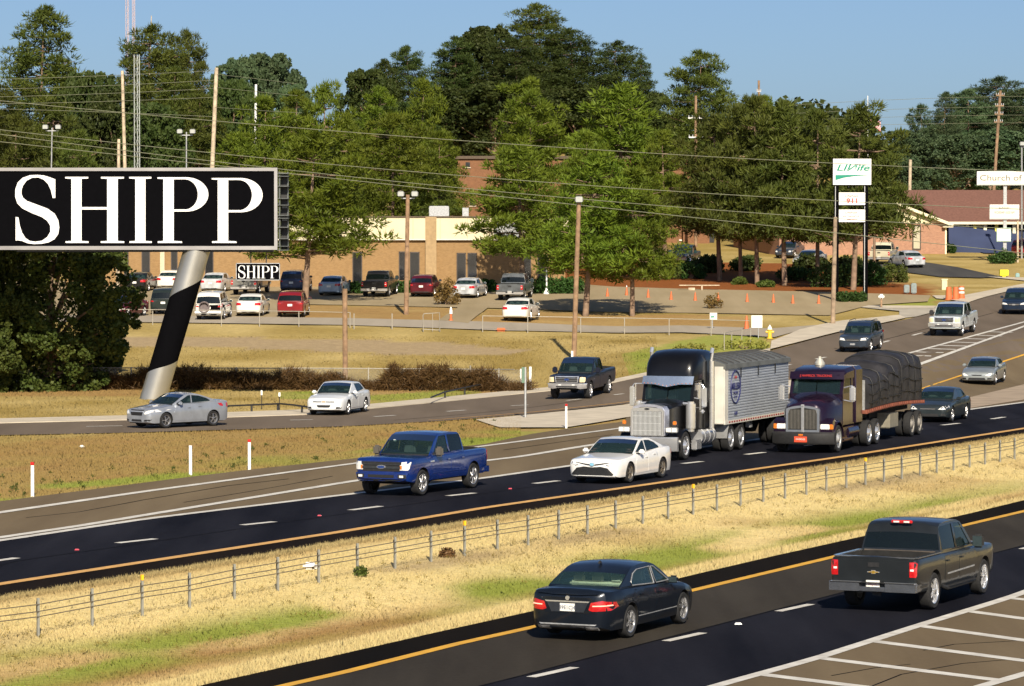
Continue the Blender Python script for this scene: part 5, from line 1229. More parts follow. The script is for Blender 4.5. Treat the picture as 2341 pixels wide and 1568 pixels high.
for (x, _), h in zip(hs, hv):
    e = 1.0 if -9.1 < x < -.3 else .93; zb = .0 + bow(x); sec = []
    wob = .035 * math.sin(x * 7.3) + .02 * math.sin(x * 17)
    prof = [(1.20, 0), (1.24 + wob, .25 * h), (1.22 + wob * .6, .5 * h), (1.20 + wob, .78 * h), (1.10, .92 * h), (.85, .985 * h), (.4, h + .05 + .03 * math.sin(x * 4)), (0, h + .09)]
    sec = [(x, y * e, zb + z) for y, z in prof] + [(x, -y * e, zb + z) for y, z in reversed(prof[:-1])]; secs.append(sec)
MB().loft(secs, close=False, cap=False).add([secs[0][i] for i in range(15)], [tuple(range(15))]).add([secs[-1][i] for i in range(15)], [tuple(range(15))]).obj('tarpaulin', M_TARP, ld, smooth=R(70))
b = MB()
for row, (u, amp) in enumerate(((.20, .03), (.45, .05), (.72, .06))):
    pts = []
    for (x, _), h in zip(hs, hv):
        wob = .035 * math.sin(x * 7.3) + .02 * math.sin(x * 17); pts.append((x, 1.265 + wob * .9 - (.03 if u > .7 else 0), bow(x) + h * u + amp * math.sin(x * 1.9 + row)))
    b.tube(pts[1:-1], .022, 5)
for k in range(8):
    x = -.9 - k * 1.15; h = float(np.interp(-x, [-q[0] for q in hs], hv)); wob = .035 * math.sin(x * 7.3) + .02 * math.sin(x * 17)
    b.tube([(x, 1.23, bow(x)), (x, 1.28 + wob, bow(x) + .4 * h), (x, 1.235 + wob, bow(x) + .78 * h), (x, 1.12, bow(x) + .93 * h), (x, .85, bow(x) + h), (x, 0, bow(x) + h + .11), (x, -.85, bow(x) + h), (x, -1.12, bow(x) + .93 * h), (x, -1.28, bow(x) + .4 * h)], .020, 5)
b.obj('strap', M_BLK, ld)
# ------------------------------------------------------------------ foliage
def leaf_mat(name, c1, c2, tr=.25):
    m = bpy.data.materials.new(name); m.use_nodes = True; nt = m.node_tree; b = nt.nodes['Principled BSDF']
    at_ = nd(nt, 'ShaderNodeVertexColor', layer_name='leaf'); oi = nd(nt, 'ShaderNodeObjectInfo')
    mx = nd(nt, 'ShaderNodeMix', data_type='RGBA'); mx.inputs[6].default_value = (*c1, 1); mx.inputs[7].default_value = (*c2, 1)
    sp = nd(nt, 'ShaderNodeSeparateColor'); nt.links.new(at_.outputs[0], sp.inputs[0]); nt.links.new(sp.outputs[0], mx.inputs[0])
    hs = nd(nt, 'ShaderNodeHueSaturation'); nt.links.new(mx.outputs[2], hs.inputs['Color'])
    mr = nd(nt, 'ShaderNodeMapRange'); mr.inputs[3].default_value = .78; mr.inputs[4].default_value = 1.22; nt.links.new(oi.outputs['Random'], mr.inputs[0]); nt.links.new(mr.outputs[0], hs.inputs['Value'])
    mh = nd(nt, 'ShaderNodeMapRange'); mh.inputs[3].default_value = .488; mh.inputs[4].default_value = .515; nt.links.new(oi.outputs['Random'], mh.inputs[0]); nt.links.new(mh.outputs[0], hs.inputs['Hue'])
    nt.links.new(hs.outputs[0], b.inputs['Base Color']); b.inputs['Roughness'].default_value = .6; b.inputs['Specular IOR Level'].default_value = .25
    ts = nd(nt, 'ShaderNodeBsdfTranslucent'); nt.links.new(hs.outputs[0], ts.inputs[0])
    ms = nd(nt, 'ShaderNodeMixShader'); ms.inputs[0].default_value = tr; o = nt.nodes['Material Output']
    nt.links.new(b.outputs[0], ms.inputs[1]); nt.links.new(ts.outputs[0], ms.inputs[2]); nt.links.new(ms.outputs[0], o.inputs[0])
    MATS[name] = m; return m
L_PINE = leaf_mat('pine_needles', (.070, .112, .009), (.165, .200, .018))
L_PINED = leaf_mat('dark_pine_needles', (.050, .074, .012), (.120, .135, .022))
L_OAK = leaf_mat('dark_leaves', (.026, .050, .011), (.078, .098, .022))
L_FAR = leaf_mat('blue_green_needles', (.046, .088, .042), (.105, .145, .062))
L_BUSH = leaf_mat('shrub_leaves', (.05, .085, .018), (.13, .16, .03))
L_LAUREL = leaf_mat('front_tree_leaves', (.040, .078, .014), (.120, .145, .030))
L_BROWN = leaf_mat('brown_twigs', (.11, .060, .022), (.24, .145, .055), .1)
L_VINE = leaf_mat('vine_twigs', (.050, .024, .008), (.135, .075, .028), .1)
L_HEDGE = leaf_mat('hedge_leaves', (.028, .070, .015), (.065, .12, .025))
L_WEED = leaf_mat('weed_leaves', (.20, .22, .04), (.42, .40, .09))
L_SAP = leaf_mat('yellowing_leaves', (.16, .12, .03), (.30, .20, .06))
M_BARK = mat('pine_bark', (.23, .155, .105), .9, noise=.35, scale=2.5, bump=.5, bscale=9)
def raw_mesh(name, V, Fi, m, col=None):
    """V: (n,3), Fi: (k,3) triangles"""
    me = bpy.data.meshes.new(name); me.vertices.add(len(V)); me.vertices.foreach_set('co', np.ascontiguousarray(V, dtype=np.float32).ravel())
    k = Fi.shape[1]; me.loops.add(Fi.size); me.loops.foreach_set('vertex_index', np.ascontiguousarray(Fi, dtype=np.int32).ravel()); me.polygons.add(len(Fi))
    me.polygons.foreach_set('loop_start', np.arange(0, Fi.size, k, dtype=np.int32)); me.update(calc_edges=True)
    if col is not None:
        a = me.color_attributes.new('leaf', 'FLOAT_COLOR', 'POINT'); a.data.foreach_set('color', np.ascontiguousarray(col, dtype=np.float32).ravel())
    me.materials.append(m); return me
def tufts(C, Rr, n, rs, lo, hi, wd, up=.35, needle=True, inner=.35):
    """needle bundles / leaves spread over clumps with centres C and radii Rr; returns V, F, col"""
    k = len(C); ci = np.repeat(np.arange(k), n); N = k * n
    d = rs.normal(size=(N, 3)); d /= np.linalg.norm(d, axis=1)[:, None]
    rad = inner + ((1.0 if needle else 1.22) - inner) * rs.rand(N) ** (.6 if needle else .8)
    sq = np.array([1, 1, .58 if needle else .85]); P = C[ci] + d * (Rr[ci] * rad)[:, None] * sq
    if needle:
        dr = d + rs.normal(size=(N, 3)) * .45; dr[:, 2] += up
    else: dr = rs.normal(size=(N, 3)) + d * .5
    dr /= np.linalg.norm(dr, axis=1)[:, None]
    sd = np.cross(dr, rs.normal(size=(N, 3))); sd /= np.linalg.norm(sd, axis=1)[:, None] + 1e-9
    L = (lo + (hi - lo) * rs.rand(N))[:, None]; W = (wd * (.7 + .6 * rs.rand(N)))[:, None]
    if needle: V = np.stack([P - sd * W * .5, P + sd * W * .5, P + dr * L], 1).reshape(-1, 3); Fi = np.arange(N * 3).reshape(-1, 3)
    else: V = np.stack([P - dr * L * .5, P + sd * W, P + dr * L * .5, P - sd * W], 1).reshape(-1, 3); Fi = np.arange(N * 4).reshape(-1, 4)
    q = 3 if needle else 4
    sh = np.clip(.25 + .35 * rs.rand(N) + .45 * (rs.rand(k)[ci] - .3), 0, 1)
    col = np.repeat(np.stack([sh, sh, sh, np.ones(N)], 1), q, 0); return V, Fi, col
def pine_proto(seed, H=14.0, Rm=4.2, cb=.28, whorls=16, nb=8, shape=.5, n=104, low=.75, r0=.66):
    """loblolly pine: whorls of rising limbs that carry pads of needles"""
    rs = np.random.RandomState(seed); C = []; Rr = []; wood = MB()
    lean = rs.normal(size=2) * .03; ph = rs.rand(4) * 6.28
    for i in range(whorls):
        t = i / (whorls - 1); z = H * (cb + (1 - cb) * t) * .97
        r = Rm * ((1 - t) ** shape * .93 + .07) * min(1, low + 2.2 * t); k = max(3, int(round(nb * (1.08 - .5 * t))))
        a0 = rs.rand() * 6.28
        for j in range(k):
            a = a0 + 6.283 * j / k + rs.normal() * .28
            rr = r * rs.uniform(.66, 1.06) * (1 + .16 * math.sin(2 * a + ph[i % 4])); dz = rs.uniform(.04, .26) * rr
            if rs.rand() < .10: continue
            base = np.array([lean[0] * z, lean[1] * z, z - .3 * dz + rs.normal() * .2]); tip = base + np.array([math.cos(a) * rr, math.sin(a) * rr, dz])
            if rr > 1.4 and i % 2 == 0: wood.tube([base, base * .5 + tip * .5 + np.array([0, 0, -.05 * rr]), tip * .9 + base * .1], [.07, .05, .02], 4)
            m = max(1, int(rr / 1.25 + .5))
            for q in range(m):
                f = 1.0 - (q / max(1, m)) * .72 - .05 * rs.rand(); off = rs.normal(size=3) * np.array([.38, .38, .16])
                C.append(base + (tip - base) * f + off); Rr.append(rs.uniform(.72, 1.35) * r0 * (1.1 - .25 * t))
    for d in (.0, .45, .9): C.append(np.array([lean[0] * H + rs.normal() * .2, lean[1] * H + rs.normal() * .2, H - .35 - d])); Rr.append(.42 + .25 * d)
    C = np.array(C); C[:, 2] = np.minimum(C[:, 2], H - .3)
    V, Fi, col = tufts(C, np.array(Rr), n, rs, .24, .62, .125, up=.6)
    crown = raw_mesh('crown', V, Fi, L_PINE, col)
    pts = [(lean[0] * z, lean[1] * z, z) for z in np.linspace(-.4, H * .97, 9)]; wood.tube(pts, [.24 - .215 * (i / 8) for i in range(9)], 8)
    return crown, wood.mesh('trunk', M_BARK, R(60)), H, Rm * .93
def oak_proto(seed, H=15.0, Rm=5.5, lobes=74, n=250, leaf=.36, cb=.10, full=False):
    rs = np.random.RandomState(seed); C = []; Rr = []; wood = MB(); cz = H * (cb + 1) / 2; hz = H * (1 - cb) / 2
    bumps = rs.normal(size=(9, 3)); bumps /= np.linalg.norm(bumps, axis=1)[:, None]
    for i in range(lobes):
        d = rs.normal(size=3); d /= np.linalg.norm(d); d[2] = d[2] if d[2] > -.55 or full else -d[2]
        k = .86 + .20 * float(np.max(bumps @ d) ** 3) - .10 * rs.rand(); ins = 1 if i % 4 else .55
        rad = rs.uniform(1.0, 1.7); c = np.array([d[0] * (Rm - rad * .6) * k * ins, d[1] * (Rm - rad * .6) * k * ins, cz + d[2] * (hz - rad * .6) * k * ins])
        C.append(c); Rr.append(rad)
        if i % 7 == 0: wood.tube([(0, 0, c[2] * .5), c * np.array([.5, .5, .8]), c], [.16, .1, .04], 5)
        for _ in range(4):
            e = d + rs.normal(size=3) * .5; e /= np.linalg.norm(e); C.append(c + e * rad * 1.08); Rr.append(rs.uniform(.22, .62))
    C = np.array(C); Rr = np.array(Rr); C[:, 2] = np.minimum(C[:, 2], H - Rr * .7)
    V, Fi, col = tufts(C, Rr, n // 3, rs, leaf * .7, leaf * 1.4, leaf * .42, needle=False, inner=.5)
    crown = raw_mesh('crown', V, Fi, L_OAK, col)
    wood.tube([(0, 0, -.5), (.1, 0, H * .3), (0, .1, H * .62)], [.38, .28, .12], 8)
    return crown, wood.mesh('trunk', M_BARK, R(60)), H, Rm * .95
PINES = [pine_proto(11, shape=.50, cb=.30, whorls=13, nb=7, low=.85), pine_proto(12, H=20, Rm=4.4, cb=.36, whorls=17, shape=.46, nb=7), pine_proto(13, H=14, Rm=4.8, cb=.27, low=.9, whorls=11, nb=8, shape=.36), pine_proto(14, H=14, Rm=4.4, cb=.14, whorls=15, nb=7, shape=.55, low=.85), pine_proto(15, H=17, Rm=4.6, cb=.42, whorls=11, nb=8, shape=.34), pine_proto(16, H=24, Rm=5.4, cb=.22, whorls=26, nb=9, shape=.62, n=84, low=.9, r0=.80), pine_proto(17, H=22, Rm=5.2, cb=.30, whorls=21, nb=9, shape=.36, n=84, low=.9, r0=.80)]
OAKS = [oak_proto(21), oak_proto(22, Rm=5.8), oak_proto(23, Rm=5.0, H=16), oak_proto(24, Rm=5.6, H=14, lobes=150, n=260, leaf=.26, cb=-.02, full=True)]
def tree(px, top, Z, hw, proto, m, name, label, base_y=None, cat='tree', group=None, depth=1.0):
    crown, trunk, H, Rm = proto
    if base_y is not None: g = G(px, base_y); Z = g.y
    else: x = at(px, 500, Z).x; g = Vector((x, Z, gz(x, Z)))
    h = at(px, top, Z).z - g.z; s = hw * 1.12 / sc(Z) / Rm; rz = rnd.uniform(0, 6.28)
    r = thing(name, label, cat, g, rz, group); r.scale = (s, s, h / H)
    for nm, me in (('trunk', trunk), ('crown', crown)):
        o = link(nm, me, r)
        if nm == 'crown': o.material_slots[0].link = 'OBJECT'; o.material_slots[0].material = m
    return r
Pn, Ok = PINES, OAKS
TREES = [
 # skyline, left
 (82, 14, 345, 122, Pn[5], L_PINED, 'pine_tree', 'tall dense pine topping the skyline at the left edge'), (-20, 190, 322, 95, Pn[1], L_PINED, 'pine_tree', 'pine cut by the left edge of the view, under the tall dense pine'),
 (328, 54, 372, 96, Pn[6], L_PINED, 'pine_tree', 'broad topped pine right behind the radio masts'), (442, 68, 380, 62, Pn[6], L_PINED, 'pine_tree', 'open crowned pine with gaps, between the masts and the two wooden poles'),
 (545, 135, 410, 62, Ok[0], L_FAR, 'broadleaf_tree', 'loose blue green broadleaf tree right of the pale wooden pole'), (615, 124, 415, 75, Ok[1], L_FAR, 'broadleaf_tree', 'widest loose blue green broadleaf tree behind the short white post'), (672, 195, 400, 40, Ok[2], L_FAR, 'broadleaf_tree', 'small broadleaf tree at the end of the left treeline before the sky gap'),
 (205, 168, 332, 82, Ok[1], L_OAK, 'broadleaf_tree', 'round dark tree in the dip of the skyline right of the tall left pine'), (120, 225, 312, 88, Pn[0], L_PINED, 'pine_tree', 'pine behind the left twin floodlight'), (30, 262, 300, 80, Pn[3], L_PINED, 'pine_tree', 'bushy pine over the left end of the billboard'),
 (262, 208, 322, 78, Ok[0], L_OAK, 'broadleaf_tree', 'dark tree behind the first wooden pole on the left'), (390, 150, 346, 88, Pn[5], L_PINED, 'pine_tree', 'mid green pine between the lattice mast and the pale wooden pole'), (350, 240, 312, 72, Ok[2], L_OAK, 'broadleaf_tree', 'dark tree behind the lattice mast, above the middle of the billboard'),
 (180, 300, 296, 66, Pn[2], L_PINED, 'pine_tree', 'low pine above the billboard between left floodlight and first wooden pole'), (455, 215, 318, 74, Pn[1], L_PINED, 'pine_tree', 'dark green pine behind the right twin floodlight'), (520, 185, 352, 62, Ok[1], L_OAK, 'broadleaf_tree', 'dark tree directly behind the pale wooden pole'),
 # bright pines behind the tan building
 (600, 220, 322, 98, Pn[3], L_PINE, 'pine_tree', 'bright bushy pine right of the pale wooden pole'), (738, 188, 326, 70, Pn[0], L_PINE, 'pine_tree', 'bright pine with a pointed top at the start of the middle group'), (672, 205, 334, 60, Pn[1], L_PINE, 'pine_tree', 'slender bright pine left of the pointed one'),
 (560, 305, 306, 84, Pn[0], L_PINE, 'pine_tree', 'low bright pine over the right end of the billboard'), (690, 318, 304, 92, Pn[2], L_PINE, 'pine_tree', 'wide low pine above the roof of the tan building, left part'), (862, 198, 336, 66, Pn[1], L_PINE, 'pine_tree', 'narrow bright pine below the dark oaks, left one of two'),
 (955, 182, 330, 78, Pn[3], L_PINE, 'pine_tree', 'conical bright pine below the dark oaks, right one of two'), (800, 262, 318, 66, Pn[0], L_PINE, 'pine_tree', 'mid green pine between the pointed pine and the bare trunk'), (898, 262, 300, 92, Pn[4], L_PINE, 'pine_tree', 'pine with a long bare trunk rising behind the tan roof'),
 (1010, 300, 312, 62, Pn[1], L_PINE, 'pine_tree', 'pine beside the brown brick block, right of the bare trunk'), (775, 392, 302, 78, Pn[2], L_PINED, 'pine_tree', 'dark green low pine behind the roof edge above the white cars'), (985, 395, 300, 70, Pn[0], L_PINED, 'pine_tree', 'dark green low pine right of the floodlight on the wooden pole'),
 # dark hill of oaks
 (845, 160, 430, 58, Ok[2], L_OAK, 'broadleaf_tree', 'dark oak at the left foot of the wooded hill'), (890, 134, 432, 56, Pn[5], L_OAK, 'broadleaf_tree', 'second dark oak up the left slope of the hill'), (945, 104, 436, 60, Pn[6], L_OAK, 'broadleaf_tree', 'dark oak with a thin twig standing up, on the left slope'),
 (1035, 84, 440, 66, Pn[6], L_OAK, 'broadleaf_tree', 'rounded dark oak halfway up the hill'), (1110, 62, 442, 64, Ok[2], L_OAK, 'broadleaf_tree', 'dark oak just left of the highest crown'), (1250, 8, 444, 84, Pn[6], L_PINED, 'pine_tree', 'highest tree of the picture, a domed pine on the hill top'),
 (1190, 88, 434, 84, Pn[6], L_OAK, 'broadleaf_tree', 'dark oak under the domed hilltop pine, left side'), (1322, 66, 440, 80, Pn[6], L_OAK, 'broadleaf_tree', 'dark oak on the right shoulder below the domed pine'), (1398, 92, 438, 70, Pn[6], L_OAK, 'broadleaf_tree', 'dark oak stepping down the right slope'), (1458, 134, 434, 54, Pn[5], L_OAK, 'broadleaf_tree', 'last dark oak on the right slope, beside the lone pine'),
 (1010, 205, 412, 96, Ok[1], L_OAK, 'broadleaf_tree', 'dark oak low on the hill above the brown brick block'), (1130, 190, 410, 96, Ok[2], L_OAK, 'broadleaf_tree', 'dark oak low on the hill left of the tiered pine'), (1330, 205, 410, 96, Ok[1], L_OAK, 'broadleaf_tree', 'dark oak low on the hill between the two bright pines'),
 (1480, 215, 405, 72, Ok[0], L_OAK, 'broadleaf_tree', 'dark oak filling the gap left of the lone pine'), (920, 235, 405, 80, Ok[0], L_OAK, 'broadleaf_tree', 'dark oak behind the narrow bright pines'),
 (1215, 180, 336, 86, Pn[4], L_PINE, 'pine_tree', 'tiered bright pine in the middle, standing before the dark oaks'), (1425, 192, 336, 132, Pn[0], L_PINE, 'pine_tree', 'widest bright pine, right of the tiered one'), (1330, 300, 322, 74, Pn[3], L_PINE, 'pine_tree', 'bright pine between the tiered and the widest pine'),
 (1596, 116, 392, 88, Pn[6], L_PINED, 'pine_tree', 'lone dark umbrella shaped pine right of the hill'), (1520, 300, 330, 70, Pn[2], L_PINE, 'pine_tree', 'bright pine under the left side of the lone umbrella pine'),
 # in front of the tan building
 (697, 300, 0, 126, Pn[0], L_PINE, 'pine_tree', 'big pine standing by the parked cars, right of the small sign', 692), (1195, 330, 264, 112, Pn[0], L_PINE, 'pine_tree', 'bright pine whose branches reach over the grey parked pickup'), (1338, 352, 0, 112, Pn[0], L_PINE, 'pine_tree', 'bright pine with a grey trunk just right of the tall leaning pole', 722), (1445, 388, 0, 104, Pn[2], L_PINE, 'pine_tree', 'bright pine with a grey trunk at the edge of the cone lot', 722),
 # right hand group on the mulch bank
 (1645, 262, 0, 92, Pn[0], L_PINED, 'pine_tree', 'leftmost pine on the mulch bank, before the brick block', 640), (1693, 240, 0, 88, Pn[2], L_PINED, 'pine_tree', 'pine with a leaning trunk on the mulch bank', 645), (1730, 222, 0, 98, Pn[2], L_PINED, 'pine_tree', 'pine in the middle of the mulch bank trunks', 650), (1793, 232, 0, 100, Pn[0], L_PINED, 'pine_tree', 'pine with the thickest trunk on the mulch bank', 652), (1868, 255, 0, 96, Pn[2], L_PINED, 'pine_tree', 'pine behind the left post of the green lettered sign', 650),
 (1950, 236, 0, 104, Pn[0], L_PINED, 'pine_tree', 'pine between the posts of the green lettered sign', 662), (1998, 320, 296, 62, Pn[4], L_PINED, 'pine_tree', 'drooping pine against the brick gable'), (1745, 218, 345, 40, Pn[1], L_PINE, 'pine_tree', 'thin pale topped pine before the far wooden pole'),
 # far right
 (2072, 300, 405, 62, Ok[0], L_FAR, 'broadleaf_tree', 'loose blue green tree above the ridge of the brown roof'), (2112, 240, 412, 52, Pn[3], L_FAR, 'pine_tree', 'narrow blue green pine, left one of the pair over the brown roof'), (2152, 210, 414, 46, Pn[5], L_FAR, 'pine_tree', 'narrow blue green pine, taller one of the pair over the brown roof'), (2215, 205, 424, 70, Pn[4], L_FAR, 'pine_tree', 'blue green pine left of the pole with crossarms'), (2262, 174, 428, 84, Pn[6], L_FAR, 'pine_tree', 'tallest blue green pine behind the pole with crossarms'),
 (2345, 205, 430, 72, Pn[2], L_FAR, 'pine_tree', 'blue green pine at the right edge behind the church sign'), (2190, 310, 398, 80, Ok[1], L_FAR, 'broadleaf_tree', 'dark blue green tree low behind the brown roof'), (2300, 300, 400, 84, Ok[2], L_FAR, 'broadleaf_tree', 'dark blue green tree behind the church lettering'), (2050, 350, 380, 56, Ok[2], L_FAR, 'broadleaf_tree', 'small loose tree right of the green lettered sign'),
 # the dark tree at the foot of the big sign
 (112, 430, 189, 165, Ok[3], L_LAUREL, 'broadleaf_tree', 'big dark tree standing under the left half of the billboard'), (-75, 460, 186, 130, Ok[3], L_LAUREL, 'broadleaf_tree', 'dark tree cut by the left edge beneath the billboard'), (222, 690, 192, 50, Ok[3], L_LAUREL, 'broadleaf_tree', 'low dark thicket at the right foot of the big dark tree'),
]
for a in TREES:
    a = list(a); by = a[8] if len(a) > 8 else None; tree(*a[:8], base_y=by)
# one far-off wood that reads as a mass behind everything
rs = np.random.RandomState(5); C = []; Rr = []
for i in range(1900):
    px = rs.uniform(-2600, 4600) if i > 1500 else rs.uniform(-500, 2900); Z = rs.uniform(445, 480); p = at(px, 500, Z); top = at(px, 300 + 40 * math.sin(px * .013) + (60 if 660 < px < 830 or 1990 < px < 2070 else 0), Z).z
    C.append((p.x, Z, rs.uniform(gz(p.x, Z) + 1, top))); Rr.append(rs.uniform(1.8, 3.2))
for i in range(1300):                                     # the wood goes on past both sides of the view
    px = rs.choice([rs.uniform(-2600, -170), rs.uniform(2480, 4600)]); Z = rs.uniform(300, 345); p = at(px, 500, Z); g0 = gz(p.x, Z)
    C.append((p.x, Z, rs.uniform(g0 + 1, g0 + 15 + 3 * math.sin(px * .02)))); Rr.append(rs.uniform(1.4, 2.6))
V, Fi, col = tufts(np.array(C), np.array(Rr), 46, rs, .6, 1.2, .4, needle=False, inner=.5)
o = link('wood', raw_mesh('wood', V, Fi, L_OAK, col)); o['kind'] = 'stuff'
# shrubs, hedges, saplings
def shrub(px, base, w, h, m, name, label, seed, cat='bush', box=False, n=70, leaf=.13):
    g = G(px, base); s = sc(g.y); W, Hh = w / s, h / s; rs = np.random.RandomState(seed); C = []; Rr = []
    r0 = max(.16, min(.5, W * .16, Hh * .4))
    for i in range(int(34 if not box else 22 + 30 * W / 2)):
        a = rs.rand() * 6.283; q = math.sqrt(rs.rand())
        if box: C.append((rs.uniform(-W / 2, W / 2), rs.uniform(-.45, .45), rs.uniform(r0 * .6, Hh - r0 * .7)))
        else:
            z = rs.rand(); C.append((W / 2 * q * math.cos(a) * math.sqrt(max(0, 1 - (z - .35) ** 2)), W / 2 * .8 * q * math.sin(a), r0 * .5 + (Hh - r0) * z * (1 - .45 * q * q)))
        Rr.append(r0 * rs.uniform(.75, 1.15))
    V, Fi, col = tufts(np.array(C), np.array(Rr), n, rs, leaf, leaf * 2, leaf * .5, needle=False, inner=.4)
    root = thing(name, label, cat, g); link('foliage', raw_mesh('foliage', V, Fi, m, col), root)
    b = MB(); 
    for k in range(4): b.tube([(.05 * k - .08, 0, -.1), (W * .1 * (k - 1.5), .1 * (k % 2), Hh * .55)], [.035, .012], 4)
    b.obj('stem', M_BARK, root); return root
shrub(1948, 690, 54, 22, L_HEDGE, 'hedge', 'clipped green hedge between the posts of the green lettered sign', 1, 'hedge', True)
shrub(2295, 602, 68, 30, L_HEDGE, 'round_hedge', 'clipped rounded hedge at the foot of the church sign', 2, 'hedge')
shrub(2170, 578, 28, 28, L_HEDGE, 'shrub', 'dark clipped shrub at the corner of the brick church', 3)
shrub(2042, 645, 66, 46, L_BUSH, 'shrub', 'light green shrub below the silver car on the church drive', 4)
shrub(1905, 655, 110, 62, L_HEDGE, 'shrub', 'large dark shrub left of the wooden pole by the green lettered sign', 5); shrub(1990, 652, 70, 60, L_HEDGE, 'shrub', 'dark shrub right of the black sign post', 6)
shrub(1510, 638, 90, 60, L_BUSH, 'shrub', 'dark shrub before the green parked pickup on the bank', 7); shrub(1580, 636, 60, 48, L_HEDGE, 'shrub', 'black green shrub at the foot of the brick block pillar', 8)
shrub(1752, 656, 36, 16, L_BUSH, 'shrub', 'small green shrub at the foot of the thickest mulch bank trunk', 9); shrub(1690, 650, 30, 18, L_BUSH, 'shrub', 'small green shrub left of the thickest mulch bank trunk', 10); shrub(1820, 640, 80, 34, L_HEDGE, 'shrub', 'low dark shrub in front of the pale car on the bank', 11)
shrub(806, 672, 48, 30, L_HEDGE, 'hedge', 'green hedge left of the black parked pickup', 12, 'hedge', True); shrub(922, 670, 44, 28, L_HEDGE, 'hedge', 'green hedge between the black pickup and the maroon hatchback', 13, 'hedge', True); shrub(395, 655, 80, 26, L_BUSH, 'hedge', 'green hedge behind the white parked saloon', 14, 'hedge', True); shrub(1275, 672, 100, 40, L_HEDGE, 'hedge', 'dark hedge behind the white lamp post', 15, 'hedge', True); shrub(1110, 668, 40, 30, L_HEDGE, 'hedge', 'dark hedge between the silver saloon and the grey pickup', 16, 'hedge', True)
shrub(1022, 697, 54, 66, L_SAP, 'sapling', 'yellowing upright sapling beside the silver parked saloon', 17, 'tree', n=46, leaf=.10); shrub(1630, 706, 40, 40, L_SAP, 'sapling', 'thin red and green sapling in front of the cone lot', 18, 'tree', n=16, leaf=.10)
shrub(1700, 796, 110, 24, L_WEED, 'weeds', 'tall green weeds by the low chain fence near the hydrant', 19, 'weeds', n=14, leaf=.12); shrub(1590, 800, 120, 14, L_WEED, 'weeds', 'green weeds on the verge above the black lorry', 20, 'weeds', n=12, leaf=.12)
shrub(1365, 893, 60, 26, L_BROWN, 'weeds', 'brown weeds left of the navy pickup', 21, 'weeds', n=40, leaf=.1)
shrub(1022, 1272, 20, 12, L_BROWN, 'dry_weed', 'rusty dry weed clump beside a cable post in the median', 22, 'weeds', n=18, leaf=.05); shrub(826, 1316, 9, 24, L_BUSH, 'weed', 'small green weed stalk at a cable post in the median', 23, 'weeds', n=9, leaf=.05)
for i, (px, by, w, h) in enumerate(((1620, 622, 70, 44), (1705, 618, 70, 36), (1850, 620, 70, 40), (1935, 640, 80, 60))):
    shrub(px, by, w, h, L_OAK, 'shrub', 'dark undergrowth shrub, %s from the left behind the mulch bank trunks' % ['first', 'second', 'third', 'fourth', 'fifth', 'sixth'][i], 40 + i, leaf=.2)
# ------------------------------------------------------------------ buildings
def brick_mat(name, c1, c2, cm, scale, rot=True):
    m = bpy.data.materials.new(name); m.use_nodes = True; nt = m.node_tree; b = nt.nodes['Principled BSDF']
    tc = nd(nt, 'ShaderNodeTexCoord'); mp = nd(nt, 'ShaderNodeMapping'); nt.links.new(tc.outputs['Object'], mp.inputs[0]); mp.inputs['Rotation'].default_value = (R(90), 0, 0)
    br = nd(nt, 'ShaderNodeTexBrick'); br.inputs['Scale'].default_value = scale; br.inputs['Color1'].default_value = (*c1, 1); br.inputs['Color2'].default_value = (*c2, 1); br.inputs['Mortar'].default_value = (*cm, 1); br.inputs['Mortar Size'].default_value = .012
    nt.links.new(mp.outputs[0], br.inputs[0])
    n = nd(nt, 'ShaderNodeTexNoise'); n.inputs['Scale'].default_value = 3; n.inputs['Detail'].default_value = 6; nt.links.new(tc.outputs['Object'], n.inputs[0])
    mr = nd(nt, 'ShaderNodeMapRange'); mr.inputs[3].default_value = .8; mr.inputs[4].default_value = 1.2; nt.links.new(n.outputs['Fac'], mr.inputs[0])
    mx = nd(nt, 'ShaderNodeMix', data_type='RGBA', blend_type='MULTIPLY'); mx.inputs[0].default_value = 1; nt.links.new(br.outputs[0], mx.inputs[6]); nt.links.new(mr.outputs[0], mx.inputs[7]); nt.links.new(mx.outputs[2], b.inputs['Base Color'])
    b.inputs['Roughness'].default_value = .9; MATS[name] = m; return m
BR_TAN = brick_mat('tan_brick', (.31, .19, .082), (.265, .16, .065), (.33, .22, .115), 3.2)
BR_BRN = brick_mat('brown_brick', (.23, .105, .048), (.19, .085, .038), (.24, .15, .10), 3.2)
BR_PINK = brick_mat('pink_brick', (.40, .215, .14), (.33, .175, .115), (.38, .26, .19), 2.2)
M_FASCIA = mat('cream_fascia', (.68, .60, .40), .6, noise=.05, scale=.6)
M_WIN = mat('dark_window', (.010, .011, .013), .15, noise=.3, scale=1, coat=1)
ZB = 277.0
bt = thing('tan_brick_building', 'long flat roofed tan brick building with a cream fascia behind the parked cars', 'building', (at(760, 500, ZB).x, ZB, 4.0))
ox = bt.location.x
def bx(px): return at(px, 500, ZB).x - ox
def bz(py): return at(760, py, ZB).z - 4.0
x0, x1 = bx(150), bx(1292)
MB().box(((x0 + x1) / 2, 9, bz(548) / 2 - .5), (x1 - x0, 18, bz(548) + 1)).obj('wall', BR_TAN, bt)
fz0, fz1 = bz(549), bz(497)
MB().box(((x0 + x1) / 2, 8.95, (fz0 + fz1) / 2), (x1 - x0 + .5, 18.4, fz1 - fz0)).obj('fascia', M_FASCIA, bt)
MB().box(((x0 + x1) / 2, 8.95, fz1 + .05), (x1 - x0 + .7, 18.6, .10)).box(((x0 + x1) / 2, 8.93, fz0 + .04), (x1 - x0 + .56, 18.5, .07), m=1).obj('roof_edge', [mat('roof_edge_brown', (.10, .07, .045), .7, noise=.2), mat('fascia_white', (.75, .70, .58), .6, noise=.05)], bt)
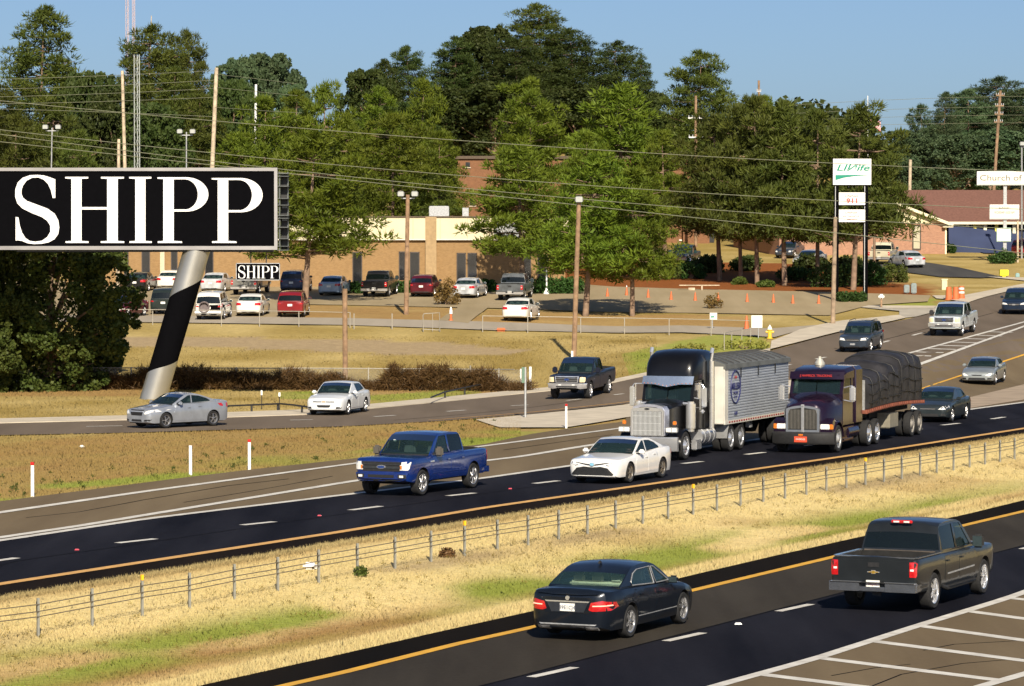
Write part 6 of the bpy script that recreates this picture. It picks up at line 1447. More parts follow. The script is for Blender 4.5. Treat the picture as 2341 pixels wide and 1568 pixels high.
MB().box((bx(985), -.17, bz(497) / 2 - .45), (25 / sc(ZB), .45, bz(497) + 1.0)).obj('pilaster', mat('pale_tan_brick', (.38, .265, .14), .9, noise=.12, scale=4), bt)
jm = MB().box((0, 0, 0), (.03, .012, fz1 - fz0 - .15)).mesh('fascia_joint', mat('joint_tan', (.45, .38, .24), .7, noise=.1), None)
for px in range(200, 1290, 62): link('fascia_joint', jm, bt, (bx(px), -.262, (fz0 + fz1) / 2))
for a, c, t, bo in [(807, 826, 578, 650), (913, 926, 577, 640), (938, 957, 578, 642), (1045, 1063, 580, 640), (1070, 1088, 580, 640), (1195, 1212, 585, 650), (325, 341, 570, 640), (285, 292, 570, 650), (392, 404, 572, 640), (470, 486, 570, 655), (1230, 1250, 585, 650)]:
    cx, w, z0, z1 = bx((a + c) / 2), (c - a) / sc(ZB), bz(bo), bz(t)
    wn_ = MB().box((cx, -.02, (z0 + z1) / 2), (w, .06, z1 - z0)).obj('window', M_WIN, bt)
    f = MB()
    for s in (-1, 1): f.box((cx + s * (w / 2 + .03), -.03, (z0 + z1) / 2), (.06, .10, z1 - z0 + .1))
    f.box((cx, -.03, z1 + .04), (w + .12, .10, .08)).obj('frame', mat('bronze_frame', (.08, .06, .05), .5, noise=.1), wn_)
for px in (372, 432): MB().box((bx(px), -.35, bz(560) / 2 - .5), (.35, .35, bz(560) + 1)).obj('column', mat('pale_column', (.62, .52, .36), .8, noise=.1), bt)
MB().box((bx(1000), 6, fz1 + .5), (1.6, 1.2, .9), bev=.05).obj('roof_unit', M_STEEL, bt); MB().box((bx(1062), 5, fz1 + .4), (.5, .5, .8)).obj('roof_vent', M_STEEL, bt)
MB().box((bx(1160), -.32, (fz0 + fz1) / 2 - .1), (2.2, .10, 1.1)).obj('sign_board', mat('grey_sign', (.35, .36, .36), .5, noise=.1), bt)
ZC = 352.0
b2 = thing('brown_brick_block', 'tall brown brick block half hidden behind the pines', 'building', (at(1340, 500, ZC).x, ZC, gz(at(1340, 500, ZC).x, ZC)))
ox2 = b2.location.x; bz0 = b2.location.z
b2x = lambda px: at(px, 500, ZC).x - ox2
b2z = lambda py: at(1340, py, ZC).z - bz0
xa, xb = b2x(1046), b2x(1618)
MB().box(((xa + xb) / 2, 8, b2z(362) / 2 - .5), (xb - xa, 16, b2z(362) + 1)).obj('wall', BR_BRN, b2)
MB().box(((xa + xb) / 2, 8, b2z(360)), (xb - xa + .5, 16.5, .3)).obj('roof_edge', MATS['roof_edge_brown'], b2)
MB().box((b2x(1624), 2, b2z(470) / 2), (.7, 4, b2z(470))).obj('pillar', M_INT, b2)
MB().box((b2x(1590), 3, b2z(480) / 2 - .5), (60 / sc(ZC), 8, b2z(480) + 1)).obj('side_wing', BR_BRN, b2)
for a, c, t, bo in [(1064, 1074, 371, 382), (1074, 1086, 455, 470), (1140, 1152, 371, 382), (1280, 1292, 371, 382), (1400, 1412, 371, 382), (1570, 1600, 552, 565), (1500, 1512, 372, 384)]:
    wn_ = MB().box((b2x((a + c) / 2), -.03, (b2z(t) + b2z(bo)) / 2), ((c - a) / sc(ZC), .08, b2z(t) - b2z(bo))).obj('window', M_WIN, b2)
    MB().box((b2x((a + c) / 2), -.05, b2z(bo) - .06), ((c - a) / sc(ZC) + .2, .12, .1)).obj('sill', M_CONC, wn_)
MB().box((b2x(1575), -.06, b2z(549)), (46 / sc(ZC), .12, .12)).obj('lintel', M_WHITE, b2)
sh = thing('white_roofed_shed', 'low shed with a white roof edge among the trees behind the billboard', 'building', at(341, 372, 398))
sh.location.z = gz(sh.location.x, 398); zt = at(341, 366, 398).z - sh.location.z
MB().box((0, 2, zt / 2 - .2), (2.8, 4, zt)).obj('wall', BR_BRN, sh); MB().box((0, 2, zt + .05), (3.0, 4.4, .34)).obj('roof', M_WHITE, sh)

# church: gable end towards the viewer, long brown roof running back to the right
ch = thing('brick_church', 'pink brick church hall with a cream gable and a long brown shingle roof', 'building')
g0 = at(2160, 580, 333); yaw = R(32)
ch.location = (g0.x, g0.y, g0.z - .1); ch.rotation_euler = (0, 0, yaw - R(20))
sC = sc(333); ez = (579 - 507) / sC; HW = 8.2; rz_ = ez + (507 - 436) / sC; LN = 16.0
# local frame: x runs along the gable wall to the left (negative), y runs back
MB().box((-HW, LN / 2, ez / 2 - .3), (2 * HW, LN, ez + .6)).obj('wall', BR_PINK, ch)
MB().prism([(-2 * HW, ez), (0, ez), (-HW, rz_ - .12)], -.02, LN, 'y').obj('gable', mat('cream_siding', (.74, .66, .44), .6, noise=.05, scale=2), ch)
b = MB(); e = .55; th = .16; s_ = (rz_ - ez) / HW
b.prism([(-HW, rz_), (e, ez - e * s_), (e, ez - e * s_ + th), (-HW, rz_ + th)], -.55, LN + .4, 'y'); b.prism([(-HW, rz_), (-HW, rz_ + th), (-2 * HW - e, ez - e * s_ + th), (-2 * HW - e, ez - e * s_)], -.55, LN + .4, 'y')
b.obj('roof', mat('brown_shingle', (.165, .078, .058), .9, noise=.16, scale=5, bump=.3, bscale=8), ch)
b = MB(); b.prism([(-HW, rz_ - .10), (e + .02, ez - e * s_ - .12), (e + .02, ez - e * s_ + th), (-HW, rz_ + th + .02)], -.62, -.55, 'y').prism([(-HW, rz_ - .10), (-HW, rz_ + th + .02), (-2 * HW - e - .02, ez - e * s_ + th), (-2 * HW - e - .02, ez - e * s_ - .12)], -.62, -.55, 'y'); b.box((e + .05, LN / 2, ez - e * s_ + .05), (.10, LN + .9, .22)); b.box((.1, -.35, ez - .35), (1.0, .4, .08))
b.obj('barge_board', mat('cream_trim', (.80, .74, .54), .5, noise=.04), ch)
w_ = MB().box((-(2160 - 2091) / sC, -.03, ez * .55), (.62, .10, 2.1)).obj('window', mat('pale_glass', (.50, .46, .34), .3, noise=.1, coat=1), ch); MB().box((-(2160 - 2091) / sC, -.02, ez * .55), (.86, .08, 2.4)).obj('frame', mat('bronze_frame', (.08, .06, .05)), w_)
MB().box((.02, -.02, ez / 2 - .2), (.16, .16, ez)).obj('corner_trim', mat('cream_trim', (.8, .74, .54)), ch)
MB().cyl((-HW * 1.02, 3, rz_), (-HW * 1.02, 3, rz_ + .9), .32, n=12).cyl((-HW * 1.02, 3, rz_ + .9), (-HW * 1.02, 3, rz_ + 1.1), .5, .15, n=12).obj('roof_vent', M_WHITE, ch)
# the long wing to the right
wg = thing('church_wing', 'low wing under the brown roof with yellow porch columns beside the blue car park', 'building')
A = at(2166, 512, 338); zr = at(2200, 437, 352).z; ze = at(2200, 508, 338).z; zbz = 6.9
wg.location = (A.x, A.y, zbz)
LW = 15.0; b = MB()
rf = [(-4.2, 5.2, zr - zbz), (LW, 5.2, zr - zbz), (LW, -.5, ze - zbz), (-.2, -.5, ze - zbz)]
b.add(rf + [(x, y, z - .15) for x, y, z in rf], [(0, 1, 2, 3), (7, 6, 5, 4), (3, 2, 6, 7), (0, 3, 7, 4), (1, 5, 6, 2)]); b.add([(-4.2, 5.2, zr - zbz), (LW, 5.2, zr - zbz), (LW, 10.5, ze - zbz), (-4.2, 10.5, ze - zbz)], [(0, 1, 2, 3)])
b.obj('roof', MATS['brown_shingle'], wg)
MB().box((LW / 2 - .1, -.52, ze - zbz - .08), (LW + .2, .10, .24)).obj('gutter', MATS['cream_trim'], wg)
MB().box((LW / 2, 4.0, (ze - zbz) / 2), (LW, 3.5, ze - zbz - .1)).obj('wall', M_INT, wg)  # shade under the porch is put into this near-black wall colour
for i, xx in enumerate((1.9, 2.6, 3.6, 4.7, 6.4, 8.2)):
    MB().box((xx, .1, (ze - zbz) / 2), (.30, .30, ze - zbz - .1)).obj('column', mat('yellow_column', (.72, .62, .10), .6, noise=.1) if i in (1, 3) else MATS['cream_trim'], wg)
MB().box((3.0, .6, 2.3), (1.3, .2, 1.6)).obj('door', MATS['cream_trim'], wg)
MB().box((.55, .1, (ze - zbz) / 2), (.35, .35, ze - zbz)).obj('pillar', BR_PINK, wg)
cp = MB(); q = [at(2168, 566, 335.5), at(2600, 590, 331), at(2600, 522, 343), at(2168, 518, 337.4)]
rows = 8; vs = []
for i in range(rows + 1):
    t = i / rows
    for j in range(rows + 1): u = j / rows; p = (q[0].lerp(q[1], u)).lerp(q[3].lerp(q[2], u), t); vs.append(p)
cp.add(vs, [(i * 9 + j, i * 9 + j + 1, i * 9 + j + 10, i * 9 + j + 9) for i in range(8) for j in range(8)])
cp.add([q[0], q[1], (q[1].x, q[1].y, 5), (q[0].x, q[0].y, 5)], [(0, 1, 2, 3)]).add([q[0], q[3], (q[3].x, q[3].y, 5), (q[0].x, q[0].y, 5)], [(0, 1, 2, 3)])
struct(cp.obj('church_car_park_ramp', mat('blue_grey_asphalt', (.035, .05, .115), .85), None))
# ------------------------------------------------------------------ parked cars
def rr_car(kind, name, label, px, py, ref, phi, pm, dims, lampm=None, **kw):
    L, W, H, wb, fo = dims
    if kind == 'sedan': p = sedan(L, W, H, wb, fo, pm, **kw); front_basic(p, chrome_g=True); rear_basic(p, z=.84)
    elif kind == 'suv': p = suv(L, W, H, wb, fo, pm, **kw); front_basic(p, zl=.80, gz0=.64, gz1=.8, lamp=[(.44, .72), (.80, .74), (.88, .84), (.80, .88), (.50, .84)]); suv_rear(p, .86, 1.1)
    else: p = pickup(L, W, H, wb, fo, pm, kw.pop('cab_rear', -1.2), kw.pop('cow', 1.2), **kw); pickup_rear(p); super_duty(p)
    r = make_car(name, label, 'pickup' if kind == 'pickup' else 'car', p); dress(r, p)
    if kind == 'pickup': rear_bumper(r, p, kw.get('bump', M_CHROME), 'A47K2')
    place(r, px, py, ref, phi, p); return r, p
PK = lambda n, c, **k: paint(n, c, **k)
D_S = (4.8, 1.82, 1.46, 2.78, .95); D_V = (4.55, 1.84, 1.69, 2.68, .90); D_P = (5.8, 2.0, 1.90, 3.6, .92)
P_BLACK = PK('black', (.008, .008, .009)); P_MAROON = PK('maroon', (.085, .007, .014), flake=.2); P_RED = PK('red', (.22, .010, .012)); P_SILVER = PK('silver', (.45, .47, .50), flake=.3); P_WARMW = PK('warm_white', (.76, .74, .68), flake=.03)
rr_car('pickup', 'pickup_truck', 'black parked pickup left of the wooden floodlight pole', 888, 679, 'RR', 7, P_BLACK, D_P)
rr_car('suv', 'hatchback_car', 'dark maroon parked hatchback right of the wooden floodlight pole', 991, 679.3, 'RR', 8, P_MAROON, (4.5, 1.80, 1.62, 2.65, .9), slope=.5)
rr_car('sedan', 'saloon_car', 'silver parked saloon behind the yellowing sapling', 1090, 682, 'RR', 12, P_SILVER, D_S)
rr_car('pickup', 'pickup_truck', 'grey parked pickup under the pine branches', 1198, 687, 'RR', 8, PK('steel_grey', (.10, .11, .12), flake=.3), D_P)
rr_car('sedan', 'saloon_car', 'white saloon on the pale access road behind the rail fence', 1211, 734.5, 'RR', 11, P_WARMW, (5.0, 1.85, 1.46, 2.8, 1.0))
rr_car('suv', 'hatchback_car', 'bright red parked SUV at the right end of the front row', 694, 724.5, 'RR', 3, P_RED, D_V)
rr_car('sedan', 'saloon_car', 'white parked saloon in the front row left of the red SUV', 599, 723, 'RR', 4, P_WARMW, D_S)
r, p = rr_car('suv', 'offroad_suv', 'white and black boxy SUV with a spare wheel on its back', 454, 731, 'RL', 5, P_WARMW, (4.4, 1.86, 1.85, 2.6, .8), slope=.16, tr=.39)
sw = MB().lathe([(.30, -.10), (.36, -.11), (.37, 0), (.36, .10), (.20, .11), (.001, .11)], (p['rear'] - .14, .25, .88), axis='x', n=24); sw.obj('spare_wheel_cover', mat('spare_grey', (.16, .13, .13), .6, noise=.2), r)
MB().box((p['rear'] - .05, 0, .52), (.16, 1.8, .16), bev=.03).obj('bumper', M_WHITE, r); dc = p['bvh']
decal(dc, [(-.88, .62), (-.1, .62), (-.1, 1.0), (-.88, 1.0)], 'x', -1, .014, M_BLACKP, 'tailgate_panel', r); decal(dc, [(-2.0, .60), (1.6, .60), (1.6, .98), (-2.0, .98)], 'y', -1, .006, M_BLACKP, 'side_panel', r)
rr_car('suv', 'offroad_suv', 'dark SUV with silver bumper half hidden by the leaning pole', 350, 718.5, 'RL', 2, PK('dark_green', (.02, .028, .026)), (4.8, 1.85, 1.75, 2.83, .85), slope=.2)
rr_car('sedan', 'saloon_car', 'maroon saloon facing the road at the left end of the front row', 290.5, 728, 'FL', 180 + 17, P_MAROON, D_S)
rr_car('sedan', 'saloon_car', 'black parked saloon at the left end of the back row', 338, 667, 'RR', 7, P_BLACK, D_S)
rr_car('sedan', 'saloon_car', 'white parked saloon in the back row, cut by the leaning pole', 364, 662, 'RL', 6, P_WARMW, D_S)
rr_car('sedan', 'saloon_car', 'silver parked saloon in the back row right of the leaning pole', 511.6, 668.4, 'RR', 9, PK('light_silver', (.52, .54, .56), flake=.2), D_S)
rr_car('pickup', 'pickup_truck', 'grey tailgate pickup right behind the small black sign', 591, 674.5, 'RR', 7, PK('champagne_grey', (.20, .20, .18), flake=.2), D_P)
rr_car('suv', 'hatchback_car', 'dark blue parked SUV left of the big pine trunk', 646.5, 669.7, 'RL', 7, PK('mid_blue', (.02, .045, .12), flake=.2), D_V)
rr_car('sedan', 'saloon_car', 'light blue parked saloon behind the short wooden post', 734, 676, 'RL', 9, PK('pale_blue', (.30, .42, .55), flake=.1), D_S)
rr_car('sedan', 'saloon_car', 'silver saloon on the dark drive below the brick church', 2066, 613, 'RL', -17, P_SILVER, (4.75, 1.81, 1.46, 2.77, .95))
rr_car('suv', 'hatchback_car', 'red car at the right edge beside the rounded hedge', 2320, 588, 'RL', 30, PK('bright_red', (.30, .012, .015)), D_V)
rr_car('pickup', 'pickup_truck', 'dark green pickup parked on the bank under the brick block', 1580, 612, 'FL', 180 + 12, PK('teal_green', (.02, .05, .05)), D_P)
rr_car('sedan', 'saloon_car', 'pale silver car parked on the bank between the pine trunks', 1858, 612, 'FL', 180 + 25, PK('off_silver', (.42, .42, .40), flake=.2), D_S)
rr_car('pickup', 'pickup_truck', 'cream pickup parked nose in behind the green lettered sign', 1990, 604, 'RL', 14, PK('cream', (.55, .50, .36), flake=.1), D_P)
rr_car('sedan', 'saloon_car', 'dark car with a bright roof parked in the shade of the bank', 1815, 590, 'FL', 180 + 20, PK('night_blue', (.03, .04, .06), flake=.3), D_S)

# ------------------------------------------------------------------ the big sign
ZS = 178.0
sg = thing('billboard', 'huge black billboard with white serif capitals SHIPP on a leaning pole', 'billboard')
g = G(352, 908); sg.location = (g.x, ZS, gz(g.x, ZS))
bx0 = sg.location.copy()
def SP(px, py, dy=0.0): p = at(px, py, ZS + dy); return (p.x - bx0.x, dy, p.z - bx0.z)
def panel(b, x0, y0, x1, y1, d0, d1, m=0):
    a = at(x0, y1, ZS); c = at(x1, y0, ZS); b.box(((a.x + c.x) / 2 - bx0.x, (d0 + d1) / 2, (a.z + c.z) / 2 - bx0.z), (abs(c.x - a.x), abs(d1 - d0), abs(c.z - a.z)), m)
XL = -230
b = MB(); panel(b, XL, 388, 630, 568, .0, 1.3); b.obj('cabinet', M_BLACKP, sg)
b = MB(); panel(b, XL, 383.5, 634, 391, -.10, .2); panel(b, XL, 562.5, 634, 571, -.10, .2); panel(b, 627, 391, 634, 562.5, -.10, .2); panel(b, XL - 7, 383.5, XL, 571, -.10, .2); b.obj('frame', mat('frame_silver', (.36, .35, .35), .4, .6, noise=.15, scale=.6), sg)
b = MB()
panel(b, 637, 393, 640, 571, .1, .2, 1); panel(b, 655, 393, 658, 573, .5, .6, 1); panel(b, 640, 397, 656, 570, .6, 1.2)
for y in (396, 402, 425, 453, 468, 492, 498, 519, 545, 562, 571): panel(b, 634, y, 659, y + 1.6, -.02, .9, 1)
for y in (470, 499): panel(b, 644, y, 656, y + 6, .2, .5, 1)
b.obj('end_rack', [M_BLK, mat('rack_grey', (.10, .11, .11), .5, .4, noise=.2)], sg)
def letters(polys, ox, oy, s, fx, fy, name, parent, dy, thick, loc0):
    for nm, pl in polys:
        vs = [Vector((0, 0, 0))] * 0; P2 = []
        for x, y in pl:
            p = at(fx + (x - ox) * s, fy + (y - oy) * s, ZS + dy); P2.append((p.x - loc0.x, p.z - loc0.z))
        MB().prism(P2, dy, dy - thick, 'y').obj(name, M_LETTER, parent)
M_LETTER = mat('letter_white', (.86, .86, .85), .5, noise=.02, scale=3)
def stemH(x0, x1): return None
S_ = [(148, 1330), (158, 1355), (185, 1378), (250, 1402), (325, 1430), (375, 1465), (400, 1510), (407, 1560), (400, 1605), (375, 1640), (335, 1662), (285, 1672), (235, 1674), (190, 1668), (150, 1652), (122, 1648), (108, 1650), (108, 1488), (127, 1490), (136, 1545), (152, 1595), (175, 1632), (205, 1652), (245, 1657), (290, 1650), (325, 1625), (346, 1588), (345, 1548), (325, 1515), (285, 1487), (220, 1462), (155, 1430), (120, 1395), (105, 1350), (106, 1300), (122, 1252), (155, 1220), (205, 1202), (255, 1199), (305, 1204), (345, 1217), (380, 1230), (380, 1358), (362, 1358), (350, 1305), (330, 1262), (300, 1232), (262, 1217), (222, 1219), (185, 1238), (160, 1270), (149, 1300)]
def serif_I(x0, x1, s0, s1): return [(s0, 1213), (s1, 1213), (s1, 1224), (x1, 1227), (x1, 1652), (s1 + 3, 1655), (s1 + 3, 1666), (s0 + 2, 1666), (s0 + 2, 1655), (x0, 1652), (x0, 1227), (s0, 1224)]
def letter_P(x0, x1, s0, rx, ri, yo=0):
    t, tb, bi, bo = 1216 + yo, 1230 + yo, 1436 + yo, 1451 + yo; cx = x1 + (rx - x1) * .36; m = (t + bo) / 2
    o = [(cx, t)] + [(cx + (rx - cx) * math.sin(a), m - (m - t) * math.cos(a)) for a in np.linspace(.12, math.pi - .12, 16)] + [(cx, bo)]
    return [(s0, t), *o, (x1, bo), (x1, 1652), (x1 + 55, 1655), (x1 + 58, 1666), (s0 + 2, 1666), (s0 + 2, 1655), (x0, 1652), (x0, t + 12), (s0, t + 10)], [(x1, tb)] + [(cx - 10, tb)] + [(cx - 10 + (ri - cx + 10) * math.sin(a), m - (m - tb) * math.cos(a)) for a in np.linspace(.1, math.pi - .1, 14)] + [(cx - 10, bi), (x1, bi)]
def letter_prism(outer, hole, f, dy, th, parent, loc0):
    def W(q): p = at(*f(q), ZS + dy); return (p.x - loc0.x, p.z - loc0.z)
    O = [W(q) for q in outer]; Hh = [W(q) for q in hole] if hole else []
    b = MB(); pol = [[Vector((u, v, 0)) for u, v in O]] + ([[Vector((u, v, 0)) for u, v in Hh]] if hole else [])
    tr = tessellate_polygon(pol); al = O + Hh; n = len(al)
    b.add([(u, dy, v) for u, v in al] + [(u, dy - th, v) for u, v in al], [tuple(t) for t in tr] + [tuple(n + i for i in t) for t in tr])
    for o, k in ((0, len(O)), (len(O), len(Hh))):
        b.f += [(o + i, o + (i + 1) % k, n + o + (i + 1) % k, n + o + i) for i in range(k)]; b.m += [0] * k
    return b.obj('letter', M_LETTER, parent, smooth=None)
H_ = [(448, 1213), (605, 1213), (605, 1224), (560, 1227), (560, 1420), (735, 1420), (735, 1227), (693, 1224), (693, 1213), (850, 1213), (850, 1224), (808, 1227), (808, 1652), (852, 1655), (852, 1666), (691, 1666), (691, 1655), (735, 1652), (735, 1437), (560, 1437), (560, 1652), (608, 1655), (608, 1666), (450, 1666), (450, 1655), (490, 1652), (490, 1227), (448, 1224)]
LET = [(S_, None), (H_, None), (serif_I(928, 998, 886, 1038), None), letter_P(1120, 1192, 1080, 1429, 1357), letter_P(1493, 1565, 1452, 1801, 1728, 5)]
for o, h in LET: letter_prism(o, h, lambda q: (q[0] / 3, q[1] / 3), -.002, .05, sg, bx0)
# leaning pole with a black spiral band
M_SILV = mat('brushed_silver', (.52, .51, .47), .36, .75, noise=.12, scale=.8)
pb, pt = SP(346, 925, .65), SP(450, 571, .65); pb = Vector(pb); pt = Vector(pt); rad = .70
def sleeve(t0, k0, t1, k1, r, m, nm):
    b = MB(); secs = []
    for t, k in ((t0, k0), (t1, k1)):
        ring = []
        for i in range(32):
            a = 2 * math.pi * i / 32; tt = t + k * math.cos(a) + (.010 * math.sin(a * 2)); c = pb.lerp(pt, tt); ring.append((c.x + r * math.cos(a), c.y + r * math.sin(a), c.z))
        secs.append(ring)
    b.loft(secs); b.obj(nm, m, sg)
sleeve(-.06, 0, .245, .045, rad, M_SILV, 'pole_base'); sleeve(.242, .048, .755, .062, rad * .985, M_BLACKP, 'pole_band'); sleeve(.75, .065, 1.0, 0, rad, M_SILV, 'pole_top')
MB().box((SP(330, 571)[0] + 0, .65, SP(330, 573)[2]), (13.0, 1.1, .14)).obj('under_beam', M_BLK, sg)
MB().box((pb.x + 1.4, -.02, SP(450, 590)[2]), (.01, .01, .01)).obj('rivet', M_BLK, sg)
bpy.data.objects.remove([c for c in sg.children if c.name.startswith('rivet')][0])
s2 = thing('small_sign', 'small black sign with white serif capitals SHIPP hanging below the billboard on two rods', 'sign', at(589, 622, ZS + .35))
l2 = s2.location.copy()
def S2(px, py): p = at(px, py, ZS + .35); return p.x - l2.x, p.z - l2.z
a_, c_ = S2(540, 640), S2(639, 602)
MB().box(((a_[0] + c_[0]) / 2, .06, (a_[1] + c_[1]) / 2), (c_[0] - a_[0], .12, c_[1] - a_[1])).obj('panel', M_BLACKP, s2)
b = MB(); w_ = .035
for z in (a_[1], c_[1]): b.box(((a_[0] + c_[0]) / 2, .03, z), (c_[0] - a_[0] + w_, .14, w_))
for x in (a_[0], c_[0]): b.box((x, .03, (a_[1] + c_[1]) / 2), (w_, .14, c_[1] - a_[1] + w_))
b.obj('frame', M_STEEL, s2)
b = MB()
for px in (573, 608): x, z = S2(px, 602); b.cyl((x, .1, z), (x, .1, S2(px, 572)[1]), .03, n=6)
b.obj('rod', M_BLK, s2)
def fS(q): return (544.5 + (q[0] - 103) * (638 - 546.5) / (1801 - 103), 606.5 + (q[1] - 1199) * (636.5 - 606.5) / (1674 - 1199))
class _L: pass
def letter2(o, h):
    def W(q): p = at(*fS(q), ZS + .35); return (p.x - l2.x, p.z - l2.z)
    O = [W(q) for q in o]; Hh = [W(q) for q in h] if h else []
    b = MB(); pol = [[Vector((u, v, 0)) for u, v in O]] + ([[Vector((u, v, 0)) for u, v in Hh]] if h else [])
    tr = tessellate_polygon(pol); al = O + Hh; b.add([(u, -.012, v) for u, v in al], [tuple(t) for t in tr]); b.obj('letter', M_LETTER, s2, smooth=None)
for o, h in LET: letter2(o, h)

# ------------------------------------------------------------------ poles, masts and wires
def pole(name, label, cat, top, bot, r, m, base=None, Z=None, arms=(), heads=None, rt=.75, group=None):
    if base is not None: g = G(*base); Z = g.y
    t = at(top[0], top[1], Z)
    if base is None: q = at(bot[0], bot[1], Z); k = (t - q); g = q - k * ((q.z - gz(q.x, Z)) / max(.1, k.z)) if q.z > gz(q.x, Z) else q; g = Vector((g.x, Z, gz(g.x, Z)))
    root = thing(name, label, cat, g, group=group); d = t - g
    MB().tube([(0, 0, -.3), d * .5, d], [r, r * (1 + rt) / 2, r * rt], 10).obj('shaft', m, root)
    for (py, w, col) in arms:
        z = at(top[0], py, Z).z - g.z; x = d.x * z / d.z; b = MB(); b.box((x, -.12, z), (w, .10, .12))
        for q in (-.46, -.22, .22, .46): b.cyl((x + q * w, -.12, z + .06), (x + q * w, -.12, z + .26), .05, n=6, m=1)
        b.obj('crossarm', [col, M_STEEL], root)
    if heads: heads(root, d)
    return root
def flood(n, w):
    def f(root, d):
        b = MB(); b.box((d.x, 0, d.z - .25), (w, .07, .07)).cyl((d.x, 0, d.z - .6), (d.x, 0, d.z), .06, n=6); b.obj('bracket', M_STEEL, root)
        for i in range(n):
            x = d.x + w * (i / (n - 1) - .5) if n > 1 else d.x
            h = MB(); h.box((x, -.15, d.z + .05), (.48, .42, .40), bev=.08, rot=None).box((x, -.365, d.z + .05), (.38, .02, .30), m=1); h.obj('floodlight', [mat('flood_housing', (.16, .165, .165), .6, noise=.1), mat('flood_lens', (.42, .44, .42), .3, noise=.1)], root)
    return f
pole('utility_pole', 'wooden pole at left with wires, nearer the left edge', 'pole', (279.5, 162), (284, 330), .17, M_WOODL, Z=292)
pole('utility_pole', 'tall pale wooden pole above the middle of the billboard', 'pole', (495, 155), (486, 360), .21, M_WOODL, Z=290)
pole('wooden_post', 'short pale post just above the billboard, left of the lattice mast', 'pole', (271.5, 318), (271, 386), .15, M_WOODL, Z=262)
pole('floodlight_pole', 'twin floodlight on a thin pole at left above the billboard', 'light', (119, 292), (118, 350), .07, M_STEEL, Z=288, heads=flood(2, 1.05)); pole('floodlight_pole', 'twin floodlight on a thin pole right of the lattice mast', 'light', (426, 302), (426, 386), .07, M_STEEL, Z=286, heads=flood(2, 1.05))
pole('floodlight_pole', 'brown wooden pole with two floodlights before the tan building', 'light', (932, 445), (928, 718), .17, M_WOOD, base=(928, 718), heads=flood(2, .95), rt=.8)
pole('light_pole', 'tall slightly leaning wooden pole with a lamp, left of the grey trunks', 'light', (1323, 458), (1311, 820), .16, M_WOOD, base=(1311, 820), heads=flood(1, .3), rt=.8)
pole('wooden_post', 'short wooden post in the field behind the white frontage saloon', 'pole', (788, 660), (789, 876), .15, M_WOOD, base=(789, 876), rt=.95)
pole('utility_pole', 'weathered pole with a pale base at the corner by the green lettered sign', 'pole', (1909, 496), (1903, 742), .17, mat('weathered_wood', (.30, .22, .15), .85, noise=.3, scale=3), base=(1903, 742))
pole('utility_pole', 'pole with two short crossarms in front of the lone pine', 'pole', (1590, 219), (1590, 330), .17, M_WOOD, Z=345, arms=((270, 1.5, M_WHITE), (314, 1.4, M_WHITE)))
pole('utility_pole', 'pole top poking out of the pines against the sky', 'pole', (1734, 184), (1734, 230), .17, M_WOOD, Z=388, arms=((209, .5, M_STEEL),))
pole('utility_pole', 'pole with four crossarms above the brown church roof', 'pole', (2286, 207), (2274, 390), .19, M_WOOD, Z=372, arms=((218, .9, M_WOOD), (242, .9, M_WOOD), (261, .9, M_WOOD), (279, .9, M_WOOD)))
pole('wooden_post', 'pale square post behind the ridge of the church roof', 'pole', (2080.5, 365), (2079, 436), .16, M_WOODL, Z=362, rt=1); pole('wooden_post', 'short white post at the top of the bright pines on the left', 'pole', (585, 193), (584.5, 230), .12, M_WHITE, Z=345, rt=1)
pole('light_pole', 'thin tall steel pole at the right edge behind the church sign', 'light', (2335, 330), (2335, 585), .10, M_STEEL, base=(2335, 590), heads=flood(1, .4))
fp = pole('flagpole', 'white flagpole with a drooping striped flag behind the pines', 'flagpole', (1983, 219), (1983, 300), .06, M_WHITE, Z=400)
lp = fp.location; b = MB(); n = 13
M_FR = mat('flag_red', (.50, .03, .04), .8, noise=.1); M_FW = mat('flag_white', (.8, .78, .76), .8, noise=.04)
a0 = at(1984, 256, 400)
for i in range(n):
    f0, f1 = i / n, (i + 1) / n; vs = []
    for j in range(7):
        u = j / 6
        for f in (f0, f1): vs.append((a0.x - lp.x + u * 1.45, .12 * math.sin(u * 7 + f * 2), a0.z - lp.z - f * 1.1 - u * 1.15))
    b.add(vs, [(2 * j, 2 * j + 2, 2 * j + 3, 2 * j + 1) for j in range(6)], i % 2)
b.obj('flag', [M_FR, M_FW], fp)
vs = [(a0.x - lp.x, -.01, a0.z - lp.z), (a0.x - lp.x + .62, -.03, a0.z - lp.z - .49), (a0.x - lp.x + .62, -.03, a0.z - lp.z - 1.08), (a0.x - lp.x, -.01, a0.z - lp.z - .59)]
MB().add(vs, [(0, 1, 2, 3)]).obj('canton', mat('flag_blue', (.03, .04, .18), .8, noise=.1), fp)
wl_ = thing('lamp_post', 'slim white post on a flared foot in front of the dark hedge', 'lamp post', G(1249, 673)); s_ = sc(wl_.location.y); hh = (673 - 594) / s_
MB().lathe([(.26, -.1), (.24, .15), (.10, .35), (.07, .6), (.055, hh * .98), (.001, hh)], n=12).obj('shaft', M_WHITE, wl_); MB().box((0, 0, hh * .9), (.5, .05, .05)).obj('ladder_rest', M_WHITE, wl_)
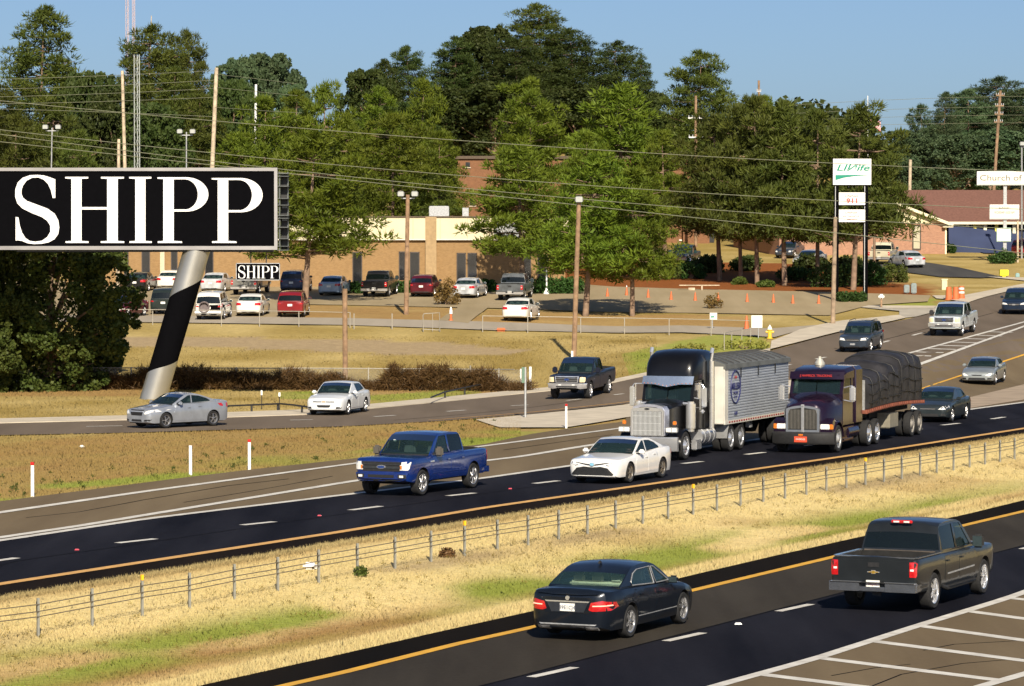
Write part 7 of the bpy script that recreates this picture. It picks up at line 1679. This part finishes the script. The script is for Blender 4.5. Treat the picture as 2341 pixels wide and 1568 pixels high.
def lattice(px0, px1, top, bot, Z, name, label, m):
    g = Vector((at((px0 + px1) / 2, 500, Z).x, Z, 0)); g.z = gz(g.x, Z); r = thing(name, label, 'mast', g); h = at(px0, top, Z).z - g.z; w = (px1 - px0) / sc(Z) / 2; b = MB()
    c = [(-w, -w * .6), (w, -w * .6), (0, w)]
    for x, y in c: b.cyl((x, y, 0), (x, y, h), .035, n=5)
    n = int(h / .9)
    for k in range(n):
        for i in range(3):
            p, q = c[i], c[(i + 1) % 3]; b.cyl((*p, k * h / n), (*q, (k + 1) * h / n), .014, n=4)
    b.obj('lattice', m, r); return r
M_MAST = mat('mast_grey', (.45, .48, .46), .6, .3, noise=.1); M_MASTR = mat('mast_pale_red', (.62, .45, .42), .6, noise=.2, scale=.2)
lattice(308, 320, 125, 386, 284, 'lattice_mast', 'nearest lattice mast, thin grey, rising behind the billboard', M_MAST)
lattice(289, 296, -40, 95, 520, 'radio_mast', 'far red and white radio mast, leftmost of two over the broad pine', M_MASTR); lattice(304, 310, -30, 98, 525, 'radio_mast', 'far red and white radio mast, right one of two over the broad pine', M_MASTR)
pole('antenna', 'short thin antenna against the sky right of the two far masts', 'mast', (346, 36), (344, 100), .08, M_WOODL, Z=500)
M_WIRE = mat('wire_aluminium', (.24, .25, .17), .55, .3, noise=.1)
def wire(label, pts, Z, r=.022):
    P = [at(x, y, Z) for x, y in pts]; o = P[0].copy(); t = thing('power_line', label, 'wire', o)
    X = np.array([p.x for p in P]); Zz = np.array([p.z for p in P]); q = np.polyfit(X, Zz, 2 if len(P) > 2 else 1)
    out = [(x - o.x, 0, float(np.polyval(q, x)) - o.z) for x in np.linspace(X[0], X[-1], 26)]
    MB().tube(out, r, 4).obj('cable', M_WIRE, t)
wire('power line, topmost of the four at left running to the pale wooden pole', [(-300, 190), (0, 182), (280, 171), (492, 162)], 290, .018); wire('power line, second from the top running to the pale wooden pole', [(-300, 207), (0, 203), (280, 195), (491, 183)], 290, .018)
wire('power line, third from the top running to the pale wooden pole', [(-300, 226), (0, 221), (280, 213), (490, 202)], 290, .018); wire('power line, lowest of the four running to the pale wooden pole', [(-300, 240), (0, 236.5), (280, 232), (489, 222)], 290, .018)
wire('power line sloping off to the right from the head of the pale wooden pole', [(496, 170), (600, 182), (680, 192)], 289.8, .014); wire('power line sloping off to the right, second below the pale pole head', [(495, 200), (600, 211), (680, 219)], 289.8, .014); wire('power line sloping off to the right, lowest below the pale pole head', [(492, 245), (600, 253), (690, 258)], 289.8, .014)
wire('long uppermost power line crossing the whole view in front of the trees', [(-300, 205), (0, 226), (280, 255), (490, 273), (780, 302), (1560, 358), (1903, 375), (2340, 392), (2700, 402)], 236)
wire('power line crossing high behind the first wooden pole and fading at the pale one', [(-300, 244), (0, 249), (280, 258), (490, 267)], 288, .018)
wire('long power line, first of the three lower ones above the billboard', [(-300, 258), (0, 297), (490, 352), (780, 380), (1560, 439), (1903, 455), (2010, 463), (2700, 492)], 232); wire('long power line, middle one of the three lower ones', [(-300, 266), (0, 307), (270, 342), (780, 398), (1560, 475), (1913, 502), (2010, 508), (2700, 538)], 230); wire('long power line, lowest of the three lower ones', [(-300, 290), (270, 352), (780, 415), (1560, 497.5), (1927, 524), (2010, 545), (2700, 620)], 228)
for y0, y1, nm in ((240, 218, 'topmost'), (259, 242, 'second'), (275, 261, 'third'), (291, 279, 'lowest')): wire(nm + ' power line at right reaching the pole with four crossarms', [(1800, y0), (2060, (y0 + y1) / 2 + 2), (2284, y1), (2700, y1 + 6)], 371.8, .016)

# ------------------------------------------------------------------ signs
M_GRNT = mat('sign_green', (.0, .24, .16), .45, noise=.05); M_REDT = mat('sign_red', (.62, .07, .06), .5, noise=.05); M_SIGNW = mat('sign_face', (.84, .84, .80), .4, noise=.02, scale=1); M_GREYT = mat('sign_grey', (.13, .13, .115), .6, noise=.05)
gl = G(1977, 688); ls = thing('tall_sign', 'tall white sign with green italic lettering over two red lettered panels on black posts', 'sign', gl); Zl = gl.y
def LS(px, py): p = at(px, py, Zl); return p.x - gl.x, p.z - gl.z
def cab(root, fn, x0, y0, x1, y1, d, mf, nm='cabinet', mb=None):
    a, c = fn(x0, y1), fn(x1, y0); o = MB().box(((a[0] + c[0]) / 2, d / 2 + .02, (a[1] + c[1]) / 2), (c[0] - a[0] + .10, d, c[1] - a[1] + .10)).obj(nm, mb or M_BLACKP, root)
    MB().box(((a[0] + c[0]) / 2, .0, (a[1] + c[1]) / 2), (c[0] - a[0], .04, c[1] - a[1])).obj('face', mf, o); return o
def stext(root, fn, txt, px, py, hpx, m, Z, shear=0, bold=0, space=1.0, wpx=None):
    me = upright(text_mesh(txt, hpx / .70 / sc(Z), m, 'lettering', shear=shear, bold=bold, space=space, extrude=.006))
    if wpx:
        xs = [v.co.x for v in me.vertices]; k = (wpx / sc(Z)) / (max(xs) - min(xs)); me.transform(Matrix.Diagonal((k, 1, 1, 1)))
    x, z = fn(px, py); return link('lettering', me, root, (x, -.03, z))
cab(ls, LS, 1903.5, 363, 1991, 422.5, .5, M_SIGNW); cab(ls, LS, 1917, 440, 1977, 468.5, .35, M_SIGNW); cab(ls, LS, 1917, 479, 1977, 507.5, .35, M_SIGNW)
for px in (1912, 1979):
    x, z = LS(px, 423); MB().box((x, .28, z / 2), (.34, .30, z)).box((x - .08, .115, z / 2), (.05, .02, z), m=1).obj('post', [M_BLACKP, M_STEEL], ls)
stext(ls, LS, 'LIИife', 1948, 384, 14, M_GRNT, Zl, shear=.28, bold=.012, wpx=76)
b = MB(); b.box((LS(1946, 395)[0], -.025, LS(1946, 395.5)[1]), (74 / sc(Zl), .012, .04)).obj('sign_rule', mat('rule_tan', (.55, .48, .38), .6), ls)
sw = [LS(1909, 400), LS(1909, 412), LS(1930, 406), LS(1955, 402.5), LS(1984, 400.5), LS(1984, 399.5)]; MB().prism(sw, -.022, -.034, 'y').obj('swoosh', M_GRNT, ls)
stext(ls, LS, 'LifeNet', 1946, 448, 5.5, M_REDT, Zl, wpx=31); stext(ls, LS, '911', 1948, 459.5, 10.5, M_REDT, Zl, bold=.015, wpx=25)
stext(ls, LS, 'LifeNet', 1945, 486, 5, M_REDT, Zl, wpx=27); stext(ls, LS, 'AIR TRANSPORT', 1946, 494.5, 3.6, M_REDT, Zl, wpx=42); stext(ls, LS, '205-5417', 1947, 501.5, 3.4, M_REDT, Zl, wpx=21)
gc = G(2297, 600); cs = thing('church_sign', 'long white church sign on a steel pole with two smaller boards below', 'sign', gc); Zc_ = gc.y
def CS(px, py): p = at(px, py, Zc_); return p.x - gc.x, p.z - gc.z
cab(cs, CS, 2234, 393, 2402, 422, .4, mat('church_sign_face', (.80, .76, .66), .45, noise=.03), mb=M_WHITE); cab(cs, CS, 2263, 469, 2328, 500, .3, MATS['church_sign_face'], mb=M_WHITE); cab(cs, CS, 2279, 522, 2309, 551, .2, M_SIGNW, mb=mat('pale_green_edge', (.45, .65, .50), .5))
x, z = CS(2297, 393); MB().box((0, .30, z / 2), (.30, .2, z)).obj('post', M_STEEL, cs); x2, z2 = CS(2327, 500); MB().box((x2, .28, z2 / 2), (.16, .12, z2)).obj('post', M_WOODL, cs)
stext(cs, CS, 'Church of Christ', 2319, 407, 13, M_GREYT, Zc_, wpx=160); stext(cs, CS, 'SUNDAY', 2295, 475.5, 5, M_GREYT, Zc_, wpx=24); stext(cs, CS, 'WORSHIP 10:30 AM', 2295, 486, 5.5, M_GREYT, Zc_, wpx=46)
def small_sign(name, label, cat, px, base, x0, y0, x1, y1, mf, mp=M_STEEL, r=.03, thick=.03, top=None, txt=None):
    g = G(px, base); Z = g.y; f = lambda u, v: (at(u, v, Z).x - g.x, at(u, v, Z).z - g.z); rt = thing(name, label, cat, g)
    a, c = f(x0, y1), f(x1, y0); zt = f(px, top if top else y0)[1]; MB().cyl((0, 0, -.1), (0, 0, zt), r, n=6).obj('post', mp, rt)
    MB().box(((a[0] + c[0]) / 2, -r - thick / 2, (a[1] + c[1]) / 2), (c[0] - a[0], thick, c[1] - a[1])).obj('panel', mf, rt); return rt
small_sign('marker_sign', 'thin black post with a small white tag, left one of two by the pipe railing', 'sign', 598, 934, 596, 892, 600, 903, M_WHITE, M_BLK, .02); small_sign('marker_sign', 'thin black post with a small white tag, right one of two by the pipe railing', 'sign', 638.5, 938, 636.5, 897, 641, 906, M_WHITE, M_BLK, .02)
small_sign('road_sign', 'steel post with a green sign seen edge on, standing on the concrete island', 'sign', 1200.5, 956, 1192, 839, 1199, 875, mat('green_sign_back', (.12, .20, .14), .5, noise=.1), M_STEEL, .05)
small_sign('notice_board', 'white square notice board on a post at the end of the rail fence', 'sign', 1733, 772, 1717, 721, 1742, 749, M_SIGNW); nb_ = small_sign('lot_sign', 'small white sign with green print in front of the thin sapling', 'sign', 1628, 752, 1622, 715, 1638.5, 731, M_SIGNW); 
MB().box((0, -.07, (752 - 724) / sc(nb_.location.y)), (.22, .01, .10)).obj('print', M_GRNT, nb_)
def white_post(px, base, top, red, label, w=.10):
    g = G(px, base); s = sc(g.y); h = (base - top) / s; r = thing('delineator_post', label, 'post', g, group=None)
    MB().box((0, 0, h / 2), (w, .05, h)).obj('post', M_WHITE, r)
    if red: MB().box((0, 0, h - .03), (w * 1.15, .07, .10)).obj('reflector', M_RED, r)
    return r
white_post(74.5, 1136, 1057, 1, 'white delineator post with red top at the far left of the verge'); white_post(435.5, 1086, 1018, 0, 'plain white delineator post without a red top on the left verge'); white_post(570, 1074.5, 1005, 1, 'white delineator post with red top next to the plain one'); white_post(1294, 979, 924, 1, 'white delineator post with red top on the concrete island edge', .09)
white_post(1190, 889, 843, 0, 'white stake at the right end of the vine fence, left one', .08); white_post(1212, 888, 838, 0, 'thick white stake at the right end of the vine fence, right one', .13); white_post(1307.5, 832, 802, 0, 'pale short post left of the navy pickup roof', .12)
yb_ = thing('yellow_box', 'bright yellow box sign on the church lawn', 'box', G(2294, 632)); s_ = sc(yb_.location.y); MB().box((0, 0, 8.5 / s_), (20 / s_, .5, 14 / s_), bev=.03).box((0, 0, .05), (.3, .3, .3)).obj('panel', mat('bright_yellow', (.80, .70, .02), .5, noise=.05), yb_)
tb = thing('utility_box', 'small teal utility box right of the yellow box', 'box', G(2325, 634)); MB().box((0, 0, .18), (.35, .3, .36), bev=.04, taper=(.85, .85)).obj('panel', mat('teal_box', (.22, .36, .36), .6, noise=.1), tb)
t_ = thing('transformer', 'pair of grey utility cabinets on the bare slope, left of the red barrels', 'box', G(2080, 671)); MB().box((-.28, 0, .36), (.42, .4, .62), bev=.05).box((.25, -.1, .40), (.42, .4, .8), bev=.06).obj('panel', mat('utility_grey', (.22, .27, .27), .6, noise=.15), t_)
mb = thing('mailbox', 'white mailbox on a wooden post at the lot entrance', 'mailbox', G(2014, 704)); s_ = sc(mb.location.y); MB().box((0, 0, .35), (.12, .12, .75)).obj('post', M_WOOD, mb); MB().box((0, 0, .82), (.42, .30, .34), bev=.10).obj('box', M_WHITE, mb)
cp_ = thing('stone_pillar', 'cream pillar on the grass behind the red barrels', 'pillar', G(2158, 662)); MB().box((0, 0, .38), (.42, .3, .82), bev=.02).box((0, 0, .80), (.5, .36, .08)).obj('shaft', mat('cream_pillar', (.66, .60, .40), .8, noise=.1), cp_)
# orange cones, barrels and the hydrant
M_ORG = mat('cone_orange', (.58, .15, .05), .6, noise=.1)
def cone_mesh():
    b = MB(); b.box((0, 0, .03), (.46, .46, .06), bev=.015).lathe([(.17, .06), (.13, .42), (.10, .60), (.055, .88), (.03, .94), (.001, .94)], n=14, mseg=[0, 0, 0, 0, 0]); return b.mesh('cone', [M_ORG, M_WHITE], R(40))
cm = cone_mesh()
ordn = ['first', 'second', 'third', 'fourth', 'fifth', 'sixth', 'seventh', 'eighth', 'ninth', 'tenth']
for i, (X, Yc) in enumerate([(92, 842), (268, 832), (465, 852), (675, 872), (895, 880), (1105, 884), (1370, 892), (1610, 898), (1788, 906), (2025, 908)]):
    t = thing('traffic_cone', 'orange cone, %s from the left in the row across the lot' % ordn[i], 'cone', G((1400 + X / 3.902) * .975, (480 + Yc / 3.902) * .975), rnd.uniform(0, 1), 'cones across the parking lot'); link('body', cm, t); t.scale = (.72, .72, .70)
    if i == 1: MB().lathe([(.06, .94), (.05, 1.08), (.001, 1.12)], n=10).obj('white_top', M_WHITE, t)
t = thing('traffic_cone', 'orange cone beside the white notice board', 'cone', G(1706, 754)); link('body', cm, t)
t = thing('channelizer_post', 'orange marker post with a white top on the lot drive', 'cone', G(1030.5, 734)); MB().lathe([(.18, 0), (.14, .1), (.09, .12), (.075, .5), (.001, .5)], n=12).obj('base', M_ORG, t); MB().lathe([(.11, .48), (.10, .7), (.05, .9), (.001, .96)], n=12).obj('white_top', M_WHITE, t)
for nm, px, py, lb in (('traffic_barrel', 2197, 684, 'orange and white striped barrel, right of the two plain orange ones'), ('traffic_barrel', 2168, 686, 'plain orange barrel, left of the striped one'), ('traffic_barrel', 2184, 686, 'plain orange barrel between the others at the drive')):
    t = thing(nm, lb, 'barrel', G(px, py)); st = px == 2197; b = MB(); b.lathe([(.30, 0), (.30, .08), (.25, .09), (.24, .30), (.235, .44), (.22, .58), (.215, .72), (.20, .86), (.19, .98), (.001, .98)], n=16, mseg=[0, 0, 0, 0, 1 if st else 0, 0, 1 if st else 0, 0, 0]); b.obj('body', [M_ORG, M_WHITE], t)
t = thing('orange_bag', 'orange mesh scrap lying by the gate of the rail fence', 'litter', G(1145, 757)); MB().box((0, 0, .10), (.7, .4, .22), bev=.10).obj('heap', M_ORG, t)
hy = thing('fire_hydrant', 'yellow and white fire hydrant at the concrete corner', 'hydrant', G(1759, 774)); b = MB(); b.lathe([(.20, 0), (.20, .06), (.13, .08), (.13, .50), (.17, .52), (.17, .58), (.14, .60), (.12, .72), (.05, .80), (.05, .86), (.001, .86)], n=14, mseg=[1, 1, 1, 1, 1, 0, 0, 0, 0, 0]).cyl((-.26, 0, .42), (.26, 0, .42), .075, n=10, m=1); b.obj('body', [M_WHITE, mat('hydrant_yellow', (.72, .50, .05), .5, noise=.1)], hy)
lb = thing('lumber_pile', 'pale plank stack lying on the mulch bank above the cone lot', 'planks', G(1598, 664)); s_ = sc(lb.location.y); b = MB()
for k, (x0, x1, z) in enumerate(((-46, 46, 12), (-44, 40, 11))):
    MB().box(((x0 + x1) / 2 / s_, .12 * k, z / s_), ((x1 - x0) / s_, .28, .06)).obj('plank', M_WOODL, lb)
MB().box((.2, 0, .18), (.12, .3, .36)).box((-.6, 0, .12), (.5, .3, .2)).obj('trestle', M_WOODL, lb)

# ------------------------------------------------------------------ fences
M_RAIL = mat('fence_galvanised', (.40, .37, .31), .5, .3, noise=.1)
def rail_fence(label, pts, posts, h, name='rail_fence'):
    P = [G(*q) for q in pts]; o = P[0]; t = thing(name, label, 'fence', o)
    MB().tube([(p.x - o.x, p.y - o.y, gz(p.x, p.y) + h - o.z) for p in P], .024, 6).obj('rail', M_RAIL, t)
    for q in posts:
        p = G(*q); MB().cyl((p.x - o.x, p.y - o.y, p.z - o.z - .1), (p.x - o.x, p.y - o.y, p.z - o.z + h + .02), .030, n=6).obj('post', M_RAIL, t)
    return t
rail_fence('low galvanised rail fence in front of the front row of parked cars', [(230, 741), (420, 743), (520, 744), (710, 747), (800, 749)], [(235, 741), (349, 742), (506, 745), (593, 746), (683, 747), (800, 749)], .98); rail_fence('galvanised rail fence right of the gate along the pale access road', [(1103, 758), (1327, 761), (1560, 765), (1712, 769)], [(1103, 758), (1206, 760), (1327, 761), (1427, 762), (1529, 765), (1625, 767)], 1.0)
gt = thing('gate_frame', 'bent galvanised gate frame left of the lot drive', 'gate', G(967, 758)); MB().tube([(0, 0, 0), (0, 0, 1.05), (.06, 0, 1.14), (1.05, 0, 1.2), (1.05, 0, 0)], .035, 6).tube([(.0, 0, .15), (1.05, 0, .1)], .025, 5).cyl((.6, 0, 0), (.6, 0, 1.15), .02, n=5).obj('frame', M_RAIL, gt)
for px, lb in ((809, 'left'), (896, 'right')): t = thing('fence_stake', 'lone steel stake by the access road, %s one of two' % lb, 'post', G(px, 752)); MB().cyl((0, 0, -.1), (0, 0, 1.0), .035, n=6).obj('post', M_RAIL, t)
def pipe_rail(label, pts, posts):
    P = [G(*q) for q in pts]; o = P[0]; t = thing('pipe_railing', label, 'railing', o); h = .36
    MB().tube([(p.x - o.x, p.y - o.y, p.z - o.z + h) for p in P], .045, 6).obj('rail', M_BLK, t)
    for q in posts: p = G(*q); MB().cyl((p.x - o.x, p.y - o.y, p.z - o.z - .1), (p.x - o.x, p.y - o.y, p.z - o.z + h), .05, n=6).obj('post', M_BLK, t)
pipe_rail('low black pipe railing between the silver and the white frontage saloons', [(505, 946), (575, 943), (640, 940), (670, 943), (704, 948)], [(575, 943), (635, 940), (690, 946)]); pipe_rail('low black pipe railing climbing from the kerb towards the vine fence', [(985, 925), (1017, 912), (1062, 902), (1104, 893), (1140, 886)], [(1017, 912), (1062, 902), (1104, 893)])
# chain-link fence overgrown with brown vines
vf = thing('vine_fence', 'chain link fence overgrown with brown vines at the foot of the field', 'fence', G(700, 890)); o = vf.location.copy()
fbase = PL((160, 889), (265, 889), (700, 890), (1000, 892), (1195, 894)); P = [G(x, fbase(x)) for x in range(160, 1196, 35)]
def rel(p, dz=0): return (p.x - o.x, p.y - o.y, p.z - o.z + dz)
MB().tube([rel(p, 1.15) for p in P], .03, 6).obj('top_rail', M_RAIL, vf)
for px in (300, 420, 540, 660, 842, 958, 1075, 1140): p = G(px, fbase(px)); MB().cyl(rel(p, -.1), rel(p, 1.35 if px == 1075 else 1.2), .04, n=6).obj('post', M_RAIL, vf)
b = MB()
for px in np.arange(165, 1195, 3.2):
    p, q = G(px, fbase(px)), G(px + 25, fbase(px + 25)); b.tube([rel(p, 0), rel(q, 1.15)], .006, 3); b.tube([rel(q, 0), rel(p, 1.15)], .006, 3)
b.obj('mesh', M_RAIL, vf)['kind'] = 'stuff'
rs = np.random.RandomState(31); C = []; Rr = []
for px in np.arange(160, 1210, 2.6):
    top = 1.0 + .14 * math.sin(px * .021) + .14 * math.sin(px * .057 + 1) + (.30 if 890 < px < 1130 else 0) + (.25 if 400 < px < 540 else 0) - (.5 if 1150 < px else 0) - (.35 if 770 < px < 880 else 0)
    for _ in range(5): p = G(px, fbase(px)); C.append((p.x - o.x + rs.normal() * .1, p.y - o.y + rs.normal() * .35, p.z - o.z + rs.rand() * max(.25, top - .2))); Rr.append(rs.uniform(.2, .36))
V, Fi, col = tufts(np.array(C), np.array(Rr), 30, rs, .16, .5, .035, up=.1, inner=.2)
vo = link('vines', raw_mesh('vines', V, Fi, L_VINE, col), vf); vo['kind'] = 'stuff'
pf = thing('chain_fence', 'short sagging chain link fence among the green weeds', 'fence', G(1655, 800)); o2 = pf.location.copy(); Q = [G(1655, 800), G(1672, 795), G(1695, 791), G(1715, 789)]
MB().tube([(p.x - o2.x, p.y - o2.y, p.z - o2.z + 1.0) for p in Q], .025, 5).obj('rail', M_RAIL, pf)
for p in Q: MB().cyl((p.x - o2.x, p.y - o2.y, p.z - o2.z), (p.x - o2.x, p.y - o2.y, p.z - o2.z + 1.05), .03, n=5).obj('post', M_RAIL, pf)

# ------------------------------------------------------------------ cable barrier in the median
CB = [(0, 262, 1225), (0, 632, 1148), (0, 975, 1080), (0, 1300, 1045), (0, 1607, 965), (0, 1905, 915), (0, 2185, 855), (1, 110, 810), (1, 368, 760), (1, 615, 712), (1, 845, 668), (1, 1070, 628), (1, 1280, 603), (1, 1490, 560), (1, 1687, 525), (1, 1880, 487), (1, 2067, 450), (1, 2240, 415), (2, 72, 390), (2, 235, 366), (2, 397, 330), (2, 553, 305), (2, 702, 275), (2, 848, 250), (2, 985, 222), (2, 1122, 206), (2, 1253, 190), (2, 1380, 168), (2, 1502, 150), (2, 1628, 128), (2, 1742, 106), (2, 1857, 88), (2, 1967, 64), (2, 2073, 44), (2, 2175, 24), (2, 2275, 6)]
pts = [(c * 780 + x / 3, 1045.2 + y / 3) for c, x, y in CB]
co = np.polyfit([p[0] for p in pts], [p[1] for p in pts], 3)
pts = [(-190, 1508), (-40, 1470)] + pts + [(2345, 1039), (2368, 1033), (2392, 1027)]
pts = [(x, y if (x < 80 or x > 2330) else .35 * y + .65 * float(np.polyval(co, x))) for x, y in pts]
cb = thing('cable_barrier', 'steel cable barrier with grey posts running along the grassy median', 'barrier', G(*pts[10])); o = cb.location.copy()
PP = [G(*q) for q in pts]
ph = MB().box((0, 0, .36), (.065, .05, .88)).box((0, -.03, .62), (.03, .02, .22), m=1).mesh('post', [mat('barrier_post', (.27, .27, .24), .6, .25, noise=.15), M_BLK], None)
for i, p in enumerate(PP):
    e = link('post', ph, cb, (p.x - o.x, p.y - o.y, p.z - o.z), R(-64))
    if i in (4, 12, 20, 28): MB().box((0, 0, .85), (.10, .06, .13), bev=.01).obj('reflector', mat('reflector_yellow', (.85, .48, .02), .4, noise=.05), e)
for h in (.72, .57, .46): MB().tube([(p.x - o.x + .02, p.y - o.y - .03, p.z - o.z + h - .05) for p in PP], .012, 5).obj('cable', mat('barrier_cable', (.20, .165, .12), .6, .4, noise=.2), cb)
for px, py, lb in ((709, 1300, 'crumpled white bag lying by the cable barrier'), (187, 1022, 'white scrap of litter on the brown verge at left')):
    t = thing('litter', lb, 'litter', G(px, py)); k = .26 if px == 709 else .12; MB().box((0, 0, k * .3), (k * 1.4, k, k * .7), bev=k * .28).box((k * .5, 0, k * .2), (k, k * .8, k * .4), bev=k * .18).obj('bag', M_WHITE, t)
for px, py in ((176, 1257), (730, 1179), (1166, 1117.5)): 
    t = thing('road_stud', {176: 'red road stud, leftmost in the dark lane', 730: 'red road stud left of the blue pickup in the dark lane', 1166: 'red road stud between the blue pickup and the white saloon'}[px], 'road stud', G(px, py, .03)); MB().box((0, 0, .015), (.12, .12, .03), taper=(.7, .7)).obj('lens', mat('stud_red', (.6, .06, .09), .3, noise=.1), t)
t = thing('road_stud', 'white road stud in the near dark lane', 'road stud', G(1687, 1427, .03)); MB().box((0, 0, .02), (.16, .12, .035), taper=(.7, .7)).obj('lens', M_WHITE, t)
# ------------------------------------------------------------------ grass
def blade_mat():
    m = bpy.data.materials.new('grass_blades'); m.use_nodes = True; nt = m.node_tree; b = nt.nodes['Principled BSDF']
    a = nd(nt, 'ShaderNodeVertexColor', layer_name='leaf'); nt.links.new(a.outputs[0], b.inputs['Base Color']); b.inputs['Roughness'].default_value = .8; b.inputs['Specular IOR Level'].default_value = .15
    up = nd(nt, 'ShaderNodeCombineXYZ'); up.inputs[2].default_value = 1; gm = nd(nt, 'ShaderNodeNewGeometry'); ml = nd(nt, 'ShaderNodeVectorMath', operation='SCALE'); ml.inputs['Scale'].default_value = .45; ad = nd(nt, 'ShaderNodeVectorMath', operation='ADD'); no = nd(nt, 'ShaderNodeVectorMath', operation='NORMALIZE')
    nt.links.new(gm.outputs['Normal'], ml.inputs[0]); nt.links.new(ml.outputs[0], ad.inputs[0]); nt.links.new(up.outputs[0], ad.inputs[1]); nt.links.new(ad.outputs[0], no.inputs[0]); nt.links.new(no.outputs[0], b.inputs['Normal'])
    ts = nd(nt, 'ShaderNodeBsdfTranslucent'); nt.links.new(a.outputs[0], ts.inputs[0]); ms = nd(nt, 'ShaderNodeMixShader'); ms.inputs[0].default_value = .3
    nt.links.new(b.outputs[0], ms.inputs[1]); nt.links.new(ts.outputs[0], ms.inputs[2]); nt.links.new(ms.outputs[0], nt.nodes['Material Output'].inputs[0]); return m
M_BLADE = blade_mat()
def grass(name, X, Y, hgt, wid, seed, tint=1.0):
    rs = np.random.RandomState(seed); n = len(X); Z = ground(X, Y) - .03; a = rs.rand(n) * 6.283; h = hgt * (.35 + .8 * rs.rand(n)); w = wid * (.6 + .8 * rs.rand(n))
    ln = rs.normal(size=(n, 2)) * .35 * h[:, None]
    B = np.stack([X, Y, Z], 1); s = np.stack([np.cos(a) * w / 2, np.sin(a) * w / 2, np.zeros(n)], 1); T = B + np.stack([ln[:, 0], ln[:, 1], h], 1)
    V = np.stack([B - s, B + s, T], 1).reshape(-1, 3); c = zone_colour(X, Y) * (.93 + .22 * rs.rand(n))[:, None] * tint; c = np.clip(c, 0, .85)
    col = np.repeat(np.concatenate([c, np.ones((n, 1))], 1), 3, 0)
    o = link(name, raw_mesh(name, V, np.arange(3 * n).reshape(-1, 3), M_BLADE, col)); o['kind'] = 'stuff'; return o
rs = np.random.RandomState(77)
def along_d(N, d0, d1, a0, a1):
    d = rs.uniform(d0, d1, N); s = a0 + (a1 - a0) * rs.rand(N) ** 1.3; x0, y0 = -5.44, 111.7
    s0 = s - (x0 * .441 + y0 * .897); return x0 + .441 * s0 - .897 * d, y0 + .897 * s0 + .441 * d
def band(N, fa, fb, xa, xb, p=1.0, dpow=1.0):
    """points on the ground between two pixel lines"""
    k = 160; xs = np.linspace(xa, xb, k); A = np.array([tuple(G(x, fa(x)))[:2] for x in xs]); B = np.array([tuple(G(x, fb(x)))[:2] for x in xs])
    u = rs.rand(N) * (k - 1.001); i = u.astype(int); f = (u - i)[:, None]; t = (rs.rand(N) ** dpow)[:, None]
    a = A[i] * (1 - f) + A[i + 1] * f; b = B[i] * (1 - f) + B[i + 1] * f; q = a * (1 - t) + b * t; return q[:, 0], q[:, 1]
X, Y = band(380000, far_grass, near_grass, -260, 2520); grass('median_grass', X, Y, .075, .022, 1)
X, Y = band(46000, near_grass, lambda x: near_grass(x) - 26, -260, 2520, dpow=1.5); grass('edge_grass', X, Y, .15, .022, 2, 1.0)
X, Y = band(22000, far_grass, lambda x: far_grass(x) + 12, -260, 2520, dpow=1.3); grass('edge_grass', X, Y + 0.0, .12, .026, 3, .62)
X, Y = band(90000, ramp_north, front_south, -260, 1190); grass('verge_grass', X, Y, .10, .035, 4)
X, Y = band(110000, lambda x: curb_top(x) - 1.5, lambda x: 768 + .0 * x, -260, 1500, dpow=.9); k = (Y < 222) & ~inpoly(GRAVEL, X, Y); grass('field_grass', X[k], Y[k], .10, .05, 5)
for sh_ in range(1):
    c = []; N = 80; X, Y = band(N, ramp_north, lambda x: ramp_north(x) - 60, -200, 1150); C = np.stack([X, Y, ground(X, Y) + .06], 1); V, Fi, col = tufts(C, rs.uniform(.03, .16, N) ** 1.0, 26, rs, .05, .12, .03, up=.5); o = link('verge_weeds', raw_mesh('verge_weeds', V, Fi, L_BUSH, col)); o['kind'] = 'stuff'
N = 300; X, Y = band(N, lambda x: far_grass(x) + 62, lambda x: near_grass(x) - 72, -200, 2450); C = np.stack([X, Y, ground(X, Y) + .03], 1); V, Fi, col = tufts(C, rs.uniform(.04, .14, N), 20, rs, .03, .10, .016, up=.3); o = link('median_weeds', raw_mesh('median_weeds', V, Fi, L_SAP, col)); o['kind'] = 'stuff'
